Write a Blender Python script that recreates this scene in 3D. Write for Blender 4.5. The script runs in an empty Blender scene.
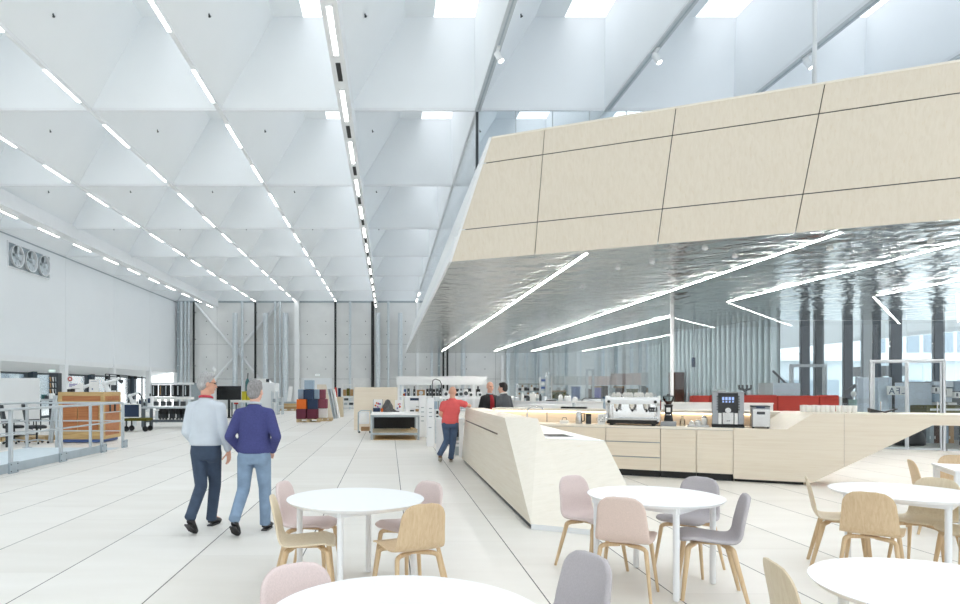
import bpy, bmesh, math, random
from mathutils import Vector, Matrix
S = bpy.context.scene
COL = S.collection
R = math.radians
rnd = random.Random(7)
# picture constants used only to work out where things stand on the ground
F, VX, VY, H = 660.0, 388.7, 387.4, 1.615
def gx(px, Y): return (px - VX) * Y / F
def gz(py, Y): return H - (py - VY) * Y / F
ORD = ['first', 'second', 'third', 'fourth', 'fifth', 'sixth', 'seventh', 'eighth', 'ninth', 'tenth', 'eleventh', 'twelfth',
       'thirteenth', 'fourteenth', 'fifteenth', 'sixteenth', 'seventeenth', 'eighteenth', 'nineteenth', 'twentieth',
       'twenty-first', 'twenty-second', 'twenty-third', 'twenty-fourth', 'twenty-fifth', 'twenty-sixth', 'twenty-seventh', 'twenty-eighth']

# ---------------------------------------------------------------- materials
def lin(c):
    o = []
    for v in c:
        v = v / 255.0
        o.append(v / 12.92 if v <= 0.04045 else ((v + 0.055) / 1.055) ** 2.4)
    return (o[0], o[1], o[2], 1.0)

MATS = {}
def pm(name, col, rough=0.5, metal=0.0, var=None, bump=None, coat=0.0, emit=None, stretch=(1, 1, 1), spec=0.5):
    """principled material; var=(scale, amount) mottles the colour, bump=(scale, strength) roughens the surface"""
    m = bpy.data.materials.new(name); m.use_nodes = True
    nt = m.node_tree; b = nt.nodes['Principled BSDF']
    b.inputs['Base Color'].default_value = lin(col)
    b.inputs['Roughness'].default_value = rough
    b.inputs['Metallic'].default_value = metal
    b.inputs['Specular IOR Level'].default_value = spec
    if coat: b.inputs['Coat Weight'].default_value = coat
    if emit:
        b.inputs['Emission Color'].default_value = lin(emit[0]); b.inputs['Emission Strength'].default_value = emit[1]
    tc = nt.nodes.new('ShaderNodeTexCoord'); mp = nt.nodes.new('ShaderNodeMapping')
    mp.inputs['Scale'].default_value = stretch
    nt.links.new(tc.outputs['Object'], mp.inputs['Vector'])
    if var is None: var = (6.0, 0.04)
    n = nt.nodes.new('ShaderNodeTexNoise'); n.inputs['Scale'].default_value = var[0]; n.inputs['Detail'].default_value = 4
    nt.links.new(mp.outputs['Vector'], n.inputs['Vector'])
    r = nt.nodes.new('ShaderNodeValToRGB')
    c = lin(col); a = var[1]
    r.color_ramp.elements[0].position = 0.3; r.color_ramp.elements[1].position = 0.7
    r.color_ramp.elements[0].color = (c[0] * (1 - a), c[1] * (1 - a), c[2] * (1 - a), 1)
    r.color_ramp.elements[1].color = (min(1, c[0] * (1 + a)), min(1, c[1] * (1 + a)), min(1, c[2] * (1 + a)), 1)
    nt.links.new(n.outputs['Fac'], r.inputs['Fac']); nt.links.new(r.outputs['Color'], b.inputs['Base Color'])
    if bump:
        n2 = nt.nodes.new('ShaderNodeTexNoise'); n2.inputs['Scale'].default_value = bump[0]; n2.inputs['Detail'].default_value = 3
        nt.links.new(mp.outputs['Vector'], n2.inputs['Vector'])
        bp = nt.nodes.new('ShaderNodeBump'); bp.inputs['Strength'].default_value = bump[1]; bp.inputs['Distance'].default_value = 0.02
        nt.links.new(n2.outputs['Fac'], bp.inputs['Height']); nt.links.new(bp.outputs['Normal'], b.inputs['Normal'])
    MATS[name] = m
    return m

def glass_mat(name, tint, refl=1.0):
    m = bpy.data.materials.new(name); m.use_nodes = True
    nt = m.node_tree; nt.nodes.clear()
    out = nt.nodes.new('ShaderNodeOutputMaterial'); mix = nt.nodes.new('ShaderNodeMixShader')
    tr = nt.nodes.new('ShaderNodeBsdfTransparent'); tr.inputs['Color'].default_value = tint
    gl = nt.nodes.new('ShaderNodeBsdfGlossy'); gl.inputs['Roughness'].default_value = 0.0
    gl.inputs['Color'].default_value = (1, 1, 1, 1)
    fr = nt.nodes.new('ShaderNodeFresnel'); fr.inputs['IOR'].default_value = 1.45
    mu = nt.nodes.new('ShaderNodeMath'); mu.operation = 'MULTIPLY'; mu.inputs[1].default_value = refl
    nt.links.new(fr.outputs[0], mu.inputs[0]); nt.links.new(mu.outputs[0], mix.inputs[0])
    nt.links.new(tr.outputs[0], mix.inputs[1]); nt.links.new(gl.outputs[0], mix.inputs[2])
    nt.links.new(mix.outputs[0], out.inputs['Surface'])
    MATS[name] = m
    return m

def wood_mat(name, col, dark, axis='z', rough=0.45, grain=1.0, fleck=0.5):
    """timber veneer, grain running along one object axis"""
    m = bpy.data.materials.new(name); m.use_nodes = True
    nt = m.node_tree; b = nt.nodes['Principled BSDF']; b.inputs['Roughness'].default_value = rough
    tc = nt.nodes.new('ShaderNodeTexCoord'); mp = nt.nodes.new('ShaderNodeMapping')
    st = {'x': (0.6, 14, 14), 'y': (14, 0.6, 14), 'z': (14, 14, 0.6)}[axis]
    mp.inputs['Scale'].default_value = tuple(v * grain for v in st)
    nt.links.new(tc.outputs['Object'], mp.inputs['Vector'])
    n = nt.nodes.new('ShaderNodeTexNoise'); n.inputs['Scale'].default_value = 1.6; n.inputs['Detail'].default_value = 6
    n.inputs['Distortion'].default_value = 0.8
    nt.links.new(mp.outputs['Vector'], n.inputs['Vector'])
    r = nt.nodes.new('ShaderNodeValToRGB')
    r.color_ramp.elements[0].position = 0.28; r.color_ramp.elements[1].position = 0.62
    r.color_ramp.elements[0].color = lin(dark); r.color_ramp.elements[1].color = lin(col)
    nt.links.new(n.outputs['Fac'], r.inputs['Fac'])
    n2 = nt.nodes.new('ShaderNodeTexNoise'); n2.inputs['Scale'].default_value = 3.2; n2.inputs['Detail'].default_value = 2
    nt.links.new(mp.outputs['Vector'], n2.inputs['Vector'])
    r2 = nt.nodes.new('ShaderNodeValToRGB'); r2.color_ramp.elements[0].position = 0.27; r2.color_ramp.elements[1].position = 0.36
    k = 1 - 0.25 * fleck
    r2.color_ramp.elements[0].color = (k, k * 0.97, k * 0.92, 1); r2.color_ramp.elements[1].color = (1, 1, 1, 1)
    nt.links.new(n2.outputs['Fac'], r2.inputs['Fac'])
    mx = nt.nodes.new('ShaderNodeMix'); mx.data_type = 'RGBA'; mx.blend_type = 'MULTIPLY'; mx.inputs[0].default_value = 1
    nt.links.new(r.outputs['Color'], mx.inputs[6]); nt.links.new(r2.outputs['Color'], mx.inputs[7])
    nt.links.new(mx.outputs[2], b.inputs['Base Color'])
    MATS[name] = m
    return m

def floor_mat():
    m = bpy.data.materials.new('floor_boards'); m.use_nodes = True
    nt = m.node_tree; N = nt.nodes.new; L = nt.links.new
    b = nt.nodes['Principled BSDF']; b.inputs['Roughness'].default_value = 0.42
    tc = N('ShaderNodeTexCoord'); sp = N('ShaderNodeSeparateXYZ'); L(tc.outputs['Object'], sp.inputs[0])
    def mth(op, a, bb=None, c=None):
        n = N('ShaderNodeMath'); n.operation = op
        for i, v in enumerate((a, bb, c)):
            if v is None: continue
            if isinstance(v, (int, float)): n.inputs[i].default_value = v
            else: L(v, n.inputs[i])
        return n.outputs[0]
    u = mth('DIVIDE', mth('SUBTRACT', sp.outputs['X'], 0.19), 1.015)
    fu = mth('FRACT', u); col = mth('FLOOR', u)
    near = mth('MINIMUM', fu, mth('SUBTRACT', 1.0, fu))
    line = mth('LESS_THAN', near, 0.0052)
    off = mth('FRACT', mth('MULTIPLY', col, 0.377))
    w = mth('ADD', mth('DIVIDE', sp.outputs['Y'], 2.3), off)
    fw = mth('FRACT', w)
    nw = mth('MINIMUM', fw, mth('SUBTRACT', 1.0, fw))
    cross = mth('LESS_THAN', nw, 0.0016)
    # tone of each slab
    cell = N('ShaderNodeCombineXYZ'); L(col, cell.inputs[0]); L(mth('FLOOR', w), cell.inputs[1])
    wn = N('ShaderNodeTexWhiteNoise'); L(cell.outputs[0], wn.inputs['Vector'])
    ns = N('ShaderNodeTexNoise'); ns.inputs['Scale'].default_value = 1.3; ns.inputs['Detail'].default_value = 6
    mp = N('ShaderNodeMapping'); mp.inputs['Scale'].default_value = (0.5, 2.2, 1); L(tc.outputs['Object'], mp.inputs['Vector']); L(mp.outputs['Vector'], ns.inputs['Vector'])
    t = mth('ADD', mth('MULTIPLY', wn.outputs['Value'], 0.35), mth('MULTIPLY', ns.outputs['Fac'], 0.65))
    r = N('ShaderNodeValToRGB'); r.color_ramp.elements[0].position = 0.15; r.color_ramp.elements[1].position = 0.85
    r.color_ramp.elements[0].color = lin((216, 212, 204)); r.color_ramp.elements[1].color = lin((233, 231, 226))
    L(t, r.inputs['Fac'])
    m1 = N('ShaderNodeMix'); m1.data_type = 'RGBA'; L(mth('MULTIPLY', cross, 0.22), m1.inputs[0]); L(r.outputs['Color'], m1.inputs[6]); m1.inputs[7].default_value = lin((120, 112, 102))
    m2 = N('ShaderNodeMix'); m2.data_type = 'RGBA'; L(line, m2.inputs[0]); L(m1.outputs[2], m2.inputs[6]); m2.inputs[7].default_value = lin((38, 40, 42))
    L(m2.outputs[2], b.inputs['Base Color'])
    # little fixing points, two rows in each slab
    MATS['floor'] = m
    return m

def soffit_mat():
    m = bpy.data.materials.new('rippled_steel'); m.use_nodes = True
    nt = m.node_tree; N = nt.nodes.new; L = nt.links.new
    b = nt.nodes['Principled BSDF']
    b.inputs['Base Color'].default_value = lin((208, 209, 207)); b.inputs['Metallic'].default_value = 1.0; b.inputs['Roughness'].default_value = 0.16
    tc = N('ShaderNodeTexCoord'); mp = N('ShaderNodeMapping'); mp.inputs['Scale'].default_value = (1.0, 1.0, 1.0)
    mp.inputs['Rotation'].default_value = (0, 0, R(25))
    L(tc.outputs['Object'], mp.inputs['Vector'])
    n = N('ShaderNodeTexNoise'); n.inputs['Scale'].default_value = 3.0; n.inputs['Detail'].default_value = 1.5; n.inputs['Distortion'].default_value = 0.6
    L(mp.outputs['Vector'], n.inputs['Vector'])
    v = N('ShaderNodeTexVoronoi'); v.inputs['Scale'].default_value = 2.1; v.feature = 'SMOOTH_F1'
    L(mp.outputs['Vector'], v.inputs['Vector'])
    ad = N('ShaderNodeMath'); ad.operation = 'ADD'; L(n.outputs['Fac'], ad.inputs[0])
    mu = N('ShaderNodeMath'); mu.operation = 'MULTIPLY'; mu.inputs[1].default_value = 0.9; L(v.outputs['Distance'], mu.inputs[0]); L(mu.outputs[0], ad.inputs[1])
    bp = N('ShaderNodeBump'); bp.inputs['Strength'].default_value = 0.55; bp.inputs['Distance'].default_value = 0.06
    L(ad.outputs[0], bp.inputs['Height']); L(bp.outputs['Normal'], b.inputs['Normal'])
    MATS['soffit'] = m
    return m

WHITE = pm('white_paint', (236, 238, 239), 0.6, var=(2, 0.01))
CEIL = pm('ceiling_panel', (238, 241, 243), 0.7, var=(0.8, 0.012))
WALLW = pm('wall_white', (236, 239, 241), 0.65, var=(0.6, 0.012))
CONC = pm('concrete', (228, 229, 228), 0.75, var=(0.9, 0.05), bump=(30, 0.06))
JOINT = pm('joint_dark', (92, 96, 98), 0.8)
FLOOR = floor_mat()
SOFF = soffit_mat()
PLYV = wood_mat('birch_ply_upright', (225, 215, 199), (219, 208, 190), 'z', fleck=0.1)
PLYH = wood_mat('birch_ply_level', (232, 221, 203), (226, 213, 193), 'x', fleck=0.25)
PLYY = wood_mat('birch_ply_long', (232, 222, 205), (226, 214, 195), 'y', fleck=0.2)
PLYW = wood_mat('whitened_ply', (238, 231, 218), (233, 226, 212), 'x', fleck=0.1)
OAK = wood_mat('oak_veneer', (214, 190, 156), (202, 174, 138), 'z', grain=3.0, fleck=0.2)
OAKPALE = wood_mat('pale_oak_veneer', (218, 204, 178), (208, 191, 162), 'z', grain=3.0, fleck=0.2)
OAKLEG = wood_mat('oak_leg', (212, 186, 150), (198, 168, 128), 'z', grain=2.0, fleck=0.2)
PINK = pm('rose_fabric', (216, 200, 197), 0.95, var=(260, 0.07), bump=(400, 0.15), stretch=(1, 1, 0.4), spec=0.1)
PINKWARM = pm('blush_fabric', (218, 198, 188), 0.95, var=(260, 0.07), bump=(400, 0.15), stretch=(1, 1, 0.4), spec=0.1)
GREYF = pm('mauve_grey_fabric', (184, 179, 182), 0.95, var=(260, 0.07), bump=(400, 0.15), stretch=(1, 1, 0.4), spec=0.1)
LAMIN = pm('white_laminate', (244, 246, 248), 0.35, var=(3, 0.008))
WMETAL = pm('white_metal', (232, 234, 236), 0.4, var=(5, 0.015))
GALV = pm('galvanised_steel', (210, 217, 221), 0.45, 0.3, var=(9, 0.07))
GALVD = pm('galvanised_pipe_dull', (166, 176, 181), 0.5, 0.3, var=(9, 0.07))
RAILM = pm('grey_railing_paint', (188, 194, 198), 0.5, 0.2, var=(6, 0.04))
RAILBASE = pm('railing_kick_plate', (166, 178, 186), 0.5, 0.25, var=(3, 0.08))
BLACK = pm('black_matt', (26, 28, 30), 0.6, var=(8, 0.15))
BLACKG = pm('black_gloss', (18, 22, 23), 0.2, var=(4, 0.1))
CHAR = pm('charcoal', (58, 63, 67), 0.6, var=(8, 0.1))
DARKST = pm('dark_steel', (96, 104, 110), 0.55, 0.3, var=(5, 0.06))
COLDK = pm('slate_column_paint', (66, 80, 92), 0.6, var=(3, 0.05))
STEEL = pm('stainless', (196, 196, 194), 0.25, 0.9, var=(12, 0.04))
STEELD = pm('brushed_steel', (150, 153, 156), 0.35, 0.85, var=(12, 0.05))
CHROME = pm('chrome', (214, 214, 212), 0.12, 1.0, var=(8, 0.03))
RED = pm('brick_red_fabric', (144, 58, 52), 0.95, var=(60, 0.12), spec=0.1)
TRACK = pm('grey_track', (196, 200, 202), 0.5, 0.2, var=(5, 0.04))
LAMP = pm('lamp_diffuser', (255, 255, 255), 0.6, emit=((255, 253, 248), 14.0))
LAMPG = pm('light_line_diffuser', (255, 255, 255), 0.6, emit=((255, 253, 248), 150.0))
LED = pm('warm_led', (255, 240, 220), 0.6, emit=((255, 226, 190), 7.0))
GREENSIGN = pm('lit_exit_sign', (235, 250, 245), 0.5, emit=((225, 250, 243), 0.6))
GLASS = glass_mat('clear_glass', (0.955, 0.975, 0.98, 1), 0.8)
GLASSR = glass_mat('reflecting_glass', (0.955, 0.98, 0.99, 1), 0.8)
GLASSB = glass_mat('blue_tint_glass', (0.93, 0.965, 0.98, 1), 0.4)
SKYG = glass_mat('skylight_glass', (0.97, 0.985, 1, 1), 0.6)
BOTTLEG = glass_mat('bottle_glass', (0.86, 0.9, 0.9, 1), 1.0)
CORR = pm('corrugated_sheet', (196, 206, 208), 0.35, 0.5, var=(3, 0.05))
BRDB = pm('blue_grey_felt', (204, 215, 226), 0.9, var=(9, 0.08), spec=0.1)
BRDB2 = pm('pale_blue_felt', (216, 225, 234), 0.9, var=(9, 0.06), spec=0.1)
OLIVE = pm('olive_fabric', (92, 88, 40), 0.9, var=(40, 0.1), spec=0.1)
BROWN = wood_mat('brown_board', (184, 120, 72), (164, 100, 58), 'x', grain=0.7)
BROWND = wood_mat('dark_brown_wood', (84, 56, 42), (62, 40, 30), 'z', grain=0.7)
OSB = wood_mat('chipboard', (206, 176, 122), (176, 140, 88), 'x', grain=1.5, fleck=1)
PALLET = wood_mat('pallet_wood', (206, 184, 144), (176, 150, 108), 'x', grain=1)
CARD = pm('cardboard', (168, 134, 94), 0.85, var=(10, 0.08))
ORANGE = pm('orange_felt', (214, 108, 52), 0.9, var=(30, 0.06), spec=0.1)
NAVYC = pm('navy_felt', (54, 66, 88), 0.9, var=(30, 0.08), spec=0.1)
BURG = pm('burgundy_felt', (104, 54, 68), 0.9, var=(30, 0.08), spec=0.1)
ROSEF = pm('dusty_rose_felt', (150, 88, 102), 0.9, var=(30, 0.08), spec=0.1)
LBLUE = pm('light_blue_felt', (160, 178, 194), 0.9, var=(30, 0.06), spec=0.1)
YELLOW = pm('yellow_plastic', (206, 194, 52), 0.5)
TEAL = pm('teal_plastic', (52, 104, 106), 0.5)
BLUEP = pm('blue_plastic', (70, 96, 150), 0.5)
SCREEN = pm('touch_screen', (20, 22, 26), 0.15)
ICON = pm('screen_icons', (150, 170, 215), 0.4, emit=((140, 165, 220), 0.8))
ROCK = pm('graphite_clay', (92, 92, 92), 0.9, var=(30, 0.3), bump=(18, 0.9))
PAPER = pm('paper', (238, 238, 236), 0.8)
MAGENTA = pm('magenta_ink', (196, 90, 150), 0.7)
VIOLET = pm('violet_ink', (120, 110, 176), 0.7)
REDP = pm('red_paint', (186, 56, 48), 0.6)
INKB = pm('sign_ink', (70, 92, 120), 0.7)
PORC = pm('porcelain', (240, 238, 232), 0.3, var=(4, 0.01))
OUTW = pm('outdoor_render', (206, 214, 218), 0.8, var=(0.5, 0.03))
OUTG = pm('outdoor_cladding', (176, 188, 194), 0.8, var=(0.5, 0.05))
OUTD = pm('outdoor_window', (128, 146, 158), 0.3, var=(0.6, 0.15))
GRND = pm('outdoor_paving', (204, 206, 205), 0.85, var=(0.4, 0.05))

# ---------------------------------------------------------------- mesh builder
class MB:
    def __init__(self): self.bm = bmesh.new()
    def _add(self, verts, faces):
        vs = [self.bm.verts.new(v) for v in verts]
        for f in faces:
            try: self.bm.faces.new([vs[i] for i in f])
            except ValueError: pass
        return self
    def hexa(self, b, t):
        return self._add(list(b) + list(t), [(3, 2, 1, 0), (4, 5, 6, 7), (0, 1, 5, 4), (1, 2, 6, 5), (2, 3, 7, 6), (3, 0, 4, 7)])
    def box(self, x0, x1, y0, y1, z0, z1):
        return self.hexa([(x0, y0, z0), (x1, y0, z0), (x1, y1, z0), (x0, y1, z0)], [(x0, y0, z1), (x1, y0, z1), (x1, y1, z1), (x0, y1, z1)])
    def cbox(self, c, s, rz=0, rx=0, ry=0):
        M = Matrix.Translation(c) @ Matrix.Rotation(rz, 4, 'Z') @ Matrix.Rotation(ry, 4, 'Y') @ Matrix.Rotation(rx, 4, 'X')
        a, b, d = s[0] / 2, s[1] / 2, s[2] / 2
        P = [(-a, -b, -d), (a, -b, -d), (a, b, -d), (-a, b, -d), (-a, -b, d), (a, -b, d), (a, b, d), (-a, b, d)]
        P = [M @ Vector(p) for p in P]
        return self.hexa(P[:4], P[4:])
    def wall(self, p0, p1, t, z0, z1):
        """upright slab between two plan points"""
        a, b = Vector(p0), Vector(p1); d = (b - a).normalized(); n = Vector((-d.y, d.x)) * t / 2
        q = [a - n, b - n, b + n, a + n]
        return self.hexa([(v.x, v.y, z0) for v in q], [(v.x, v.y, z1) for v in q])
    def prism(self, pts, z0, z1):
        n = len(pts)
        return self._add([(p[0], p[1], z0) for p in pts] + [(p[0], p[1], z1) for p in pts],
                         [tuple(range(n - 1, -1, -1)), tuple(range(n, 2 * n))] + [(i, (i + 1) % n, n + (i + 1) % n, n + i) for i in range(n)])
    def extr(self, pts, vec):
        n = len(pts); v = Vector(vec); P = [Vector(p) for p in pts]
        return self._add(P + [p + v for p in P],
                         [tuple(range(n - 1, -1, -1)), tuple(range(n, 2 * n))] + [(i, (i + 1) % n, n + (i + 1) % n, n + i) for i in range(n)])
    def ring(self, c, ax, ay, n): return [c + ax * math.cos(2 * math.pi * i / n) + ay * math.sin(2 * math.pi * i / n) for i in range(n)]
    def skin(self, rings, cap=True):
        n = len(rings[0]); vs = []; fs = []
        for r in rings: vs += r
        for k in range(len(rings) - 1):
            for i in range(n):
                j = (i + 1) % n
                fs.append((k * n + i, k * n + j, (k + 1) * n + j, (k + 1) * n + i))
        if cap:
            fs.append(tuple(range(n - 1, -1, -1))); m = (len(rings) - 1) * n; fs.append(tuple(range(m, m + n)))
        return self._add(vs, fs)
    def tube(self, pts, r, n=10, flat=1.0):
        P = [Vector(p) for p in pts]; m = len(P)
        rs = r if isinstance(r, (list, tuple)) else [r] * m
        up = None; rings = []
        for i in range(m):
            t = (P[min(i + 1, m - 1)] - P[max(i - 1, 0)]).normalized()
            if up is None:
                up = Vector((0, 0, 1)) if abs(t.z) < 0.9 else Vector((1, 0, 0))
            a = t.cross(up).normalized(); b = a.cross(t).normalized(); up = b
            rings.append(self.ring(P[i], a * rs[i] * flat, b * rs[i], n))
        return self.skin(rings)
    def cyl(self, p0, p1, r0, r1=None, n=16): return self.tube([p0, p1], [r0, r0 if r1 is None else r1], n)
    def lathe(self, prof, c=(0, 0, 0), n=24):
        c = Vector(c); rings = [self.ring(c + Vector((0, 0, z)), Vector((max(r, 1e-4), 0, 0)), Vector((0, max(r, 1e-4), 0)), n) for r, z in prof]
        return self.skin(rings)
    def ell(self, c, r, M=None, n=16, k=10):
        c = Vector(c); rings = []
        for i in range(k + 1):
            a = math.pi * (i / k) - math.pi / 2
            rr = max(math.cos(a), 0.02)
            ring = []
            for j in range(n):
                b = 2 * math.pi * j / n
                v = Vector((r[0] * rr * math.cos(b), r[1] * rr * math.sin(b), r[2] * math.sin(a)))
                ring.append(c + ((M @ v) if M else v))
            rings.append(ring)
        return self.skin(rings)
    def caps(self, p0, p1, r0, r1, n=14):
        """tapered capsule"""
        self.cyl(p0, p1, r0, r1, n)
        self.ell(p0, (r0,) * 3, n=n, k=8); return self.ell(p1, (r1,) * 3, n=n, k=8)
    def loft(self, secs, n=24, pw=2.4):
        """level oval sections (x, y, z, half width, half depth)"""
        rings = []
        for (x, y, z, rx, ry) in secs:
            ring = []
            for i in range(n):
                a = 2 * math.pi * i / n; ca, sa = math.cos(a), math.sin(a)
                ring.append(Vector((x + rx * math.copysign(abs(ca) ** (2 / pw), ca), y + ry * math.copysign(abs(sa) ** (2 / pw), sa), z)))
            rings.append(ring)
        return self.skin(rings)
    def build(self, name, mat, parent=None, smooth=None, bevel=0.0, local=True, seg=2):
        """link as one mesh object; local=False means the points are room coordinates although there is a parent"""
        bmesh.ops.recalc_face_normals(self.bm, faces=self.bm.faces)
        if parent is not None and not local:
            M = Matrix(); p = parent
            while p is not None: M = p.matrix_basis @ M; p = p.parent
            bmesh.ops.transform(self.bm, matrix=M.inverted(), verts=self.bm.verts)
        me = bpy.data.meshes.new(name); self.bm.to_mesh(me); self.bm.free()
        if isinstance(mat, (list, tuple)):
            for q in mat: me.materials.append(q)
        else: me.materials.append(mat)
        if smooth:
            me.shade_smooth()
            me.set_sharp_from_angle(angle=R(smooth))
        o = bpy.data.objects.new(name, me); COL.objects.link(o)
        if parent is not None: o.parent = parent
        if bevel:
            md = o.modifiers.new('bevel', 'BEVEL'); md.width = bevel; md.segments = seg; md.limit_method = 'ANGLE'; md.angle_limit = R(40)
        return o

def tag(o, label=None, cat=None, group=None, kind=None):
    if label: o['label'] = label
    if cat: o['category'] = cat
    if group: o['group'] = group
    if kind: o['kind'] = kind
    return o
def thing(name, label, cat, loc=(0, 0, 0), rz=0.0, group=None):
    o = bpy.data.objects.new(name, None); COL.objects.link(o)
    o.empty_display_size = 0.1; o.location = loc; o.rotation_euler = (0, 0, rz)
    return tag(o, label, cat, group)
def struct(o, label=None):
    o['kind'] = 'structure'
    if label: o['label'] = label
    return o
def copy_tree(o, parent=None):
    c = o.copy(); COL.objects.link(c)
    if parent is not None: c.parent = parent
    for ch in list(o.children): copy_tree(ch, c)
    return c
def dup(o, loc, rz, label, group=None):
    c = copy_tree(o); c.location = loc; c.rotation_euler = (0, 0, rz); c['label'] = label
    if group: c['group'] = group
    return c
def fuse(mb, name, mat, parent, voxel=0.01, it=4, fac=0.5):
    """melt overlapping forms into one closed skin"""
    o = mb.build(name, mat, None)
    r = o.modifiers.new('remesh', 'REMESH'); r.mode = 'VOXEL'; r.voxel_size = voxel; r.use_smooth_shade = True
    s = o.modifiers.new('smooth', 'SMOOTH'); s.iterations = it; s.factor = fac
    dg = bpy.context.evaluated_depsgraph_get()
    me = bpy.data.meshes.new_from_object(o.evaluated_get(dg))
    o.modifiers.clear(); o.data = me; me.name = name
    me.shade_smooth()
    o.parent = parent
    return o
# ---------------------------------------------------------------- the hall
ZC = 8.115                       # underside of the ceiling ribs
XG = [-15.94 + 3.0 * k for k in range(0, 14)]          # long ribs, every 3 m
YG = [15.38 + 5.73 * k for k in range(-4, 7)]           # cross ribs
XL, XR, YB, YF = -15.94, 24.06, 49.76, -7.54

m = MB(); m.box(-19.5, 30, YF - 1, YB + 0.2, -0.25, 0.0)
struct(m.build('floor', FLOOR), 'pale slab floor with long dark joints')

# coffered shed roof: every bay is a leaning hood with a skylight at its top
m = MB(); nsky = 0
K = 2.0
for i in range(len(XG) - 1):
    for j in range(len(YG) - 1):
        x0, x1, y0, y1 = XG[i], XG[i + 1], YG[j], YG[j + 1]
        a0, a1, b0, b1 = x0 + 0.05, x1 - 0.05, y0 + 0.04, y1 - 0.04
        t0, t1, s0, s1 = x0 + 1.30, x1 - 0.09, y0 + 0.30, y1 - 0.24
        zb, zt, g = ZC, ZC + K, x0 + 1.98
        A = [(a0, b0, zb), (a1, b0, zb), (a1, b1, zb), (a0, b1, zb)]
        T = [(t0, s0, zt), (t1, s0, zt), (t1, s1, zt), (t0, s1, zt)]
        O = [(x0, y0, zb), (x1, y0, zb), (x1, y1, zb), (x0, y1, zb)]
        vs = A + T + O + [(g, s0, zt), (g, s1, zt)]
        fs = [(0, 1, 5, 4), (1, 2, 6, 5), (2, 3, 7, 6), (3, 0, 4, 7), (8, 9, 1, 0), (9, 10, 2, 1), (10, 11, 3, 2), (11, 8, 0, 3), (4, 12, 13, 7)]
        m._add(vs, fs)
bmesh.ops.remove_doubles(m.bm, verts=m.bm.verts, dist=0.001)
struct(m.build('ceiling', CEIL), 'white coffered shed ceiling with skylights')
nw = 0
for i in range(len(XG) - 1):
    for j in range(len(YG) - 1):
        if YG[j] < 1: continue
        x0, x1, y0, y1 = XG[i], XG[i + 1], YG[j], YG[j + 1]
        nw += 1
        m = MB(); m.box(x0 + 1.98, x1 - 0.09, y0 + 0.30, y1 - 0.24, ZC + K, ZC + K + 0.02)
        struct(m.build('window_%d' % nw, SKYG))
# the ribs themselves, as slim webs standing down a little
m = MB()
for y in YG: m.box(XL, XR, y - 0.035, y + 0.035, ZC - 0.06, ZC + 0.01)
struct(m.build('ceiling_beam', WMETAL), 'white cross ribs of the ceiling')
m = MB()
for x in XG: m.box(x - 0.045, x + 0.045, YF, YB, ZC - 0.075, ZC + 0.01)
struct(m.build('ceiling_beam', WMETAL), 'white long ribs of the ceiling')
for x, wd, lab in ((XG[5], 0.28, 'deep white main beam with lamps and dark slots'), (XG[1], 0.50, 'deep white main beam along the left side')):
    m = MB(); m.box(x - wd / 2, x + wd / 2, YF, YB - 0.6, ZC - 0.5, ZC + 0.02)
    b = struct(m.build('ceiling_beam', WMETAL, bevel=0.012), lab)
XM = {5: ZC - 0.5, 1: ZC - 0.5}

# strip lamps under the long ribs, two to a bay
lampmesh = {}
def strip_lamp(x, yc, z, ln, wd, label):
    t = thing('ceiling_lamp', label, 'lamp', (x, yc, z + .004), 0, 'strip lamps under the long ceiling ribs')
    key = (ln, wd)
    if key not in lampmesh:
        a = MB(); a.box(-wd / 2 - 0.02, wd / 2 + 0.02, -ln / 2 - 0.02, ln / 2 + 0.02, -0.03, 0.0)
        h = a.build('lamp_housing', WMETAL, t)
        a = MB(); a.box(-wd / 2, wd / 2, -ln / 2, ln / 2, -0.042, -0.031)
        d = a.build('diffuser', LAMP, t)
        lampmesh[key] = (h.data, d.data)
    else:
        for nm, me in zip(('lamp_housing', 'diffuser'), lampmesh[key]):
            o = bpy.data.objects.new(nm, me); COL.objects.link(o); o.parent = t
names = {1: 'left main beam', 2: 'second ceiling rib right of the left main beam', 3: 'third ceiling rib', 4: 'ceiling rib left of the slotted main beam', 5: 'slotted main beam'}
names[2] = 'rib beside the left main beam'; names[3] = 'rib midway between both main beams'; names[4] = 'rib left of the slotted beam'
names[0] = 'rib against the left wall'
for i in (1, 2, 3, 4, 5):
    n = 0; ys = []
    for j in range(len(YG) - 1):
        for dy in (1.46, 4.40):
            y = YG[j] + dy
            if y > 5.5 and y < YB - 1: ys.append(y)
    ys.sort(reverse=True)
    for k, y in enumerate(ys):
        strip_lamp(XG[i] - (0.2 if i == 1 else 0), y, (ZC - 0.5 if i in XM else ZC - 0.075), 1.5, 0.07 if i in XM else 0.055,
                   'white strip lamp under the %s, %s from the back wall' % (names[i], ORD[k]))
    if i == 5:
        for k, y in enumerate(ys):
            m = MB(); m.box(XG[5] - 0.045, XG[5] + 0.045, y + 1.09, y + 1.82, ZC - 0.506, ZC - 0.499)
            tag(m.build('air_vent', BLACK), 'narrow black slot in the main beam before its %s lamp from the back wall' % ORD[k], 'vent', 'dark slots of the main beam')
# last lamps on the rib that meets the glazed gallery
for k, y in enumerate((YB - 1.4, YB - 4.4)):
    strip_lamp(XG[6], y, ZC - 0.075, 1.5, 0.07, ('white strip lamp at the back wall end of the rib beside the gallery', 'second white strip lamp from the back wall, rib beside the gallery')[k])
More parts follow.
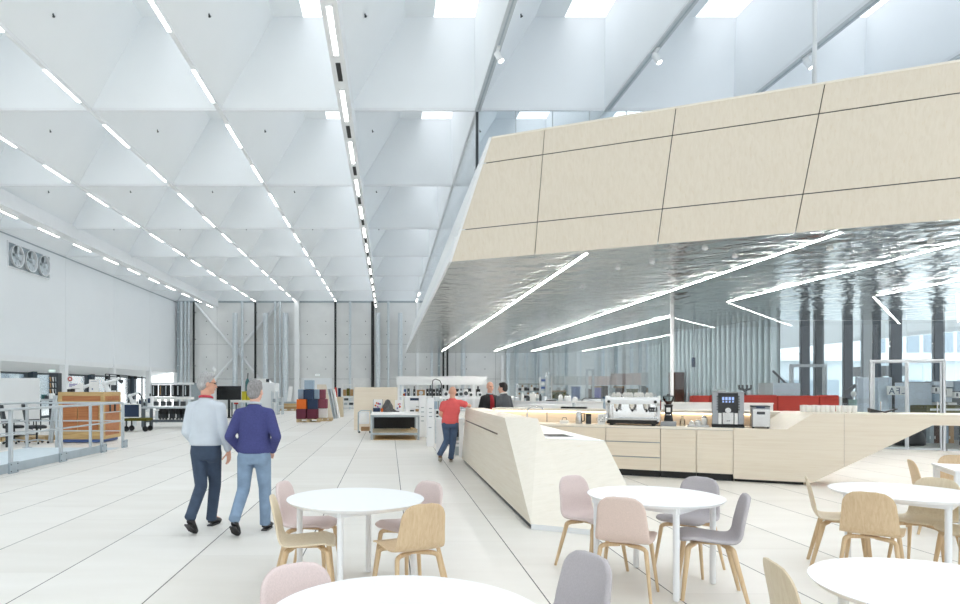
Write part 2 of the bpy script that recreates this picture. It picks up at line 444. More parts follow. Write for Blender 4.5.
# lighting tracks with spots on the right-hand ribs
for i, nm in ((6, 'rib that ends at the gallery corner'), (7, 'rib over the middle of the wooden gallery'), (8, 'rib behind the white hanging rod'), (9, 'rib in the far upper right corner')):
    t = thing('lighting_track', 'grey lighting track along the ' + nm, 'lamp track', (XG[i], 6, ZC - 0.075), 0, 'lighting tracks')
    a = MB(); a.box(-0.065, 0.065, -4, 9.3, -0.035, 0); a.build('rail', TRACK, t)
    a = MB(); a.box(-0.015, 0.015, -3.9, 9.2, -0.038, -0.0352); a.build('slot', GALVD, t)
for i, y, nm in ((6, 12.45, 'left one, above the gallery corner'), (7, 12.5, 'middle one, right of the first track'), (8, 12.7, 'right one, behind the hanging rod')):
    t = thing('spotlight', 'white cylinder spotlight on a ceiling track, ' + nm, 'spotlight', (XG[i], y, ZC - 0.115), 0, 'track spotlights')
    a = MB(); a.box(-0.03, 0.03, -0.12, 0.12, -0.03, 0); a.build('adapter', WHITE, t)
    a = MB(); a.cyl((0, 0, -0.03), (0.01, 0, -0.1), 0.015); a.build('bracket', WHITE, t)
    a = MB(); a.cyl((-0.015, 0.04, -0.06), (0.06, -0.02, -0.24), 0.058, 0.058, 20); h = a.build('lamp_head', WHITE, t, 40)
    a = MB(); a.cyl((0.0605, -0.0204, -0.2412), (0.062, -0.0216, -0.245), 0.045, 0.045, 20); a.build('lens', LAMP, h)
# sprinklers on the leaning hoods
sm = None
for i in range(0, 8):
    for j in range(2, 10):
        x0, y0 = XG[i], YG[j]
        if y0 < 9 or (i > 6): continue
        x = x0 + 0.05 + 1.25 * 0.34; z = ZC + K * 0.34 - 0.02; y = y0 + 3.05
        a = MB(); a.cyl((0, 0, 0.04), (0.02, 0, -0.02), 0.014, n=8); a.cyl((0.02, 0, -0.02), (0.024, 0, -0.03), 0.028, n=8)
        if sm is None:
            o = a.build('ceiling_sprinkler', CHAR, None); sm = o.data
        else:
            a.bm.free(); o = bpy.data.objects.new('ceiling_sprinkler', sm); COL.objects.link(o)
        o.location = (x, y, z)
        tag(o, 'tiny sprinkler head, %s roof bay from the left wall and %s from the back wall' % (ORD[i], ORD[9 - j]), 'sprinkler', 'sprinkler heads under the roof hoods')
# alarm beacon by the left main beam
a = MB(); a.cyl((0, 0, 0.14), (0, 0, 0.03), 0.03, n=10); a.ell((0, 0, 0), (0.07, 0.07, 0.06))
o = a.build('alarm_beacon', REDP, None, 60); o.location = (XG[1] + 0.75, 33.6, ZC + 1.0)
tag(o, 'small dark red alarm beacon on the hood beside the left main beam', 'alarm')

# left wall: white panels above, a recess with windows below
m = MB()
ZL = 2.98
for j in range(len(YG) - 1):
    m.box(XL - 0.2, XL, YG[j] + 0.012, YG[j + 1] - 0.012, ZL, ZC)
m.box(XL - 0.2, XL - 0.03, YF, YB, ZL, ZC)
# opening for the fans is a raised frame, see below
struct(m.build('wall_left', WALLW), 'white panelled wall of the hall')
m = MB()
m.extr([(XL + 0.05, YF, ZL), (XL - 0.2, YF, ZL), (XL - 0.2, YF, ZL - 0.26), (XL + 0.02, YF, ZL - 0.26)], (0, YB - YF, 0))
struct(m.build('trim_1', WHITE), 'white edge beam along the foot of the left wall')
m = MB(); m.extr([(XL - 0.2, YF, ZL - 0.2), (XL - 2.3, YF, ZL - 0.62), (XL - 2.3, YF, ZL - 0.5), (XL - 0.2, YF, ZL - 0.1)], (0, YB - YF, 0))
struct(m.build('ceiling_recess', WALLW), 'sloping soffit over the window recess')
for j in range(3, len(YG)):
    m = MB(); m.box(XL - 0.22, XL + 0.06, YG[j] - 0.16, YG[j] + 0.16, 0, ZL)
    struct(m.build('column', WHITE), 'white column below the left wall')
XW = XL - 2.3
k = 0
y = 4.0
while y < 49:
    k += 1
    m = MB(); m.box(XW - 0.05, XW + 0.05, y, y + 0.08, 0, 2.4); m.box(XW - 0.05, XW + 0.05, y + 2.78, y + 2.86, 0, 2.4)
    m.box(XW - 0.05, XW + 0.05, y, y + 2.86, 0, 0.12); m.box(XW - 0.05, XW + 0.05, y, y + 2.86, 2.28, 2.4)
    w = struct(m.build('window_%d' % (200 + k), DARKST), 'recessed window on the left side')
    m = MB(); m.box(XW - 0.012, XW + 0.012, y + 0.08, y + 2.78, 0.12, 2.28); m.build('window_pane', GLASS, w)
    m = MB(); m.box(XW - 0.14, XW + 0.3, y - 0.42 , y, 0, 2.42); struct(m.build('column', COLDK), 'dark column between recessed windows')
    y += 3.3
m = MB(); m.box(XW - 0.3, XW + 0.02, YF, YB, 2.4, 2.9); struct(m.build('wall_recess', WALLW), 'lintel over the recessed windows')

m = MB(); m.box(XL - 0.02, XL + 0.02, YF, YB, ZC - 0.13, ZC - 0.078); struct(m.build('shadow_line', GALVD), 'shadow line at the top of the left wall, drawn as a grey strip')  # dark strip stands in for the shadow line where wall meets ceiling
# fan unit let into the left wall
t = thing('fan_unit', 'wall unit of three grey axial fans high on the white left wall', 'fan', (XL, 29.25, 6.66), 0)
m = MB(); fy0, fy1 = -1.72, 1.72
m.box(0.0, 0.06, fy0, fy1, 0, 0.05); m.box(0.0, 0.06, fy0, fy1, 1.05, 1.10); m.box(0, 0.06, fy0, fy0 + 0.05, 0.05, 1.05); m.box(0, 0.06, fy1 - 0.05, fy1, 0.05, 1.05)
m.build('frame', WMETAL, t)
m = MB(); m.box(0.002, 0.012, fy0 + 0.05, fy1 - 0.05, 0.05, 1.05); m.build('back_panel', GALVD, t)
for q in (-1.1, 0.0, 1.1):
    m = MB()
    rings = []
    for (rr, xx) in ((0.44, 0.012), (0.47, 0.13), (0.49, 0.15), (0.45, 0.15), (0.42, 0.02)):
        rings.append([Vector((xx, q + rr * math.cos(a * math.pi / 16), 0.55 + rr * math.sin(a * math.pi / 16))) for a in range(32)])
    m.skin(rings, cap=False); f = m.build('fan_ring', WMETAL, t, 40)
    m = MB(); m.cyl((0.02, q, 0.55), (0.2, q, 0.55), 0.11, 0.09); m.build('motor', GALV, f, 40)
    for bl in range(5):
        a = bl * 2 * math.pi / 5; c, s_ = math.cos(a), math.sin(a)
        pts = []
        for (rr, w, x) in ((0.1, 0.07, 0.03), (0.41, 0.14, 0.05)):
            for sgn in (-1, 1):
                pts.append(Vector((x + sgn * 0.03 + 0.02, q + rr * c - sgn * w * s_, 0.55 + rr * s_ + sgn * w * c)))
        mm = MB(); P = [pts[0], pts[1], pts[3], pts[2]]
        mm.extr(P, (0.012, 0, 0)); mm.build('blade', GALV, f)
m = MB()
for q in (-1.1, 0.0, 1.1):
    m.box(0.15, 0.165, q - 0.02, q + 0.02, 0.1, 1.0)
m.build('guard_bar', GALV, t)

# back wall of concrete panels
m = MB()
xs = [XL + 3.0 * k for k in range(0, 14)]
zs = [0, 2.25, 4.87, ZC + 0.02]
for i in range(len(xs) - 1):
    for k in range(3):
        m.box(xs[i] + 0.008, xs[i + 1] - 0.008, YB, YB + 0.2, zs[k] + 0.008, zs[k + 1] - 0.008)
struct(m.build('wall_back', CONC), 'concrete panel wall at the far end')
m = MB(); m.box(XL, XR + 0.2, YB + 0.02, YB + 0.22, 0, ZC + 0.02); struct(m.build('wall_back_joint', JOINT))
m = MB(); m.box(XL, XR, YB - 0.05, YB + 0.1, ZC - 0.12, ZC + 0.02); struct(m.build('trim_2', GALVD), 'grey edge at the top of the back wall')
# little anchor holes in the concrete
m = MB()
for i in range(len(xs) - 1):
    for dx in (0.8, 2.2):
        for z in (6.6, 5.6, 3.9, 3.0): m.cyl((xs[i] + dx, YB - 0.004, z), (xs[i] + dx, YB + 0.01, z), 0.035, n=8)
struct(m.build('wall_back_anchor', CHAR))

# right upper wall, beyond the gallery, and wall behind the viewer with tall windows
m = MB(); m.box(XR, XR + 0.2, YF, YB, 4.0, ZC + 0.02); struct(m.build('wall_right', WALLW), 'upper wall on the right side')
m = MB()
m.box(XL - 2.6, XR, YF - 0.2, YF, 6.6, ZC + 0.02)
for k in range(-6, 9): m.box(k * 3 - 0.94 - 0.15, k * 3 - 0.94 + 0.15, YF - 0.2, YF, 0, 6.6)
struct(m.build('wall_front', WALLW), 'glazed end wall behind the viewer')
for k in range(-6, 8):
    m = MB(); m.box(k * 3 - 0.79, k * 3 + 1.91, YF - 0.12, YF - 0.1, 0.05, 6.55); struct(m.build('window_%d' % (300 + k + 6), SKYG))

# pipes, ducts and rods on the back wall
def wall_pipe(px, wpx, ztop, mat, nm, label, cat, grp, rnd_=True, dy=0.55):
    Y = YB - dy; x = gx(px, Y); r = wpx * Y / F / 2
    t = thing(nm, label, cat, (x, Y, 0), 0, grp)
    a = MB()
    if rnd_: a.cyl((0, 0, 0), (0, 0, ztop), r, r, 16)
    else: a.box(-r, r, -r, r, 0, ztop)
    a.build('shaft', mat, t, 40)
    a = MB()
    for z in (1.2, 3.2, 5.2, 7.2):
        if z < ztop - 0.2:
            if rnd_: a.cyl((0, 0, z), (0, 0, z + 0.06), r + 0.012, r + 0.012, 16)
            else: a.box(-r - 0.01, r + 0.01, -r - 0.01, r + 0.01, z, z + 0.06)
            a.box(-0.02, 0.02, r - 0.01, dy + 0.005, z + 0.01, z + 0.05)
    a.build('clamp', GALV if mat is not BLACK else CHAR, t)
    return t
PIPES = [
 (178.2, 2.2, ZC - .1, GALVD, 'dull grey pipe in the corner beside the white left wall'),
 (181.2, 3.0, ZC - .1, GALV, 'silver pipe in the left corner of the back wall, beside the dull corner pipe'),
 (185.2, 2.4, ZC - .1, GALV, 'middle silver pipe of the bundle in the left corner of the back wall'),
 (188.8, 2.2, ZC - .1, GALV, 'right-hand silver pipe of the bundle in the left corner, beside the black pipe'),
 (193.7, 2.0, ZC - .1, BLACK, 'black pipe at the head of the left cross brace'),
 (242.2, 2.6, ZC - .1, GALV, 'slim silver pipe running to the ceiling through the middle of the cross brace'),
 (255.3, 2.2, ZC - .1, BLACK, 'black pipe right of the cross brace middle'),
 (275.0, 2.4, ZC - .1, GALV, 'left pipe of the silver pair at the right end of the cross brace'),
 (280.0, 2.2, ZC - .1, GALV, 'right pipe of the silver pair at the right end of the cross brace'),
 (335.3, 2.0, ZC - .1, BLACK, 'thin black pipe right of the lit exit sign'),
 (350.0, 2.5, ZC - .1, GALV, 'silver pipe between the thin black pipe and the wide black riser'),
 (372.7, 3.2, ZC - .1, BLACK, 'wide black riser below the end of the slotted main beam'),
 (388.3, 2.4, ZC - .1, GALV, 'silver pipe right of the wide black riser, between two short ducts'),
 (431.7, 2.6, 6.0, GALV, 'first silver pipe seen below the edge of the steel soffit'),
 (439.0, 2.4, 6.0, GALVD, 'second silver pipe below the edge of the steel soffit'),
 (443.4, 1.9, 6.0, BLACK, 'left of two black pipes below the steel soffit'),
 (447.4, 1.9, 6.0, BLACK, 'right of two black pipes below the steel soffit'),
]
for px, w, zt, mt, lb in PIPES: wall_pipe(px, w, zt, mt, 'wall_pipe', lb, 'pipe', 'pipes on the back wall')
for px, w, lb in ((235.0, 5.0, 'wide galvanised duct on the back wall left of the slim pipe in the brace'), (265.5, 5.0, 'wide galvanised duct crossing the right arm of the brace'),
                  (285.5, 5.6, 'wide galvanised duct next to the white column of the back wall'), (377.9, 4.8, 'wide galvanised duct beside the wide black riser'),
                  (400.2, 4.6, 'wide galvanised duct left of the gallery underside'), (463.0, 4.6, 'wide galvanised duct below the gallery left of the white column')):
    wall_pipe(px, w, gz(313, YB - 0.6), GALV, 'ventilation_duct', lb, 'duct', 'ventilation ducts on the back wall', dy=0.6)
for px, w, lb in ((297.0, 4.4, 'white column at the back wall'), (417.6, 2.8, 'white column at the back wall beside the gallery'), (502.3, 2.8, 'white column at the back wall under the gallery')):
    m = MB(); x = gx(px, YB - 0.5); r = w * YB / F / 2; m.box(x - r, x + r, YB - 0.5 - r, YB - 0.5 + r, 0, ZC if px < 450 else 4.0)
    struct(m.build('column', WHITE), lb)
# glazed far part of the hall: bluish columns and pipes behind the glass
for k, (px, w) in enumerate(((508, 3), (516.5, 4), (527, 2.2), (536, 2.2), (540, 4), (566.5, 3), (602.5, 3), (616, 3.4), (631, 2.4), (640, 2.4), (648, 3))):
    wall_pipe(px, w, 6.0, GALVD if k % 2 else GALV, 'wall_pipe', 'bluish grey pipe on the back wall behind the glass, %s from the white column' % ORD[k], 'pipe', 'pipes behind the glass', k % 3 > 0, 0.4)
# cross brace
t = thing('cross_brace', 'white steel cross brace on the concrete back wall', 'brace', (gx(238, YB - .25), YB - 0.25, 0))
def bp(px, py): Y = YB - 0.25; return (gx(px, Y), Y, gz(py, Y))
for a_, b_ in (((194.5, 303), (238, 354)), ((238, 351.5), (264, 385)), ((280.5, 302), (238, 349)), ((238, 353), (211, 384))):
    a = MB(); a.tube([bp(*a_), bp(*b_)], 0.1, 10); a.build('rod', WHITE, t, 40, local=False)
a = MB(); a.cyl((bp(238, 352)[0], YB - 0.33, bp(238, 352)[2]), (bp(238, 352)[0], YB - 0.17, bp(238, 352)[2]), 0.22, n=20); a.build('centre_disc', WMETAL, t, 40, local=False)
# lit exit signs
def exit_sign(x, y, z, label, rz=0):
    t = thing('exit_sign', label, 'sign', (x, y, z), rz, 'small lit exit signs')
    a = MB(); a.box(-0.17, 0.17, -0.03, 0.03, 0, 0.16); a.build('housing', WHITE, t)
    a = MB(); a.box(-0.15, 0.15, -0.036, -0.03, 0.02, 0.14); a.build('lit_face', GREENSIGN, t)
    a = MB(); a.box(-0.02, 0.02, 0.0, 0.1, 0.05, 0.12); a.build('bracket', WHITE, t)
exit_sign(gx(317.5, YB - .1), YB - 0.1, gz(376, YB), 'small lit exit sign on the concrete back wall')
exit_sign(gx(52, 34), 34, gz(372.5, 34), 'small lit exit sign hanging before the recessed windows on the left', R(30))
m = MB(); m.box(gx(52, 34) - 0.015, gx(52, 34) + 0.015, 33.985, 34.015, gz(372.5, 34) + 0.2, 2.9)
tag(m.build('sign_rod', WHITE), 'thin white rod that holds the left exit sign', 'rod')
# white door panels at the foot of the back wall
m = MB(); m.box(gx(301, YB), gx(332, YB), YB - 0.04, YB + 0.01, 0, gz(378, YB)); struct(m.build('door_1', WALLW), 'white gate in the back wall')
m = MB(); m.box(gx(353, YB), gx(370, YB), YB - 0.06, YB - 0.008, 1.0, gz(378, YB)); tag(m.build('mounted_notice_board', PAPER), 'pale notice board on the back wall above the plywood sheet', 'board')

# outside
m = MB(); m.box(-160, 160, -40, 200, -0.4, -0.26); struct(m.build('ground', GRND), 'pale paving outside')
def house(name, label, x0, x1, y0, y1, h, rows, cols, wmat, zbase=0.6, gap=0.35, side='y', hw=None):
    t = thing(name, label, 'building', ((x0 + x1) / 2, (y0 + y1) / 2, -0.26))
    a = MB(); a.box(x0, x1, y0, y1, -0.26, h); a.build('wall', wmat, t, local=False)
    a = MB(); a.box(x0 - 0.3, x1 + 0.3, y0 - 0.3, y1 + 0.3, h, h + 0.5); a.build('roof_edge', OUTW, t, local=False)
    st = (h - 0.6) / rows
    for r_ in range(rows):
        for c in range(cols):
            if side == 'y':
                w = (x1 - x0) / cols; xx = x0 + c * w + w * gap / 2
                a = MB(); a.box(xx, xx + w * (1 - gap), y0 - 0.06, y0 + 0.02, r_ * st + zbase, r_ * st + zbase + (hw or st * 0.55)); a.build('window', OUTD, t, local=False)
            else:
                w = (y1 - y0) / cols; yy = y0 + c * w + w * gap / 2
                a = MB(); a.box(x1 - 0.02, x1 + 0.06, yy, yy + w * (1 - gap), r_ * st + zbase, r_ * st + zbase + st * 0.55); a.build('window', OUTD, t, local=False)
house('office_building', 'pale office building with a row of tall windows seen through the right glass facade', 36.5, 80, 50, 62, 12.5, 1, 34, OUTW, zbase=4.2, gap=.28, hw=2.6)
house('low_hall', 'low pale flat-roofed hall outside the right facade, before the office building', 24, 52, 42, 48.5, 3.3, 1, 5, OUTG)
house('neighbour_building', 'pale grey building outside the recessed windows on the left', -46, -34, 10, 70, 9, 2, 12, OUTG, side='x')
# ---------------------------------------------------------------- the wood-clad gallery with its steel underside
HS = 2.4; ZS = H + HS; ZT = H + 4.44
def fb(x): return 12.6 - 0.4617 * (x - 1.2)        # front edge below
def ft(x): return 11.70 - 0.467 * (x - 1.8)        # front edge above
XR2 = 22.5
m = MB()
m.prism([(1.2, 12.6), (XR2, fb(XR2)), (XR2, 23.6), (13.6, 23.6), (12.6, 46), (1.2, 46)], ZS, ZS + 0.04)
struct(m.build('ceiling_gallery', SOFF), 'rippled stainless steel underside of the gallery')
m = MB()
m.prism([(1.26, 12.75), (XR2, fb(XR2) + .2), (XR2, 23.55), (13.65, 23.55), (12.65, 45.9), (1.26, 45.9)], ZS + 0.045, ZS + 0.5)
struct(m.build('slab', WALLW), 'floor slab of the gallery')
def face(x, s):
    """point of the leaning front: x along the lower edge, s from 0 (low) to 1 (high)"""
    # left end moves right by 0.6 on the way up, the other joints hardly move
    k = max(0.0, 1 - (x - 1.2) / 1.44)
    xt = x + 0.6 * k + 0.03
    return Vector((x + (xt - x) * s, fb(x) + (ft(xt) - fb(x)) * s, ZS + (ZT - ZS) * s))
t = thing('gallery_parapet', 'leaning birch plywood front of the raised gallery', 'wall', (1.2, 12.6, ZS)); struct(t)
du = Vector((0.9079, -0.4192, 0)); nf = Vector((-0.4192, -0.9079, -0.25)).normalized()
xsj = [1.2, 2.64, 4.51, 6.31, 8.15, 10.0, 11.85, 13.7, 15.55, 17.4, 19.25, 21.1, 22.5]
ss = [0.0, 0.268, 0.798, 1.0]
for k in range(3):
    for i in range(len(xsj) - 1):
        g = 0.006; gs = 0.0035
        q = [face(xsj[i] + (g if i else 0), ss[k] + (gs if k else 0)), face(xsj[i + 1] - g, ss[k] + (gs if k else 0)), face(xsj[i + 1] - g, ss[k + 1] - (gs if k < 2 else 0)), face(xsj[i] + (g if i else 0), ss[k + 1] - (gs if k < 2 else 0))]
        a = MB(); a.extr(q, -nf * 0.03); a.build('cladding_panel', PLYV, t, local=False)
a = MB(); q = [face(1.26, 0.003), face(XR2, 0.003), face(XR2, 0.995), face(1.26, 0.995)]
q = [v - nf * 0.032 for v in q]; a.extr(q, -nf * 0.05); a.build('backing', CHAR, t, local=False)
a = MB(); q = [face(1.2, 1) , face(XR2, 1)]; a.extr([q[0], q[1], q[1] + Vector((0.1, .25, 0)), q[0] + Vector((0.02, .25, 0))], (0, 0, -0.03)); a.build('coping', PLYW, t, local=False)
# left flank, seen edge on
a = MB()
p = [Vector((1.2, 12.6, ZS)), Vector((1.2, 46, ZS)), Vector((1.8, 46, ZT)), Vector((1.83, 11.70, ZT))]
a.extr(p, (-0.05, 0, 0)); a.build('flank_panel', WHITE, t, local=False)

# glass screen between the gallery and the hall ceiling
k = 0
y = 15.42
gl = thing('gallery_glass_screen', 'tall glass screen on the left edge of the gallery up to the ceiling', 'glass wall', (2.06, 15.4, ZT)); struct(gl)
for k in range(10):
    a = MB(); a.box(2.05, 2.07, y + 0.01, y + 3.0, ZT - 0.6, ZC - 0.08); a.build('glass_panel', GLASS, gl, local=False); y += 3.02
a = MB(); a.box(2.03, 2.09, 15.36, 15.42, ZT - 1.0, ZC - 0.07); a.build('corner_post', CHAR, gl, local=False)
gl = thing('gallery_front_glass', 'glass screen along the front of the gallery below the ceiling rib', 'glass wall', (2.06, 15.38, ZT)); struct(gl)
x = 2.1
for k in range(11):
    a = MB(); a.box(x + 0.008, x + 0.85, 15.37, 15.39, ZT - 0.6, ZC - 0.065); a.build('glass_panel', GLASS, gl, local=False)
    a = MB(); a.box(x + 0.851, x + 0.867, 15.36, 15.40, ZT - 0.6, ZC - 0.065); a.build('joint', TRACK, gl, local=False); x += 0.86
m = MB(); m.cyl((7.1, 11.0, ZT - 0.35), (7.1, 11.0, ZC + K), 0.036, n=16)
tag(m.build('hanging_rod', WHITE, smooth=40), 'white round rod rising from the gallery to the ceiling', 'rod')

# light lines in the steel underside
for x, y0, y1, nm in ((1.475 * HS, 11.8, 43.5, 'light line in the steel underside, leftmost, nearest the gallery edge'), (2.916 * HS, 10.2, 43.5, 'long light line over the espresso machine, second from the left gallery edge'),
                      (3.95 * HS, 8.9, 18.45, 'light line third from the left gallery edge, ending at the glass wall'), (3.98 * HS, 22.4, 43.0, 'light line behind the glass, in line with the third one'), (5.3 * HS, 7.4, 17.2, 'light line fourth from the left gallery edge, over the right cafe tables'),
                      (6.0 * HS, 6.8, 16.6, 'light line fifth from the left gallery edge, at the right')):
    t = thing('ceiling_light_line', nm, 'lamp', (x, y0, ZS - .002), 0, 'light lines in the steel underside')
    a = MB(); a.box(-0.038, 0.038, 0, y1 - y0, -0.002, 0); a.build('housing', WMETAL, t)
    a = MB(); a.box(-0.026, 0.026, 0.02, y1 - y0 - 0.02, -0.004, -0.0022); a.build('diffuser', LAMPG, t)
# little fittings in the underside
for px, py, nm in ((618, 268, 'left of the second light line'), (705, 248, 'above the second light line'), (735, 256, 'right of the one above the second light line'), (830, 248, 'between second and third light lines'),
                   (931, 241, 'near the front edge at the right'), (583, 287, 'close to the first light line'), (652, 262, 'small one near the front edge')):
    Y = F * HS / (VY - py); x = gx(px, Y)
    t = thing('smoke_detector', 'small white detector in the steel underside, ' + nm, 'detector', (x, Y, ZS), 0, 'detectors in the steel underside')
    a = MB(); a.lathe([(0.05, 0), (0.05, -0.02), (0.035, -0.035), (0.0, -0.035)]); a.build('base', WHITE, t, 40)
    a = MB(); a.lathe([(0.02, -0.035), (0.015, -0.05), (0, -0.052)]); a.build('sensor_tip', GALV, t, 40)

# ---------------------------------------------------------------- glass walls under the gallery
PA = (8.17, 19.04)
def gb(x): return 18.55 - 0.3735 * (x - 9.48)
m = MB(); m.box(PA[0] - 0.035, PA[0] + 0.035, PA[1] - 0.035, PA[1] + 0.035, 0, ZS); struct(m.build('column', WMETAL), 'slim white post at the corner of the glass walls')
gl = thing('glass_wall', 'tall blue-tinted glass wall under the gallery running back from the white post', 'glass wall', (8.17, 19.1, 0)); struct(gl)
y = 19.1
for k in range(9):
    y1 = min(46, y + 3.0)
    a = MB(); a.box(8.16, 8.18, y + 0.006, y1 - 0.006, 0.02, ZS - 0.01); a.build('glass_panel', GLASSB, gl, local=False)
    y = y1
def fr(m, x0, x1, w, z0, z1): m.wall((x0, gb(x0)), (x1, gb(x1)), w, z0, z1)
gw = thing('glass_wall', 'tall glass wall with door frames under the gallery on the right', 'glass wall', (8.25, gb(8.25), 0)); struct(gw)
xs_ = [8.25, 10.2, 11.7, 12.68, 13.41, 14.14, 15.4, 17.4, 19.4, 21.4, 22.5]
doors = {3, 4}
for i in range(len(xs_) - 1):
    z0 = 2.36 if i in doors else 0.05
    a = MB(); fr(a, xs_[i] + 0.004, xs_[i + 1] - 0.004, 0.02, z0, ZS - 0.005); a.build('glass_panel', GLASSR, gw, local=False)
a = MB()
for x0, x1 in ((8.25, 12.62), (14.2, 22.5)): fr(a, x0, x1, 0.06, 0, 0.05)
a.build('floor_rail', RAILM, gw, local=False)
a = MB()
fr(a, 12.655, 14.165, 0.07, 2.28, 2.34)
for x in (12.68, 14.14): fr(a, x - 0.025, x + 0.025, 0.09, 0, 2.28)
a.build('door_frame', RAILM, gw, local=False)
for n, (x0, x1) in enumerate(((12.725, 13.405), (13.415, 14.095))):
    a = MB(); fr(a, x0 + .03, x1 - .03, 0.012, 0.06, 2.25); d = struct(a.build('door_%d' % (10 + n), GLASSB), 'glass door leaf')
    a = MB(); fr(a, x0, x0 + .03, .045, .01, 2.27); fr(a, x1 - .03, x1, .045, .01, 2.27); fr(a, x0 + .03, x1 - .03, .045, .01, .06); fr(a, x0 + .03, x1 - .03, .045, 2.25, 2.27); a.build('door_stile', RAILM, d)
    a = MB(); xx = x0 + 0.12 if n == 0 else x1 - 0.12; p = Vector((xx, gb(xx) - 0.06, 0)); a.cyl(p + Vector((0, 0, 0.9)), p + Vector((0, 0, 1.25)), 0.015); a.build('handle', STEEL, d)
# second door frame deeper in the shop and a third at the left
def portal(x0, x1, y, z, label):
    t = thing('door_frame', label, 'door frame', ((x0 + x1) / 2, y, 0))
    a = MB(); a.box(x0, x0 + 0.09, y - .05, y + .05, 0, z); a.build('jamb', RAILM, t, local=False)
    a = MB(); a.box(x1 - 0.09, x1, y - .05, y + .05, 0, z); a.build('jamb', RAILM, t, local=False)
    a = MB(); a.box(x0, x1, y - .05, y + .05, z, z + .09); a.build('head_rail', RAILM, t, local=False)
portal(gx(790, 21.5), gx(826, 21.5), 21.5, gz(367, 21.5), 'grey door frame standing behind the red sofa in front of the outer columns')
portal(gx(586, 30), gx(594, 30), 30, gz(371, 30), 'narrow grey frame standing behind the glass left of the espresso machine')
portal(gx(546, 34), gx(552, 34), 34, gz(374, 34), 'narrow grey frame behind the glass near the white column')

# corrugated sheet wall
def corr(p0, p1, n, z0, z1):
    a = Vector((p0[0], p0[1], 0)); b = Vector((p1[0], p1[1], 0)); d = b - a; nn = Vector((-d.y, d.x, 0)).normalized()
    if nn.x > 0: nn = -nn
    pts = []
    per = 12
    for i in range(n * per + 1):
        f = i / per; u = f - math.floor(f)
        if u < 0.72 - 0.1: h = 0.17 * math.sqrt(max(0, 1 - ((u - 0.31) / 0.31) ** 2))
        else: h = 0.0
        pts.append(a + d * (i / (n * per)) + nn * h)
    mm = MB(); vs = []; fs = []
    for p in pts: vs += [p + Vector((0, 0, z0)), p + Vector((0, 0, z1)), p + Vector((0, 0, z1)) - nn * 0.05, p + Vector((0, 0, z0)) - nn * 0.05]
    for i in range(len(pts) - 1):
        for q in range(4): fs.append((i * 4 + q, i * 4 + (q + 1) % 4, i * 4 + 4 + (q + 1) % 4, i * 4 + 4 + q))
    mm._add(vs, fs); return mm
mm = corr((12.1, 30.5), (13.42, 22.7), 28, 0, ZS - 0.01)
struct(mm.build('wall_corrugated', CORR, smooth=50), 'wall of upright corrugated metal sheet behind the glass')
m = MB(); m.box(12.55, 17.5, 22.9, 30.4, 0, ZS); m.bm.free()
# right outer facade: dark columns and glass
YE = 23.7
fac = [(gx(773, YE), gx(777, YE), WHITE), (gx(801, YE), gx(809, YE), COLDK), (gx(815, YE), gx(823, YE), DARKST), (gx(844, YE), gx(852, YE), COLDK), (gx(862.5, YE), gx(871, YE), OUTW), (gx(873, YE), gx(880, YE), COLDK), (gx(891, YE), gx(901, YE), COLDK), (gx(934, YE), gx(943.5, YE), COLDK), (22.2, 22.5, COLDK)]
for x0, x1, mt in fac:
    m = MB(); m.box(x0, x1, YE - 0.05, YE + 0.1, 0, ZS if x0 < 22 else ZC); struct(m.build('column', mt), 'column of the right-hand facade')
for k in range(len(fac) - 1):
    m = MB(); m.box(fac[k][1] + 0.01, fac[k + 1][0] - 0.01, YE + 0.02, YE + 0.04, 0.1, ZS - 0.02); w = struct(m.build('window_%d' % (400 + k), GLASS))
    m = MB(); m.box(fac[k][1], fac[k + 1][0], YE - 0.02, YE + 0.08, 0, 0.1); m.build('window_sill', DARKST, w)
m = MB(); m.box(13.6, 22.5, YE, YE + 0.3, ZS + 0.5, ZC); struct(m.build('wall_right_upper', WALLW), 'upper wall over the right facade')
# transom and downpipe outside
t = thing('downpipe', 'bent grey pipe on the building outside, right of the glass doors', 'pipe', (gx(925, 40), 40, -0.2))
a = MB(); a.tube([(gx(924, 40), 40, 3.0), (gx(924, 40), 40, 1.9), (gx(926, 40), 40, 1.2), (gx(935, 40), 40, 0.9), (gx(936, 40), 40, -0.2)], 0.1); a.build('pipe_run', OUTG, t, 50, local=False)
t = thing('site_canopy', 'dark canopy frame outside behind the facade columns', 'canopy', (gx(885, 34), 34, -.2))
a = MB(); a.box(gx(872, 34), gx(893, 34), 33, 36, 2.2, 2.7); a.build('roof', CHAR, t, local=False)
for px in (873.5, 891.5):
    a = MB(); a.box(gx(px, 34) - .06, gx(px, 34) + .06, 33.4, 33.6, -.26, 2.2); a.build('post', CHAR, t, local=False)
t = thing('stair_stringer', 'grey sloping handrail behind the red sofa at the corrugated wall', 'handrail', (gx(783, 22.2), 22.2, 0))
a = MB(); a.tube([(gx(773, 22.2), 22.2, gz(371, 22.2)), (gx(797, 22.2), 22.2, gz(394, 22.2)), (gx(802, 22.2), 22.2, gz(400, 22.2))], 0.035); a.build('rail', CHAR, t, 50, local=False)
for px, py in ((779, 376.5), (794, 391)):
    a = MB(); a.cyl((gx(px, 22.2), 22.2, 0), (gx(px, 22.2), 22.2, gz(py, 22.2)), 0.025); a.build('post', CHAR, t, local=False)
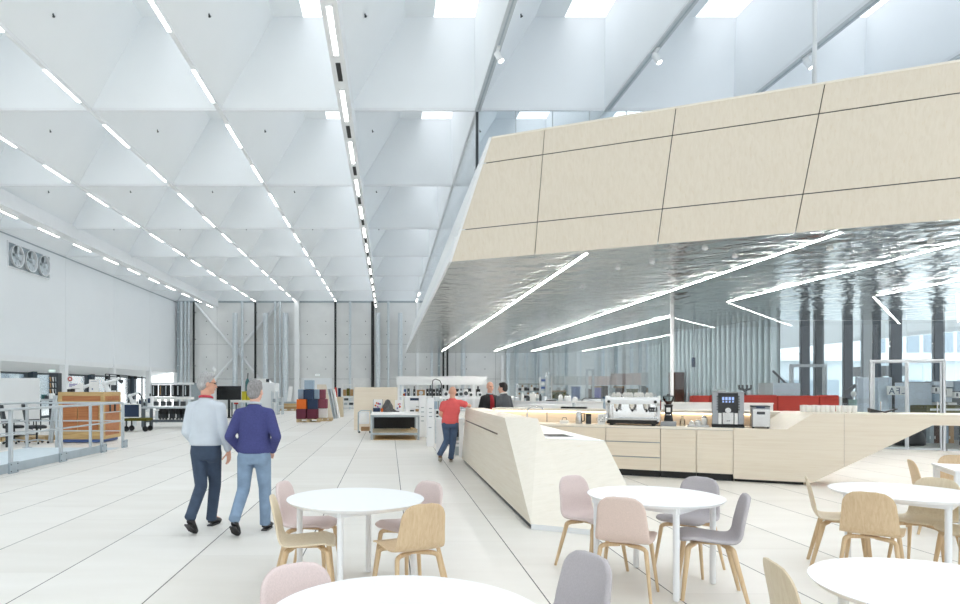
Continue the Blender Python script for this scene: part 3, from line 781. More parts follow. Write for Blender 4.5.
# ---------------------------------------------------------------- cafe bar
# island on the left: tall ledge towards the hall, worktop towards the barista
t = thing('bar_island', 'angular birch plywood bar island with a sloping front, left of the cafe tables', 'bar counter', (1.62, 7.52, 0))
a = MB()
a.hexa([(1.62, 7.52, 0.05), (2.1, 7.28, 0.05), (2.1, 14.6, 0.05), (1.62, 14.6, 0.05)], [(1.70, 9.69, 1.167), (2.1, 9.30, 1.167), (2.1, 14.6, 1.167), (1.70, 14.6, 1.167)])
a.build('ledge_body', PLYY, t, local=False)
# lighter sloping faces, a veneer on each block
a = MB(); n_ = Vector((-.12, -.46, 0.88)) * 0.012
a.extr([(1.62, 7.52, .05), (2.1, 7.28, .05), (2.1, 9.30, 1.167), (1.70, 9.69, 1.167)], n_); a.build('sloping_panel', PLYW, t, local=False)
a = MB(); a.hexa([(2.105, 7.28, .05), (2.77, 6.95, .05), (2.77, 12.3, .05), (2.105, 12.3, .05)], [(2.105, 8.87, .915), (2.77, 8.46, .915), (2.77, 12.3, .915), (2.105, 12.3, .915)])
a.build('worktop_body', PLYY, t, local=False)
a = MB(); a.extr([(2.1, 7.28, .05), (2.77, 6.95, .05), (2.77, 8.46, .915), (2.1, 8.87, .915)], n_); a.build('sloping_panel', PLYW, t, local=False)
a = MB(); a.prism([(2.105, 8.89), (2.775, 8.48), (2.775, 12.3), (2.105, 12.3)], .916, .932); a.build('worktop', LAMIN, t, local=False)
a = MB(); a.prism([(1.63, 7.57), (2.1, 7.33), (2.77, 7.0), (2.77, 12.3), (2.1, 12.3), (2.1, 14.6), (1.66, 14.6)], 0, .05); a.build('plinth', CHAR, t, local=False)
a = MB(); a.wall((1.632, 7.535), (2.77, 6.97), .05, 0, .06); a.build('kick_strip', WMETAL, t, local=False)
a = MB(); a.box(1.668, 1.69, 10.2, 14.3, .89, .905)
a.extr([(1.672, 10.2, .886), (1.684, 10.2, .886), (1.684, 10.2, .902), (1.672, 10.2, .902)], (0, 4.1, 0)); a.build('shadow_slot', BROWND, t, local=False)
t = thing('sink', 'dark recessed sink basin in the white worktop of the bar island', 'sink', (2.4, 9.4, .932))
a = MB(); a.box(2.2, 2.55, 9.1, 9.6, .9325, .938); a.build('rim', STEELD, t, local=False)
a = MB(); a.box(2.23, 2.52, 9.13, 9.57, .9385, .9395); a.build('basin', BLACK, t, local=False)
t = thing('faucet', 'curved steel faucet on the bar island worktop', 'faucet', (2.35, 11.2, .934))
a = MB(); a.cyl((0, 0, 0), (0, 0, .04), .025); a.build('base', STEEL, t, 40)
a = MB(); a.tube([(0, 0, .03), (0, 0, .26), (.02, 0, .32), (.07, 0, .345), (.24, 0, .34), (.27, 0, .31)], .013, 10); a.build('spout', STEEL, t, 50)
a = MB(); a.cyl((0, -.02, .06), (0, -.09, .09), .008); a.build('lever', STEEL, t)

# back counter, set on the slant
AN = -math.atan2(0.423, 0.906)
O_ = Vector((2.916, 12.72, 0)); U_ = Vector((math.cos(AN), math.sin(AN), 0)); V_ = Vector((-math.sin(AN), math.cos(AN), 0))
def CF(a, b, z=0): return O_ + U_ * a + V_ * b + Vector((0, 0, z))
def ac(x): return (x - 2.916) / math.cos(AN)
A0, A1, A2, A3, A4, A5 = -0.84, ac(4.01), ac(4.86), ac(5.387), ac(5.91), ac(6.97)
GRP = 'cabinets of the back counter'
def cab(a0, a1, kind, label):
    t = thing('cabinet', label, 'cabinet', CF(a0, 0), AN, GRP)
    w = a1 - a0; g = .004
    a = MB(); a.box(.001, w - .001, .022, .62, .12, .875); a.build('body', PLYW, t)
    a = MB(); a.box(.001, w - .001, .07, .6, 0, .12); a.build('plinth', BLACK, t)
    if kind == 'drawers':
        for z0, z1 in ((.125, .345), (.365, .615), (.635, .872)):
            a = MB(); a.box(g, w - g, 0, .02, z0, z1); d = a.build('drawer_front', PLYH, t)
            a = MB(); a.box(g, w - g, .004, .021, z1 - .001, z1 + .016); a.build('grip_rail', STEELD, d)
    else:
        a = MB(); a.box(g, w - g, 0, .02, .125, .872); d = a.build('door', PLYH, t)
        a = MB(); a.box(g, w - g, .004, .021, .8725, .876); a.build('grip_rail', STEELD, d)
cab(A0, 0.16, 'door', 'plywood cabinet at the left end of the back counter behind the bar island')
cab(0.164, A1, 'drawers', 'plywood drawer cabinet of the back counter under the kettle and black canister')
cab(A1 + .004, A2, 'drawers', 'plywood drawer cabinet with three drawers under the espresso machine')
cab(A2 + .004, A3, 'door', 'plywood cabinet with one door under the coffee grinder')
cab(A3 + .004, A4, 'door', 'plywood cabinet with one door under the black coffee machine')
t = thing('worktop', 'pale plywood worktop of the back counter holding the coffee machines', 'worktop', CF(A0, 0), AN)
a = MB(); a.box(0, A4 - A0, -.015, .65, .8775, .918); a.build('board', PLYW, t, bevel=.004)
# raised ledge behind with a light line under its lip
t = thing('bar_ledge', 'raised plywood ledge with a warm light under its lip behind the back counter', 'bar counter', CF(-1.12, 0), AN)
L_ = A5 + 1.12
a = MB(); a.box(0, L_, .66, 1.0, 0, 1.14); a.build('body', PLYH, t)
a = MB(); a.box(0, L_ - .78, .58, 1.02, 1.145, 1.19); a.box(L_ - .78, L_, .68, 1.02, 1.145, 1.19); a.build('top_board', PLYW, t, bevel=.004)
a = MB(); a.box(.02, L_ - .8, .615, .645, 1.125, 1.144); a.build('led_strip', LED, t)
a = MB()
for k in range(1, 5): a.box(L_ * k / 5 - .006, L_ * k / 5 + .006, .655, .661, .92, 1.125)
a.build('panel_joint', BROWND, t)
# solid block and long cantilevered bar arm
t = thing('bar_counter', 'long plywood bar with a cantilevered arm, carrying a row of white cups', 'bar counter', CF(A4, 0), AN)
def q(x): return ac(x) - A4
bl = [(0.004, .05), (q(6.95), .05), (q(8.38), 1.03), (q(14.5), 1.03), (q(14.5), 1.185), (A5 - A4, 1.185), (ac(6.63) - A4, .918), (.004, .918)]
a = MB(); a.extr([(p[0], 0.0, p[1]) for p in bl], (0, .022, 0)); f = a.build('front_panel', PLYH, t)
a = MB(); a.box(.03, q(6.63), .023, .643, .06, .912)
a.extr([(q(6.635), .023, .06), (q(6.93), .023, .06), (q(8.36), .023, 1.035), (q(8.36), .023, 1.18), (A5 - A4 + .01, .023, 1.18), (q(6.635), .023, .912)], (0, .62, 0)); a.box(q(8.365), q(14.5), .023, .643, 1.035, 1.18); a.build('core', PLYH, t)
r0 = q(6.63); r1 = A5 - A4
a = MB(); a.box(.03, r0 - .4, .023, .65, .9125, .9172); a.extr([(r0 - .4, .023, .9125), (r0, .023, .9125), (r0 - .39, .65, .9125), (r0 - .4, .65, .9125)], (0, 0, .0047))
a.hexa([(r0, .0225, .913), (r1 + .4, .0225, 1.12), (r1 + .4, .655, 1.12), (r0 - .38, .655, .913)], [(r1, .0225, 1.204), (r1 + .4, .0225, 1.204), (r1 + .4, .655, 1.204), (r1 - .37, .655, 1.204)])
a.box(r1 + .401, q(14.5), -.004, .655, 1.186, 1.204); a.box(r1 + .02, r1 + .4, -.004, .0224, 1.186, 1.204); a.build('top_board', PLYW, t)
a = MB(); a.box(.03, q(6.85), .08, .6, 0, .06); a.build('plinth', BLACK, t)
a = MB(); a.box(q(7.35) - .001, q(7.35) + .001, -.003, .001, .345, 1.18); a.build('joint', BROWND, f)

def on(px, b):           # a along the counter for a picture column at distance b behind the front
    r = (px - VX) / F
    # solve X = r Y on the line O + a U + b V
    return (r * (O_.y + b * V_.y) - (O_.x + b * V_.x)) / (U_.x - r * U_.y)
ZW = .918
# espresso machine
t = thing('espresso_machine', 'large white and steel espresso machine with cups on top on the back counter', 'coffee machine', CF(on(633, .28), .28, ZW), AN)
W = .47
a = MB(); a.box(-W + .03, W - .03, -.24, .22, .03, .10); a.build('base', BLACK, t, bevel=.01)
for x, y in ((-.36, -.2), (.36, -.2), (-.36, .18), (.36, .18)):
    a = MB(); a.cyl((x, y, 0), (x, y, .03), .03); a.build('foot', BLACK, t, 40)
a = MB(); a.box(-W + .02, W - .02, -.27, .16, .10, .135); a.build('drip_tray', STEEL, t, bevel=.008)
a = MB(); a.box(-W + .05, W - .05, .0, .24, .135, .46); a.build('back_panel', CHROME, t)
for s in (-1, 1):
    a = MB(); a.extr([(s * W, -.27, .08), (s * W, .26, .08), (s * W, .28, .5), (s * W, .2, .54), (s * W, -.2, .54), (s * W, -.24, .42), (s * W, -.14, .36), (s * W, -.14, .17)], (-s * .045, 0, 0)); a.build('side_panel', WHITE, t, bevel=.01)
a = MB(); a.extr([(-W + .04, -.26, .39), (-W + .04, .25, .39), (-W + .04, .25, .5), (-W + .04, -.2, .52), (-W + .04, -.26, .47)], (2 * W - .08, 0, 0)); a.build('head_body', WHITE, t, bevel=.012)
a = MB(); a.box(-W + .04, W - .04, -.2, .24, .5, .515); tr = a.build('cup_tray', STEEL, t)
a = MB()
for z in (.55, .575): a.tube([(-W + .06, -.19, z), (W - .06, -.19, z)], .006, 8)
for x in (-.4, -.15, .15, .4): a.cyl((x, -.19, .515), (x, -.19, .575), .005, n=8)
a.build('cup_rail', CHROME, tr)
for k, x in enumerate((-.27, 0, .24)):
    a = MB(); a.cyl((x, -.17, .39), (x, -.17, .31), .055, .05, 18); a.cyl((x, -.17, .31), (x, -.17, .275), .036, .036, 18); g_ = a.build('group_head', CHROME, t, 40)
    a = MB(); a.cyl((x, -.2, .295), (x + .02, -.36, .275), .016, .02, 12); a.build('portafilter_handle', BLACK, g_, 40)
for x in (-.4, .4):
    a = MB(); a.tube([(x, -.22, .4), (x, -.27, .34), (x * .97, -.26, .2), (x * .95, -.24, .16)], .007, 8); a.build('steam_wand', CHROME, t, 50)
    a = MB(); a.cyl((x, -.262, .435), (x, -.3, .435), .028, .024, 14); a.build('steam_knob', BLACK, t, 40)
a = MB(); a.box(.28, .41, -.15, -.005, .25, .33); p_ = a.build('control_panel', CHAR, t, bevel=.004)
a = MB()
for k in range(3): a.cyl((.31 + .035 * k, -.151, .29), (.31 + .035 * k, -.156, .29), .009, n=10)
a.build('button', STEEL, p_)
a = MB(); a.box(.22, .245, -.02, -.003, .24, .34); a.build('gauge_plate', BLACK, t)
a = MB(); a.box(W - .012, W + .004, -.1, .2, .28, .46); a.build('badge_stripe', RED, t)
def cup_set(xs_, y, z, kind):
    pass
k = 0
cupproto = None
for x, y, h in ((-.33, -.08, .075), (-.24, -.1, .085), (-.14, -.06, .08), (-.03, -.1, .09), (.06, -.05, .08), (.16, -.09, .08), (.25, -.05, .07), (-.28, .1, .085), (-.1, .1, .085), (.1, .1, .085), (.3, .12, .075)):
    p = CF(on(633, .28), .28, ZW) + U_ * x + V_ * y + Vector((0, 0, .523)); k += 1
    lb = ('upside-down white cup on the espresso machine, %s from left, %s row' % (ORD[k - 1 if k < 8 else k - 8], 'front' if k < 8 else 'back'))
    if cupproto is None:
        t = thing('coffee_cup', lb, 'cup', p, AN, 'cups on the espresso machine')
        a = MB(); a.lathe([(.042, 0), (.042, .006), (.036, .05), (.022, .075), (.022, .08), (0, .08)], n=18); b = a.build('bowl', PORC, t, 50)
        a = MB(); a.tube([(.036, 0, .02), (.06, 0, .024), (.062, 0, .045), (.034, 0, .055)], .005, 8); a.build('handle', PORC, t, 50)
        cupproto = t
    else: dup(cupproto, p, AN + k, lb)
# grinder
t = thing('coffee_grinder', 'black coffee grinder with a clear bean hopper right of the espresso machine', 'coffee grinder', CF(on(668.5, .3), .3, ZW), AN)
a = MB(); a.box(-.13, .13, -.16, .16, 0, .085); a.build('knock_box', STEELD, t, bevel=.006)
a = MB(); a.loft([(0, .02, .085, .08, .1), (0, .02, .12, .075, .09), (0, .03, .2, .062, .075), (0, .03, .34, .065, .085), (0, .03, .38, .075, .09)], pw=3); a.build('body', BLACK, t, 40)
a = MB(); a.box(-.035, .035, -.075, -.05, .25, .33); a.build('display', PAPER, t, bevel=.004)
a = MB(); a.tube([(-.04, -.03, .2), (-.03, -.12, .2), (.03, -.12, .2), (.04, -.03, .2)], .008, 8); a.build('portafilter_fork', CHROME, t, 50)
a = MB(); a.lathe([(.045, .38), (.05, .41), (.1, .47), (.105, .53), (.1, .53), (.095, .47), (.04, .41)], c=(0, .03, 0)); h = a.build('hopper', BOTTLEG, t, 40)
a = MB(); a.lathe([(.0, .385), (.04, .39), (.07, .44), (.07, .45), (0, .452)], c=(0, .03, 0)); a.build('coffee_beans', BROWND, h, 40)
a = MB(); a.lathe([(.09, .531), (.09, .545), (.03, .55), (.03, .575), (0, .575)], c=(0, .03, 0)); a.build('hopper_lid', CHAR, h, 40)
# bottle
def bottle(px, b, label, h, r, mt, nm='glass_bottle'):
    t = thing(nm, label, 'bottle', CF(on(px, b), b, ZW), AN)
    a = MB(); a.lathe([(r, 0), (r, h * .5), (r * .9, h * .6), (r * .35, h * .74), (r * .33, h * .9), (r * .4, h * .92), (0, h * .93)], n=18); a.build('body', mt, t, 45)
    a = MB(); a.lathe([(r * .38, h * .93), (r * .38, h), (0, h)], n=14); a.build('stopper', STEEL, t, 45)
bottle(682.5, .25, 'small clear glass bottle between the grinder and the tray of jars', .19, .045, BOTTLEG)
t = thing('serving_tray', 'steel serving tray with glass jars left of the black coffee machine', 'tray', CF(on(698, .25), .25, ZW), AN)
a = MB(); a.box(-.17, .17, -.12, .12, 0, .012); a.build('plate', STEEL, t, bevel=.004)
a = MB(); a.box(-.17, .17, -.12, -.112, .012, .03); a.box(-.17, .17, .112, .12, .012, .03); a.build('rim', STEEL, t)
for k, (x, y, h, r, lb) in enumerate(((-.1, 0, .09, .045, 'left'), (0, -.02, .11, .05, 'middle'), (.1, .02, .18, .05, 'tall right'))):
    j = thing('sugar_jar', '%s white jar on the steel tray beside the black coffee machine' % lb, 'jar', CF(on(698, .25), .25, ZW + .0125) + U_ * x + V_ * y, AN, 'jars on the steel tray')
    a = MB(); a.lathe([(r * .9, 0), (r, .02), (r, h * .7), (r * .8, h * .8), (0, h * .8)], n=18); a.build('body', PORC, j, 45)
    a = MB(); a.lathe([(r * .82, h * .8), (r * .7, h * .92), (r * .2, h), (0, h)], n=18); a.build('lid', STEEL, j, 45)
# bean-to-cup machine
t = thing('coffee_machine', 'tall dark grey automatic coffee machine with a touch screen on the back counter', 'coffee machine', CF(on(727.5, .32), .32, ZW), AN)
a = MB(); a.box(-.25, .25, -.24, .24, 0, .045); a.build('base', BLACK, t, bevel=.006)
a = MB(); a.box(-.245, .245, -.2, .24, .046, .6); a.build('body', CHAR, t, bevel=.008)
for s in (-1, 1):
    a = MB(); a.box(s * .2 - .045, s * .2 + .045, -.245, -.2, .06, .6); p_ = a.build('side_pillar', STEELD, t, bevel=.006)
    a = MB()
    for k in range(6): a.box(s * .165 - .012, s * .165 + .012, -.25, -.245, .3 + .045 * k, .325 + .045 * k)
    a.build('button', CHAR, p_)
a = MB(); a.box(-.152, .152, -.225, -.2005, .27, .595); s_ = a.build('front_panel', BLACKG, t)
a = MB(); a.box(-.1, .1, -.228, -.2255, .42, .55); sc = a.build('touch_screen', SCREEN, s_)
a = MB(); a.box(-.255, .255, -.25, .245, .601, .615); a.build('top_edge', STEELD, t)
a = MB()
for k in range(4):
    x = -.075 + .05 * k; a.box(x - .018, x + .018, -.2295, -.2282, .475, .53); a.box(x - .014, x + .014, -.2295, -.2282, .435, .46)
tag(a.build('screen_icon', ICON, s_), 'rows of lit drink pictures')
a = MB(); a.box(-.085, .085, -.235, -.2005, .06, .26); a.build('dispenser_front', STEEL, t, bevel=.004)
a = MB(); a.cyl((0, -.2, .3), (0, -.265, .3), .045, .045, 20); a.build('spout', STEEL, t, 40)
for s in (-1, 1):
    a = MB(); a.box(s * .125 - .025, s * .125 + .025, -.238, -.2005, .06, .25); a.build('steel_strip', PAPER, t)
a = MB(); a.box(-.02, -.005, -.2365, -.235, .11, .125); a.box(.005, .03, -.2365, -.235, .11, .125); a.build('label_mark', CHAR, t)
# milk cooler
t = thing('milk_cooler', 'small steel milk cooler right of the dark coffee machine', 'cooler', CF(on(759.8, .235), .235, ZW), AN)
a = MB(); a.box(-.135, .135, -.2, .2, .02, .36); a.build('body', STEELD, t, bevel=.008)
a = MB(); a.box(-.12, .135, -.225, -.201, .03, .33); d = a.build('door', STEEL, t, bevel=.006)
a = MB(); a.box(-.06, .06, -.229, -.2255, .24, .285); a.build('display', CHAR, d)
a = MB(); a.box(-.14, .14, -.21, .2, .361, .385); a.build('lid', CHAR, t, bevel=.008)
a = MB(); a.box(-.07, .06, -.22, -.205, .345, .375); a.build('handle', NAVYC, t)
for x in (-.11, .11):
    a = MB(); a.cyl((x, -.15, 0), (x, -.15, .02), .018); a.build('foot', BLACK, t)
# left group
t = thing('water_kettle', 'white and steel insulated jug on the back counter left of the espresso machine', 'jug', CF(on(579, .3), .3, ZW), AN)
a = MB(); a.lathe([(.062, 0), (.065, .02), (.06, .2), (.05, .225), (0, .225)], n=20); a.build('body', STEEL, t, 45)
a = MB(); a.tube([(.055, 0, .2), (.1, 0, .2), (.1, 0, .06), (.06, 0, .04)], .01, 8); a.build('handle', BLACK, t, 50)
a = MB(); a.lathe([(.05, .226), (.045, .245), (.015, .25), (0, .25)], n=18); a.build('lid', WHITE, t, 45)
t = thing('canister', 'black round canister between the jug and the espresso machine', 'canister', CF(on(588.5, .28), .28, ZW), AN)
a = MB(); a.lathe([(.048, 0), (.05, .01), (.05, .16), (0, .16)], n=20); a.build('body', CHAR, t, 45)
a = MB(); a.lathe([(.052, .161), (.052, .19), (.0, .195)], n=20); a.build('lid', BLACK, t, 45)
t = thing('menu_stand', 'small white menu stand with grey print left of the espresso machine', 'sign', CF(on(601.5, .22), .22, ZW), AN)
a = MB(); a.extr([(-.07, 0, .0), (-.07, .02, 0), (-.07, .06, .2), (-.07, .045, .2)], (.14, 0, 0)); b = a.build('card', PAPER, t)
a = MB()
for k in range(4):
    z = .05 + .035 * k
    for j in range(4):
        if (k * 3 + j) % 4: a.cbox((-.045 + .03 * j, .0022 + .0455 * (z / .2) - .004, z), (.022, .003, .018))
a.build('print', STEELD, b)
t = thing('napkin_box', 'low white napkin box with a steel clip on the left of the back counter', 'box', CF(on(564.5, .3), .3, ZW), AN)
a = MB(); a.box(-.08, .08, -.07, .07, 0, .06); a.build('body', PORC, t, bevel=.006)
a = MB(); a.tube([(-.05, 0, .06), (-.03, 0, .11), (.03, 0, .115), (.05, 0, .06)], .006, 8); a.build('clip', CHAR, t, 50)
t = thing('milk_pitcher', 'steel milk pitcher at the left of the espresso machine', 'pitcher', CF(on(601, .44), .44, ZW), AN + 3.14)
a = MB(); a.lathe([(.05, 0), (.055, .02), (.048, .1), (.045, .14), (.04, .14), (0, .02)], n=18); a.build('body', STEEL, t, 45)
a = MB(); a.tube([(.045, 0, .12), (.08, 0, .11), (.08, 0, .05), (.052, 0, .035)], .006, 8); a.build('handle', STEEL, t, 50)
# paper cups in a row on the arm
pc = None
pos = [802.5, 807.5, 812.5, 817.5, 822.5, 827, 832.5, 838.5, 844, 849, 854.5, 805, 815, 825]
for k, px in enumerate(pos):
    b = .16 if k < 11 else .3
    p = CF(on(px, b), b, 1.205)
    lb = 'white cup in the %s row on the plywood bar arm, %s from the left' % ('front' if k < 11 else 'rear', ORD[k if k < 11 else k - 11])
    if pc is None:
        t = thing('paper_cup', lb, 'cup', p, AN, 'white cups on the bar arm')
        a = MB(); a.lathe([(.018, 0), (.03, .004), (.037, .02), (.039, .108), (.036, .108), (.034, .022), (0, .006)], n=20); a.build('cup_wall', PORC, t, 50)
        a = MB(); a.lathe([(.039, .1085), (.0395, .111), (.0385, .114), (.036, .111)], n=20); a.build('rolled_rim', PORC, t, 50)
        pc = t
    else: dup(pc, p, AN, lb)
# ---------------------------------------------------------------- cafe tables and chairs
HT = .727
def round_table(c, label, rz=0.0, Rr=.55, lr=.47):
    t = thing('round_table', label, 'table', (c[0], c[1], 0), rz, 'round white cafe tables')
    a = MB(); a.lathe([(Rr - .022, HT - .026), (Rr - .004, HT - .008), (Rr, HT - .004), (Rr, HT), (0, HT)], n=72); a.build('tabletop', LAMIN, t, 30)
    a = MB()
    s = lr * .74
    for x0, x1, y0, y1 in ((-s, s, -s - .015, -s + .015), (-s, s, s - .015, s + .015), (-s - .015, -s + .015, -s, s), (s - .015, s + .015, -s, s)): a.box(x0, x1, y0, y1, HT - .066, HT - .0262)
    o = a.build('apron', WMETAL, t); o.rotation_euler = (0, 0, R(45))
    for k in range(4):
        x, y = lr * math.cos(k * math.pi / 2), lr * math.sin(k * math.pi / 2)
        a = MB(); a.cyl((x, y, .012), (x, y, HT - .0262), .024, .024, 20); a.ell((x, y, 0.012), (.02, .02, .012), n=12, k=6); a.build('leg', WMETAL, t, 40)
    return t
round_table((-.266, 5.30), 'round white cafe table on the left, with two wooden and two rose chairs around it', R(-11))
round_table((2.19, 5.44), 'round white cafe table in front of the bar, with rose and grey upholstered chairs', R(-3), Rr=.53)
round_table((4.41, 5.64), 'round white cafe table on the right surrounded by wooden chairs, farther of the two there', R(-3))
round_table((.07, 2.57), 'round white cafe table nearest the viewer at the bottom centre', R(15))
round_table((2.49, 2.90), 'round white cafe table nearest the viewer at the bottom right', R(25))
# square-cornered table at the right edge
vx, vy = .423, .906
t = thing('square_table', 'white rectangular cafe table at the right edge behind the round one', 'table', (6.05, 7.06, 0), AN)
a = MB(); a.box(0, 1.3, 0, .77, HT - .02, HT); a.build('tabletop', LAMIN, t, bevel=.004)
a = MB(); a.box(.03, 1.27, .03, .05, HT - .07, HT - .0205); a.box(.03, 1.27, .72, .74, HT - .07, HT - .0205); a.box(.03, .05, .05, .72, HT - .07, HT - .0205); a.box(1.25, 1.27, .05, .72, HT - .07, HT - .0205); a.build('apron', WMETAL, t)
for x, y in ((.04, .04), (1.26, .04), (.04, .73), (1.26, .73)):
    a = MB(); a.box(x - .027, x + .027, y - .027, y + .027, 0, HT - .0205); a.build('leg', WMETAL, t, bevel=.003)

# one-piece moulded shell on four bent legs; local front is +y
def shell(th, mat, t):
    prof = [(.225, .440), (.216, .452), (.185, .461), (.13, .463), (.06, .457), (-.03, .449), (-.10, .446), (-.150, .452), (-.182, .472), (-.203, .510), (-.216, .56), (-.228, .62), (-.240, .68), (-.251, .735), (-.258, .775), (-.263, .800)]
    # resample along arc length
    P = [Vector((0, y, z)) for y, z in prof]
    L = [0]
    for i in range(1, len(P)): L.append(L[-1] + (P[i] - P[i - 1]).length)
    nu, nv = 44, 18
    def samp(s):
        for i in range(1, len(P)):
            if s <= L[i] + 1e-9:
                f = (s - L[i - 1]) / (L[i] - L[i - 1])
                # smooth interpolation (Catmull-Rom)
                p0, p1, p2, p3 = P[max(i - 2, 0)], P[i - 1], P[i], P[min(i + 1, len(P) - 1)]
                return 0.5 * ((2 * p1) + (p2 - p0) * f + (2 * p0 - 5 * p1 + 4 * p2 - p3) * f * f + (3 * p1 - p0 - 3 * p2 + p3) * f ** 3)
        return P[-1]
    tot = L[-1]
    def half(s):
        f = s / tot
        w = .212 if f < .36 else .212 - (.212 - .174) * min(1, (f - .36) / .5)
        r = .10                      # corner radii at the front and the top
        for d, rr in ((s, .075), (tot - s, .125)):
            if d < rr:
                k = 1 - (1 - d / rr) ** 2.3
                w = w - rr * (1 - max(k, 0) ** .5)
        return max(w, .004)
    grid = []
    for i in range(nu + 1):
        u = i / nu; s = tot * (0.5 - 0.5 * math.cos(math.pi * u)) * .35 + tot * u * .65
        c = samp(s); f = s / tot; w = half(s); row = []
        bk = max(0, min(1, (f - .45) / .25))
        for j in range(nv + 1):
            v = -1 + 2 * j / nv; v = math.sin(v * math.pi / 2) * .45 + v * .55
            x = v * w
            q = (x / .22) ** 2
            row.append(Vector((x, c.y + bk * .035 * q, c.z + (1 - bk) * (.012 * q if f > .1 else .004 * q))))
        grid.append(row)
    vs = []; nrm = []
    for i in range(nu + 1):
        for j in range(nv + 1):
            a_ = grid[min(i + 1, nu)][j] - grid[max(i - 1, 0)][j]; b_ = grid[i][min(j + 1, nv)] - grid[i][max(j - 1, 0)]
            n = b_.cross(a_)
            n = n.normalized() if n.length > 1e-9 else Vector((0, 0, 1))
            nrm.append(n); vs.append(grid[i][j])
    m = MB(); n0 = (nu + 1) * (nv + 1)
    def edge(i, j):
        e = min(i, nu - i, 99) ; g = min(j, nv - j)
        k = min(e / 2.0, g / 2.0, 1.0)
        return math.sqrt(max(0, 1 - (1 - k) ** 2)) if th > .02 else (1.0 if k > 0 else .75)
    top = []; bot = []
    for i in range(nu + 1):
        for j in range(nv + 1):
            q = i * (nv + 1) + j; k = .25 + .75 * edge(i, j)
            top.append(vs[q] + nrm[q] * th / 2 * k); bot.append(vs[q] - nrm[q] * th / 2 * k)
    fs = []
    idx = lambda i, j: i * (nv + 1) + j
    for i in range(nu):
        for j in range(nv):
            fs.append((idx(i, j), idx(i, j + 1), idx(i + 1, j + 1), idx(i + 1, j)))
            fs.append((n0 + idx(i, j), n0 + idx(i + 1, j), n0 + idx(i + 1, j + 1), n0 + idx(i, j + 1)))
    rim = [idx(0, j) for j in range(nv)] + [idx(i, nv) for i in range(nu)] + [idx(nu, j) for j in range(nv, 0, -1)] + [idx(i, 0) for i in range(nu, 0, -1)]
    for k in range(len(rim)):
        a_, b_ = rim[k], rim[(k + 1) % len(rim)]; fs.append((a_, b_, n0 + b_, n0 + a_))
    m._add(top + bot, fs)
    return m.build('seat_shell', mat, t, 60)
def chair(name, label, mat, th, legmat, group):
    t = thing(name, label, 'chair', (0, 0, 0), 0, group)
    shell(th, mat, t)
    for sx in (-1, 1):
        for sy in (-1, 1):
            fx, fy = sx * .212, (.215 if sy > 0 else -.235)
            tx, ty = sx * .158, (.165 if sy > 0 else -.125)
            zt = .428 if th < .02 else .42
            pts = []
            for k in range(5): f = k / 4 * .86; pts.append(Vector((fx + (tx - fx) * f, fy + (ty - fy) * f, (zt - .04) * k / 4)))
            e = pts[-1]
            for k in range(1, 6):
                a_ = k / 5 * math.pi / 2
                pts.append(Vector((e.x - sx * .06 * (1 - math.cos(a_)), e.y - sy * .035 * (1 - math.cos(a_)), e.z + (zt - .012 - e.z) * math.sin(a_))))
            pts.append(Vector((sx * .03, pts[-1].y * .75, zt - .012)))
            rs = [.0105 + .0065 * min(1, k / 4) for k in range(len(pts))]; rs[-1] = .012
            a = MB(); a.tube(pts, rs, 10, flat=1.25); a.build('leg', legmat, t, 60)
    a = MB(); a.box(-.05, .05, -.09, .14, .405 if th > .02 else .41, .419 if th > .02 else .427); a.build('seat_bracket', legmat, t, bevel=.004)
    return t
PROT = {'oak': chair('cafe_chair', 'x', OAK, .012, OAKLEG, 'moulded cafe chairs'),
        'pale': None,
        'rose': chair('cafe_chair', 'x', PINK, .030, OAKLEG, 'moulded cafe chairs'),
        'blush': chair('cafe_chair', 'x', PINKWARM, .030, OAKLEG, 'moulded cafe chairs'),
        'grey': chair('cafe_chair', 'x', GREYF, .030, OAKLEG, 'moulded cafe chairs')}
PROT['pale'] = chair('cafe_chair', 'x', OAKPALE, .012, OAKLEG, 'moulded cafe chairs')
used = set()
def put(kind, bx, by, head, label):
    """bx, by: where the top of the back stands; head: compass of the front, degrees from +x"""
    a_ = R(head); x, y = bx + .26 * math.cos(a_), by + .26 * math.sin(a_)
    p = PROT[kind]
    if kind in used: p = dup(p, (x, y, 0), a_ - math.pi / 2, label)
    else: used.add(kind); p.location = (x, y, 0); p.rotation_euler = (0, 0, a_ - math.pi / 2); p['label'] = label
    return p
put('pale', -.89, 4.98, 4, 'pale wooden chair seen from its side, nearer than the rose chair at the left table')
put('rose', -.93, 5.73, -14, 'rose upholstered chair at the left round table, behind the pale wooden chair')
put('rose', .37, 5.74, 220, 'rose upholstered chair at the far right side of the left round table')
put('oak', .26, 4.62, 115, 'oak chair with its back to the viewer at the left round table')
put('rose', 1.69, 6.12, -62, 'rose upholstered chair beside the sloping front of the bar island')
put('blush', 1.72, 4.90, 62, 'blush pink chair with its back to the viewer at the round table before the bar')
put('grey', 2.85, 6.02, 222, 'grey upholstered chair at the far side of the round table before the bar')
put('grey', 2.74, 5.04, 161, 'grey upholstered chair seen from its side, right of the table before the bar')
put('rose', -.44, 3.06, -60, 'rose upholstered chair at the bottom edge of the picture, beside the nearest round table')
put('grey', 1.0, 3.25, 204, 'grey upholstered chair at the bottom edge, right of the nearest round table')
put('pale', 3.81, 6.03, -30, 'pale wooden chair seen from its side at the left of the right round table')
put('oak', 3.735, 5.14, 49, 'oak chair with its back to the viewer at the right round table')
put('pale', 4.95, 5.95, 212, 'pale wooden chair at the far right of the right round table')
put('pale', 4.97, 5.22, 163, 'wooden chair cut by the right edge of the picture, facing the right round table')
put('pale', 1.80, 3.10, -9, 'pale wooden chair left of the bottom right round table, its back edge towards the viewer')
put('oak', 1.62, 2.42, 36, 'oak chair of which only the top shows under the bottom right round table')
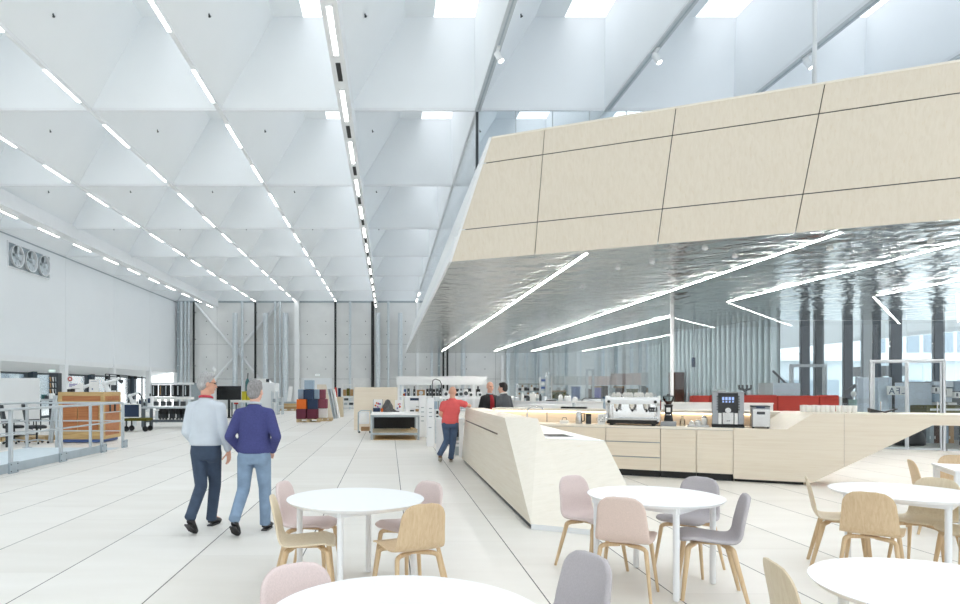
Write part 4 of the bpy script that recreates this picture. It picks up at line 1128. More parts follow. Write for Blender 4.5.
put('oak', 5.88, 7.45, -25, 'oak chair seen edge-on at the left end of the white rectangular table')
put('oak', 6.82, 7.95, 245, 'oak chair behind the white rectangular table at the right edge')
# ---------------------------------------------------------------- people
SKIN = pm('skin', (222, 176, 156), 0.6, var=(20, 0.05))
SKIN2 = pm('skin_ruddy', (214, 164, 140), 0.6, var=(20, 0.06))
HAIRG = pm('grey_hair', (168, 168, 168), 0.85, var=(90, 0.3), bump=(120, 0.6), stretch=(1, 1, .3))
HAIRD = pm('silver_grey_hair', (140, 138, 138), 0.85, var=(90, 0.3), bump=(120, 0.6), stretch=(1, 1, .3))
HAIRB = pm('black_hair', (38, 34, 34), 0.7, var=(90, 0.3), bump=(120, 0.5), stretch=(1, 1, .3))
SHIRT = pm('light_blue_shirt', (196, 204, 212), 0.85, var=(7, 0.05), bump=(9, 0.5))
NAVY = pm('navy_knit', (66, 70, 122), 0.95, var=(60, 0.1), bump=(9, 0.4))
TEE = pm('coral_red_cotton', (220, 96, 96), 0.9, var=(8, 0.05), bump=(9, 0.5))
DENIM = pm('blue_denim', (126, 148, 172), 0.9, var=(9, 0.14), bump=(10, 0.5))
DENIMD = pm('dark_denim', (58, 72, 92), 0.9, var=(9, 0.14), bump=(10, 0.5))
DENIMM = pm('indigo_denim', (74, 92, 120), 0.9, var=(9, 0.14), bump=(10, 0.5))
COAT = pm('black_coat', (34, 36, 38), 0.85, var=(9, 0.12), bump=(9, 0.4))
JACK = pm('grey_jacket', (74, 78, 84), 0.85, var=(9, 0.1), bump=(9, 0.4))
SWR = pm('dark_red_knit', (160, 40, 48), 0.95, var=(40, 0.1))
SHOE = pm('dark_shoe', (44, 42, 44), 0.5)
SHOEB = pm('brown_shoe', (116, 84, 64), 0.6)
SOLE = pm('pale_sole', (190, 182, 170), 0.7)
COLLAR = pm('red_collar', (196, 70, 84), 0.9)
EYEM = pm('eye', (48, 40, 38), 0.3)
LIPM = pm('lip', (186, 112, 104), 0.5)
def V3(*a): return Vector(a)
def hand(m, w, d, pn, sc=1.0, curl=.5, right=True):
    """five-fingered hand from wrist w along d; pn is the way the palm faces"""
    d = Vector(d).normalized(); pn = Vector(pn); pn = (pn - d * pn.dot(d)).normalized(); s = d.cross(pn).normalized()
    M = Matrix((s, d, pn)).transposed().to_3x3()
    m.ell(w + d * .045 * sc, (.041 * sc, .054 * sc, .017 * sc), M, 14, 8)
    m.ell(w + d * .075 * sc, (.043 * sc, .022 * sc, .014 * sc), M, 14, 8)
    th = 1 if right else -1
    for k, (o, ln) in enumerate(((-.030, .070), (-.010, .080), (.010, .075), (.029, .058))):
        o = o * th; b = w + d * .082 * sc + s * o * sc; dirn = d; l = ln * sc
        for seg, fr in enumerate((.45, .32, .23)):
            c = curl * (0.5, .9, .8)[seg]
            dirn = (dirn * math.cos(c * .7) + pn * math.sin(c * .7)).normalized()
            e = b + dirn * l * fr
            m.caps(b, e, (.0095 - .0007 * seg) * sc, (.0090 - .0007 * seg) * sc, 8); b = e
    b = w + d * .022 * sc - s * .034 * th * sc
    dirn = (d * .7 - s * .75 * th + pn * .25).normalized()
    for seg, l in enumerate((.036, .03, .024)):
        e = b + dirn * l * sc; m.caps(b, e, .0115 * sc, .0100 * sc, 8); b = e
        dirn = (dirn + d * .25 + pn * .25).normalized()
def person(label, loc, head_deg, J, cl, h=1.0):
    """J joints in the figure's own frame: x to its right, y ahead, z up"""
    t = thing('person', label, 'person', loc, R(head_deg - 90))
    J = {k: Vector(v) for k, v in J.items()}
    hc = J['head']; yaw = R(J['face'].x); pit = R(J['face'].y); roll = R(J['face'].z)
    HM = (Matrix.Rotation(-yaw, 3, 'Z') @ Matrix.Rotation(roll, 3, 'Y') @ Matrix.Rotation(-pit, 3, 'X'))
    def hp(x, y, z): return hc + HM @ Vector((x, y, z))
    m = MB()
    # head
    m.ell(hp(0, -.012, .02), (.076, .094, .098), HM, 20, 14)
    m.ell(hp(0, .018, -.045), (.060, .072, .075), HM, 18, 12)
    m.ell(hp(0, .055, -.095), (.032, .032, .024), HM, 12, 8)
    m.ell(hp(0, .074, .022), (.052, .018, .014), HM, 12, 8)
    m.tube([hp(0, .078, .012), hp(0, .098, -.022), hp(0, .104, -.034), hp(0, .082, -.042)], [.009, .014, .016, .01], 10)
    m.ell(hp(0, .083, -.066), (.022, .010, .009), HM, 10, 6)
    for s in (-1, 1):
        m.ell(hp(s * .078, -.012, -.012), (.012, .022, .034), HM, 10, 8)
        m.ell(hp(s * .04, .058, -.03), (.022, .02, .02), HM, 10, 8)
    m.caps(J['neck'] + V3(0, 0, -.05), hp(0, -.02, -.06), .062, .054)
    # trunk
    pe, ch = J['pelvis'], J['chest']; wa = pe.lerp(ch, .45)
    nk = J['neck']
    m.loft([(pe.x, pe.y, pe.z - .10, .13, .09), (pe.x, pe.y, pe.z, .155, .105), (wa.x, wa.y, wa.z, .14, .095), (ch.x, ch.y, ch.z, .165, .11), (ch.x * .4 + nk.x * .6, ch.y * .4 + nk.y * .6, ch.z * .42 + nk.z * .58, .11, .08), (nk.x, nk.y, nk.z - .02, .06, .06)])
    for s in 'LR':
        sh, el, wr = J['sh' + s], J['el' + s], J['wr' + s]
        m.caps(nk.lerp(sh, .2) + V3(0, 0, -.06), sh + V3(0, 0, -.01), .036, .046)
        m.caps(sh, el, .050, .040); m.caps(el, wr, .041, .027)
        hand(m, wr, J['hd' + s] if ('hd' + s) in J else wr - el, J['pn' + s] if ('pn' + s) in J else V3(0, 1, 0), h, cl.get('curl', .5), s == 'R')
        hi, kn, an, to = J['hi' + s], J['kn' + s], J['an' + s], J['to' + s]
        m.caps(hi, kn, .082, .055); m.caps(kn, an, .054, .036)
        m.caps(an, to, .036, .03)
    fuse(m, 'body', cl['skin'], t, .0075, 5)
    for s in (-1, 1):
        a = MB(); a.ell(hp(s * .031, .076, .004), (.012, .008, .007), HM, 10, 6); a.build('eye', EYEM, t, 60)
    a = MB(); a.ell(hp(0, .091, -.067), (.020, .005, .006), HM, 10, 6); a.build('lips', LIPM, t, 60)
    # trousers
    a = MB(); zt = J['waist'].z if 'waist' in J else pe.z + .06
    a.loft([(pe.x, pe.y, pe.z - .14, .12, .10), (pe.x, pe.y, pe.z - .06, .168, .122), (pe.x, pe.y, pe.z, .172, .125), (pe.x, pe.y, zt, .16, .115)])
    for s in 'LR':
        hi, kn, an = J['hi' + s], J['kn' + s], J['an' + s]
        mid = hi.lerp(kn, .5)
        a.caps(hi + V3(0, 0, -.02), kn, .098, .071); a.caps(kn, an + (kn - an).normalized() * .0, .072, .060)
        a.cyl(an + (kn - an) * .12, an + (an - kn).normalized() * .035, .060, .064, 16)
        a.caps(hi + V3(0, -.035, -.0), hi + V3(0, -.03, -.06), .085, .08)
    fuse(a, 'trousers', cl['trousers'], t, .011, 5)
    # top
    a = MB(); hz = J['hem'].z
    a.loft([(pe.x, pe.y, hz, .182, .135), (pe.x, pe.y, hz + .05, .186, .138), (wa.x, wa.y, wa.z, .176, .128), (ch.x, ch.y, ch.z - .06, .190, .134), (ch.x, ch.y, ch.z + .03, .182, .128), (ch.x * .5 + nk.x * .5, ch.y * .5 + nk.y * .5, ch.z * .42 + nk.z * .58, .150, .105), (nk.x, nk.y, nk.z - .02, .082, .078), (nk.x, nk.y, nk.z + .01, .07, .07)], pw=2.3)
    for s in 'LR':
        sh, el, wr = J['sh' + s], J['el' + s], J['wr' + s]
        a.caps(nk.lerp(sh, .15) + V3(0, 0, -.055), sh, .066, .064)
        if cl.get('short'):
            e = sh.lerp(el, .62); a.caps(sh, sh.lerp(e, .8), .075, .07); a.cyl(sh.lerp(e, .6), e, .072, .075, 16)
        else:
            a.caps(sh, el, .066, .056); a.caps(el, el.lerp(wr, .8), .056, .045); a.cyl(el.lerp(wr, .7), el.lerp(wr, .97), .047, .044, 16)
    fuse(a, cl.get('topname', 'shirt'), cl['top'], t, .010, 5)
    if 'inner' in cl:
        a = MB(); c = ch + V3(0, .085, -.02); a.loft([(c.x, c.y - .03, hz + .2, .055, .095), (c.x, c.y + .02, c.z, .055, .075), (c.x, c.y + .01, c.z + .10, .045, .06), (nk.x, nk.y + .05, nk.z - .03, .045, .05)]); fuse(a, 'sweater', cl['inner'], t, .009, 3)
    if 'collar' in cl:
        a = MB(); pts = []
        for k in range(17):
            b = k / 16 * 2 * math.pi; pts.append(nk + V3(.07 * math.sin(b), -.072 * math.cos(b) - .0, .015 - .03 * (1 - math.cos(b)) * .5 + .012))
        a.tube(pts, .014, 8, flat=1.0); a.build('collar', cl['collar'], t, 60)
    # shoes
    for s in 'LR':
        an, to = J['an' + s], J['to' + s]
        d = (to - an); df = V3(d.x, d.y, 0).normalized(); heel = an - df * .045 + V3(0, 0, -.05)
        up = V3(0, 0, 1)
        a = MB()
        axis = (to - heel).normalized(); sd = axis.cross(up).normalized(); nz = sd.cross(axis).normalized(); L_ = (to - heel).length + .05
        rings = []
        for f, w, hh, lift in ((0, .018, .02, .03), (.06, .034, .045, .045), (.3, .037, .05, .05), (.6, .045, .035, .035), (.85, .042, .025, .025), (1.0, .02, .012, .014)):
            c = heel + axis * L_ * f + nz * (lift - .03)
            rings.append([c + sd * w * math.cos(q) + nz * hh * (math.sin(q) if math.sin(q) > -.6 else -.6) for q in [2 * math.pi * k / 16 for k in range(16)]])
        a.skin(rings); a.caps(an + V3(0, 0, .02), heel + axis * .06 + nz * .02, .042, .04)
        sh_ = a.build('shoe', cl['shoe'], t, 70)
        a = MB(); q = []
        a.extr([heel + sd * .034 - nz * .052 + axis * .0, heel - sd * .034 - nz * .052, heel + axis * L_ * .65 - sd * .046 - nz * .04, heel + axis * L_ * .97 - sd * .018 - nz * .026, heel + axis * L_ * .97 + sd * .018 - nz * .026, heel + axis * L_ * .65 + sd * .046 - nz * .04], nz * .014)
        a.build('sole', cl.get('sole', cl['shoe']), sh_)
    # hair
    if 'hair' in cl:
        a = MB()
        a.ell(hp(0, -.022, .032), (.085, .100, .104), HM, 22, 14)
        a.ell(hp(0, -.055, -.012), (.078, .066, .080), HM, 18, 12)
        if cl.get('fringe', True): a.ell(hp(0, .03, .085), (.062, .055, .042), HM, 16, 10)
        o = fuse(a, 'hair', cl['hair'], t, .009, 3)
        # clear the face: trim everything ahead of the hairline
        bm = bmesh.new(); bm.from_mesh(o.data)
        n1 = HM @ Vector((0, 1, -.75)).normalized()
        bmesh.ops.bisect_plane(bm, geom=bm.verts[:] + bm.edges[:] + bm.faces[:], plane_co=hp(0, .035, .035), plane_no=n1, clear_outer=True)
        ed = [e for e in bm.edges if e.is_boundary]
        if ed: bmesh.ops.holes_fill(bm, edges=ed, sides=0)
        bm.to_mesh(o.data); bm.free()
    if 'glasses' in cl:
        a = MB()
        for s in (-1, 1):
            pts = [hp(s * .031 + .022 * math.cos(q), .092, .004 + .016 * math.sin(q)) for q in [2 * math.pi * k / 12 for k in range(13)]]
            a.tube(pts, .002, 6); a.tube([hp(s * .053, .09, .008), hp(s * .079, .02, .01), hp(s * .082, -.01, .006)], .0022, 6)
        a.tube([hp(-.01, .094, .006), hp(.01, .094, .006)], .002, 6)
        a.build('glasses', BLACK, t)
    return t
person('grey-haired man in a light blue shirt and dark jeans walking away', (-2.09, 7.55, 0), 84,
  dict(pelvis=(0, 0, .93), chest=(0, .02, 1.29), neck=(.0, .0, 1.49), head=(.01, .02, 1.66), face=(58, 4, 0), waist=(0, 0, 1.02), hem=(0, 0, .955),
       shL=(-.168, 0, 1.385), elL=(-.215, -.05, 1.11), wrL=(-.16, .13, .94), shR=(.168, 0, 1.385), elR=(.222, -.03, 1.12), wrR=(.245, .06, .885), hdR=(0.02, .10, -1), pnR=(-1, .3, 0),
       hiL=(-.085, 0, .89), knL=(-.045, -.03, .49), anL=(-.03, -.36, .215), toL=(-.02, -.285, .05), hiR=(.085, 0, .89), knR=(.05, .15, .49), anR=(.0, .17, .10), toR=(.025, .32, .045)),
  dict(skin=SKIN2, top=SHIRT, topname='shirt', trousers=DENIMD, shoe=SHOE, hair=HAIRG, collar=COLLAR, glasses=1, curl=.55))
person('grey-haired man in a navy sweater and blue jeans walking away, hands in pockets', (-1.50, 7.37, 0), 88,
  dict(pelvis=(0, 0, .90), chest=(0, .02, 1.22), neck=(.0, .0, 1.42), head=(.01, .02, 1.575), face=(14, -2, 0), waist=(0, 0, .98), hem=(0, 0, .885),
       shL=(-.165, 0, 1.32), elL=(-.262, -.07, 1.07), wrL=(-.175, .11, .89), shR=(.165, 0, 1.32), elR=(.262, -.07, 1.07), wrR=(.175, .11, .89),
       hiL=(-.095, 0, .86), knL=(-.13, .03, .47), anL=(-.145, -.28, .215), toL=(-.14, -.205, .05), hiR=(.09, 0, .86), knR=(.10, .09, .47), anR=(.10, .10, .10), toR=(.12, .25, .045)),
  dict(skin=SKIN, top=NAVY, topname='sweater', trousers=DENIM, shoe=SHOE, hair=HAIRD, collar=SHIRT, curl=.6))
person('bald man in a coral red t-shirt and jeans leaning on the bar island', (1.33, 14.30, 0), 88,
  dict(pelvis=(0, 0, .88), chest=(.03, .02, 1.16), neck=(.05, .03, 1.37), head=(.06, .07, 1.515), face=(12, 8, 0), waist=(0, 0, .95), hem=(0, 0, .83),
       shL=(-.14, 0, 1.25), elL=(-.205, -.03, 1.03), wrL=(-.13, .12, .95), shR=(.22, .03, 1.275), elR=(.425, .05, 1.215), wrR=(.40, .27, 1.21), hdR=(-.3, 1, 0), pnR=(0, 0, -1),
       hiL=(-.09, 0, .84), knL=(-.06, .08, .46), anL=(-.22, -.10, .19), toL=(-.21, .00, .05), hiR=(.09, 0, .84), knR=(.07, .06, .46), anR=(.02, .04, .10), toR=(.03, .19, .045)),
  dict(skin=SKIN2, top=TEE, topname='t_shirt', trousers=DENIMM, shoe=SHOEB, sole=SOLE, short=True, curl=.35))
st = dict(pelvis=(0, 0, .93), chest=(0, .02, 1.27), neck=(.0, .0, 1.47), waist=(0, 0, 1.01), hem=(0, 0, .80),
       shL=(-.165, 0, 1.365), elL=(-.225, -.04, 1.10), wrL=(-.2, .1, .88), shR=(.165, 0, 1.365), elR=(.225, -.04, 1.10), wrR=(.2, .1, .88),
       hiL=(-.095, 0, .89), knL=(-.11, .02, .49), anL=(-.11, 0, .10), toL=(-.13, .15, .045), hiR=(.095, 0, .89), knR=(.11, .02, .49), anR=(.11, 0, .10), toR=(.13, .15, .045))
person('bald man in a black coat and dark red sweater, facing this way behind the bar', (2.38, 15.55, 0), 285,
  dict(st, head=(0, .03, 1.63), face=(-6, 0, 0)), dict(skin=SKIN2, top=COAT, topname='coat', trousers=DENIMD, shoe=SHOE, inner=SWR, collar=SHIRT))
person('black-haired man in a grey jacket, turned towards the man in the black coat', (2.62, 15.02, 0), 128,
  dict(st, head=(0, .04, 1.60), face=(-22, 2, 0)), dict(skin=SKIN, top=JACK, topname='jacket', trousers=DENIMD, shoe=SHOE, hair=HAIRB, collar=PAPER))
# ---------------------------------------------------------------- workshop on the left and at the far end
def bx(m, px0, px1, py0, py1, Y, d):      # block facing the viewer: picture columns and rows at depth Y, thickness d behind
    return m.box(gx(px0, Y), gx(px1, Y), Y, Y + d, max(0, gz(py1, Y)), gz(py0, Y))
# guard railing round the ramp
t = thing('guard_railing', 'grey steel guard railing with a kick plate along the ramp at the left', 'railing', (-7.13, 14.5, 0))
ys = (10.6, 12.45, 14.35, 16.4, 17.7)
for k, y in enumerate(ys):
    a = MB(); a.box(-7.16, -7.10, y - .035, y + .035, .0, 1.2); p = a.build('post', RAILM, t, local=False, bevel=.004)
    a = MB(); a.box(-7.10, -7.06, y - .15, y + .15, 0, .21); a.build('foot_plate', RAILBASE, p, local=False, bevel=.003)
    a = MB()
    for dy in (-.11, .11):
        for z in (.04, .17): a.cyl((-7.062, y + dy, z), (-7.052, y + dy, z), .012, n=8)
    a.build('bolt', CHAR, p, local=False)
for z, r in ((1.2, .028), (.72, .018), (.98, .014)):
    a = MB(); a.tube([(-7.13, 9.0, z), (-7.13, 17.7, z)] if z != .98 else [(-7.13, 16.4, z), (-7.13, 17.7, z)], r, 10); a.build('rail', RAILM, t, 40, local=False)
a = MB(); a.box(-7.11, -7.09, 9.0, 16.5, .02, .19); a.build('kick_plate', RAILBASE, t, local=False)
t = thing('guard_railing', 'grey steel guard railing on the far side of the ramp at the left', 'railing', (-9.7, 14.5, 0))
for y in (11.2, 12.8, 14.4, 16.0, 17.7):
    a = MB(); a.box(-9.73, -9.67, y - .03, y + .03, .0, 1.2); p = a.build('post', RAILM, t, local=False)
    a = MB(); a.box(-9.78, -9.62, y - .1, y + .1, 0, .012); a.build('foot_plate', RAILBASE, p, local=False)
for x in (-8.9, -8.0):
    a = MB(); a.box(x - .03, x + .03, 17.67, 17.73, .0, 1.2); a.build('post', RAILM, t, local=False)
for z, r in ((1.2, .028), (.72, .018), (.45, .014)):
    a = MB(); a.tube([(-9.7, 9.0, z), (-9.7, 17.7, z), (-7.2, 17.7, z)], r, 10); a.build('rail', RAILM, t, 40, local=False)
m = MB(); m.box(-9.6, -7.2, 9.0, 17.6, .001, .012); tag(m.build('ramp_sheet', pm('pale_ramp_coating', (204, 216, 222), .6)), 'pale blue-grey coated ramp strip between the two railings', 'ramp')

# chipboard crate with brown panels
Y = 19.2
t = thing('wooden_crate', 'big chipboard crate with brown panels behind the guard railing', 'crate', (gx(80, Y), Y, 0))
x0, x1 = gx(58, Y), gx(103.5, Y); zt = gz(392, Y); D_ = 1.24
a = MB(); a.box(x0 + .03, x1 - .03, Y + .03, Y + D_ - .03, .1, zt - .02); a.build('body', OSB, t, local=False)
for px0, px1, py0, py1 in ((62, 101, 396, 401), (62, 77, 402.5, 430), (78, 98, 402.5, 430)):
    a = MB(); a.box(gx(px0, Y), gx(px1, Y), Y + .006, Y + .029, gz(py1, Y), gz(py0, Y)); a.build('panel', BROWN, t, local=False)
for px0, px1, py0, py1 in ((58, 103.5, 392, 396), (58, 62, 396, 439), (100.5, 103.5, 396, 439), (62, 100.5, 430, 439), (62, 100.5, 401, 402.5)):
    a = MB(); a.box(gx(px0, Y), gx(px1, Y), Y, Y + .03, gz(py1, Y), gz(py0, Y)); a.build('frame_board', OSB, t, local=False)
for y0, y1, z0, z1, nm in ((.12, D_ - .1, 1.22, 1.36, 'panel'), (.12, D_ - .1, .2, 1.16, 'panel'), (.03, .12, .1, zt, 'frame_board'), (D_ - .1, D_, .1, zt, 'frame_board'), (.12, D_ - .1, 1.36, zt, 'frame_board'), (.12, D_ - .1, .1, .2, 'frame_board')):
    a = MB(); a.box(x1 - .03, x1 - (.006 if nm == 'panel' else 0), Y + y0, Y + y1, z0, z1); a.build(nm, BROWN if nm == 'panel' else OSB, t, local=False)
a = MB(); a.box(x0, x1 - .05, Y + .02, Y + D_ - .1, .02, .1); a.build('blue_base', BLUEP, t, local=False)
for x in (x0 + .2, x1 - .5, x1 - .15):
    a = MB(); a.cyl((x, Y + .2, .05), (x, Y + .26, .05), .05); a.build('caster', CHAR, t, 40, local=False)
a = MB(); a.box(x1, x1 + .03, Y + .4, Y + .46, .9, 1.18); a.box(x1, x1 + .03, Y + .75, Y + .81, .9, 1.18); a.box(x1 + .001, x1 + .03, Y + .46, Y + .75, 1.12, 1.18); a.build('latch', CHAR, t, local=False)
t = thing('black_box', 'small black box lying on top of the chipboard crate', 'box', (gx(70, Y), Y + .3, zt))
a = MB(); bx(a, 67, 72, 389, 391.9, Y + .25, .2); a.build('body', BLACK, t, local=False, bevel=.01)
a = MB(); a.box(gx(67, Y) - .01, gx(72, Y) + .01, Y + .24, Y + .46, gz(389, Y), gz(389, Y) + .01); a.build('lid', CHAR, t, local=False)
for k, (px, lean, lb) in enumerate(((52.5, .10, 'left'), (55, .08, 'right'))):
    t = thing('metal_profile', 'pale metal profile leaning on the left side of the chipboard crate, %s of two' % lb, 'metal bar', (gx(px, Y), Y + .1, 0))
    a = MB(); a.hexa([(gx(px, Y) - .16 - .03, Y + .1, 0), (gx(px, Y) - .16 + .03, Y + .1, 0), (gx(px, Y) - .16 + .03, Y + .16, 0), (gx(px, Y) - .16 - .03, Y + .16, 0)], [(gx(px, Y) - .03, Y + .1, 1.38), (gx(px, Y) + .03, Y + .1, 1.38), (gx(px, Y) + .03, Y + .16, 1.38), (gx(px, Y) - .03, Y + .16, 1.38)]); a.build('bar', GALV, t, local=False)
# white screen on feet, pallets, office chairs
Y = 21
t = thing('white_screen', 'large plain white partition screen at the left edge behind the railing', 'screen', (gx(15, Y), Y, 0))
a = MB(); a.box(-14.6, gx(39, Y), Y, Y + .06, .12, gz(378, Y)); a.build('panel', WHITE, t, local=False, bevel=.004)
for x in (-14.2, -12.6, -11.4):
    a = MB(); a.box(x - .04, x + .04, Y - .3, Y + .36, 0, .12); a.build('foot', CHAR, t, local=False)
def pallet(c, rz, label, w=1.2, d=.8):
    t = thing('pallet', label, 'pallet', c, rz, 'wooden pallets')
    for k in range(5):
        a = MB(); y = -d / 2 + (d - .1) * k / 4; a.box(-w / 2, w / 2, y, y + .1, .122, .144); a.build('deck_board', PALLET, t)
    for k in range(3):
        a = MB(); y = -d / 2 + (d - .1) * k / 2; a.box(-w / 2, w / 2, y, y + .1, 0, .022); a.build('bottom_board', PALLET, t)
        for x in (-w / 2, -.07, w / 2 - .14):
            a = MB(); a.box(x, x + .14, y, y + .1, .022, .122); a.build('block', PALLET, t)
    return t
pallet((gx(6, 20), 20.0, 0), 0, 'wooden pallet on the floor before the white screen, at the picture edge')
pallet((gx(30, 20), 20.0, 0), 0, 'wooden pallet on the floor before the white screen, nearer the crate')
def office_chair(c, rz, label):
    t = thing('office_chair', label, 'chair', c, rz, 'black office chairs')
    a = MB(); a.loft([(0, 0, .44, .23, .23), (0, 0, .46, .25, .25), (0, 0, .51, .245, .245), (0, 0, .525, .2, .2)], pw=4); a.build('seat', CHAR, t, 50)
    a = MB(); a.extr([(-.21, -.2, .56), (.21, -.2, .56), (.2, -.3, 1.14), (-.2, -.3, 1.14)], (0, -.085, .005)); a.build('backrest', CHAR, t, bevel=.03)
    a = MB(); a.tube([(0, -.1, .42), (0, -.27, .46), (0, -.29, .8)], .02, 8); a.build('back_bar', BLACK, t, 50)
    for s in (-1, 1):
        a = MB(); a.tube([(s * .2, -.05, .44), (s * .28, -.05, .46), (s * .28, -.05, .66)], .015, 8); a.box(s * .28 - .03, s * .28 + .03, -.17, .1, .66, .69); a.build('armrest', BLACK, t)
    a = MB(); a.cyl((0, 0, .09), (0, 0, .44), .028); a.build('gas_column', BLACK, t, 40)
    a = MB()
    for k in range(5): q = k * 2 * math.pi / 5; a.tube([(0, 0, .11), (.28 * math.cos(q), .28 * math.sin(q), .075)], [.028, .016], 8)
    a.build('star_base', GALV, t, 50)
    for k in range(5):
        q = k * 2 * math.pi / 5; a = MB(); c_ = Vector((.29 * math.cos(q), .29 * math.sin(q), .03)); d_ = Vector((-math.sin(q), math.cos(q), 0)) * .022; a.cyl(c_ - d_, c_ + d_, .03, n=12); a.build('caster', BLACK, t, 40)
office_chair((gx(13, 19), 19.05, 0), R(-50), 'black office chair before the white screen, near the left picture edge')
office_chair((gx(35, 18.9), 19.0, 0), R(-55), 'black office chair between the white screen and the crate')
t = thing('desk', 'grey desk top at the left picture edge by the office chair', 'desk', (gx(-6, 18.4), 18.4, 0))
a = MB(); a.box(-12.6, gx(7, 17.7), 17.7, 18.4, .70, .73); a.build('top', RAILM, t, local=False)
for x in (-12.5, gx(5.5, 17.7)):
    a = MB(); a.box(x - .03, x + .03, 17.75, 17.81, 0, .7); a.build('leg', CHAR, t, local=False)
# things behind the crate
def poster(px0, px1, py0, py1, Y, label, rows, ink):
    t = thing('poster_stand', label, 'poster', ((gx(px0, Y) + gx(px1, Y)) / 2, Y, 0))
    a = MB(); bx(a, px0, px1, py0, py1, Y, .03); b = a.build('board', PAPER, t, local=False)
    a = MB()
    for (u0, u1, v0, v1) in rows: a.box(gx(px0 + (px1 - px0) * u0, Y), gx(px0 + (px1 - px0) * u1, Y), Y - .004, Y - .001, gz(py0 + (py1 - py0) * v1, Y), gz(py0 + (py1 - py0) * v0, Y))
    a.build('print', ink, b, local=False)
    for px in (px0 + .3, px1 - .8):
        a = MB(); a.box(gx(px, Y), gx(px, Y) + .03, Y + .031, Y + .06, 0, gz(py0, Y) - .05); a.build('leg', GALV, t, local=False)
poster(68.5, 83, 383, 393, 24, 'white poster board with violet print behind the crate, left of the bent white machine arm', [(.05, .6, .1, .16), (.05, .45, .2, .26), (.05, .25, .32, .37)], VIOLET)
poster(89, 98.5, 379.5, 392, 24.3, 'tall white poster board with a small blue mark behind the crate', [(.3, .42, .7, .82), (.2, .8, .15, .17)], BLUEP)
t = thing('round_sign', 'red and white round sign hanging behind the crate beside the white column', 'sign', (gx(70, 26), 26, gz(383, 26)))
a = MB(); a.cyl((gx(70, 26), 26, gz(379, 26)), (gx(70, 26), 26.03, gz(379, 26)), .11, n=24); a.build('disc', PAPER, t, 40, local=False)
a = MB()
for k in range(7): q = k * 2 * math.pi / 7; a.cbox((gx(70, 26) + .07 * math.cos(q), 25.995, gz(379, 26) + .07 * math.sin(q)), (.05, .008, .05), ry=q)
a.build('red_marks', REDP, t, local=False)
a = MB(); a.cyl((gx(70, 26), 26.04, 0), (gx(70, 26), 26.04, gz(379, 26)), .02); a.build('pole', GALV, t, local=False)
def robot_arm(c, s, label, mt=WHITE):
    t = thing('robot', label, 'robot', c, 0, 'small robot arms')
    a = MB(); a.cyl((0, 0, 0), (0, 0, .75 * s), .12 * s, .1 * s); a.build('pedestal', GALV, t, 40)
    a = MB(); a.cyl((0, 0, .75 * s), (0, 0, .95 * s), .11 * s); a.ell((0, 0, .98 * s), (.11 * s,) * 3); a.build('turret', mt, t, 40)
    a = MB(); a.tube([(0, 0, .98 * s), (-.18 * s, 0, 1.4 * s)], [.085 * s, .07 * s], 12); a.ell((-.18 * s, 0, 1.4 * s), (.09 * s,) * 3); a.build('upper_arm', mt, t, 50)
    a = MB(); a.tube([(-.18 * s, 0, 1.4 * s), (.22 * s, 0, 1.55 * s)], [.07 * s, .045 * s], 12); a.ell((.22 * s, 0, 1.55 * s), (.055 * s,) * 3); a.build('forearm', mt, t, 50)
    a = MB(); a.tube([(.22 * s, 0, 1.55 * s), (.33 * s, 0, 1.42 * s)], [.04 * s, .035 * s], 10); a.build('wrist', CHAR, t, 50)
robot_arm((gx(85, 24.6), 24.6, 0), 1.12, 'white bent machine arm between the two poster boards behind the crate')
robot_arm((gx(111, 25), 25, 0), 1.25, 'white machine arm standing under the thin black frame')
robot_arm((gx(129, 27), 27.5, 0), .9, 'white machine arm behind the slate board')
# dark narrow cupboard with tools at x 50
t = thing('tool_column', 'dark column with hanging tools between the white screen and the crate', 'tool rack', (gx(52, 26), 26, 0))
a = MB(); bx(a, 49, 58, 373, 425, 26, .3); a.build('back_panel', CHAR, t, local=False)
for k in range(9):
    a = MB(); px = 50.5 + (k % 3) * 2.6; py = 377 + (k // 3) * 6; a.cyl((gx(px, 26), 25.97, gz(py, 26)), (gx(px + .6, 26), 25.97, gz(py + 4.5, 26)), .03, .02, 8); a.build('hanging_tool', (CARD, PAPER, GALVD)[k % 3], t, 40, local=False)
t = thing('tool_bench', 'low bench with teal and grey tools seen between the white screen and the crate', 'bench', (gx(44, 24), 24, 0))
a = MB(); bx(a, 39.5, 53, 399, 401, 24, .7); a.build('top', RAILM, t, local=False)
for px in (40, 52):
    a = MB(); bx(a, px - .5, px + .5, 401, 440, 24.1, .06); a.build('leg', CHAR, t, local=False)
for px, w, h, mt, nm in ((42, 2, .16, TEAL, 'teal'), (46, 3, .12, CHAR, 'dark'), (50, 2.4, .2, PAPER, 'white')):
    a = MB(); a.box(gx(px - w / 2, 24.2), gx(px + w / 2, 24.2), 24.2, 24.5, gz(399, 24), gz(399, 24) + h); tag(a.build('tool_case', mt, None, bevel=.01), nm + ' tool case on the low bench left of the crate', 'case', 'tool cases on the low bench')
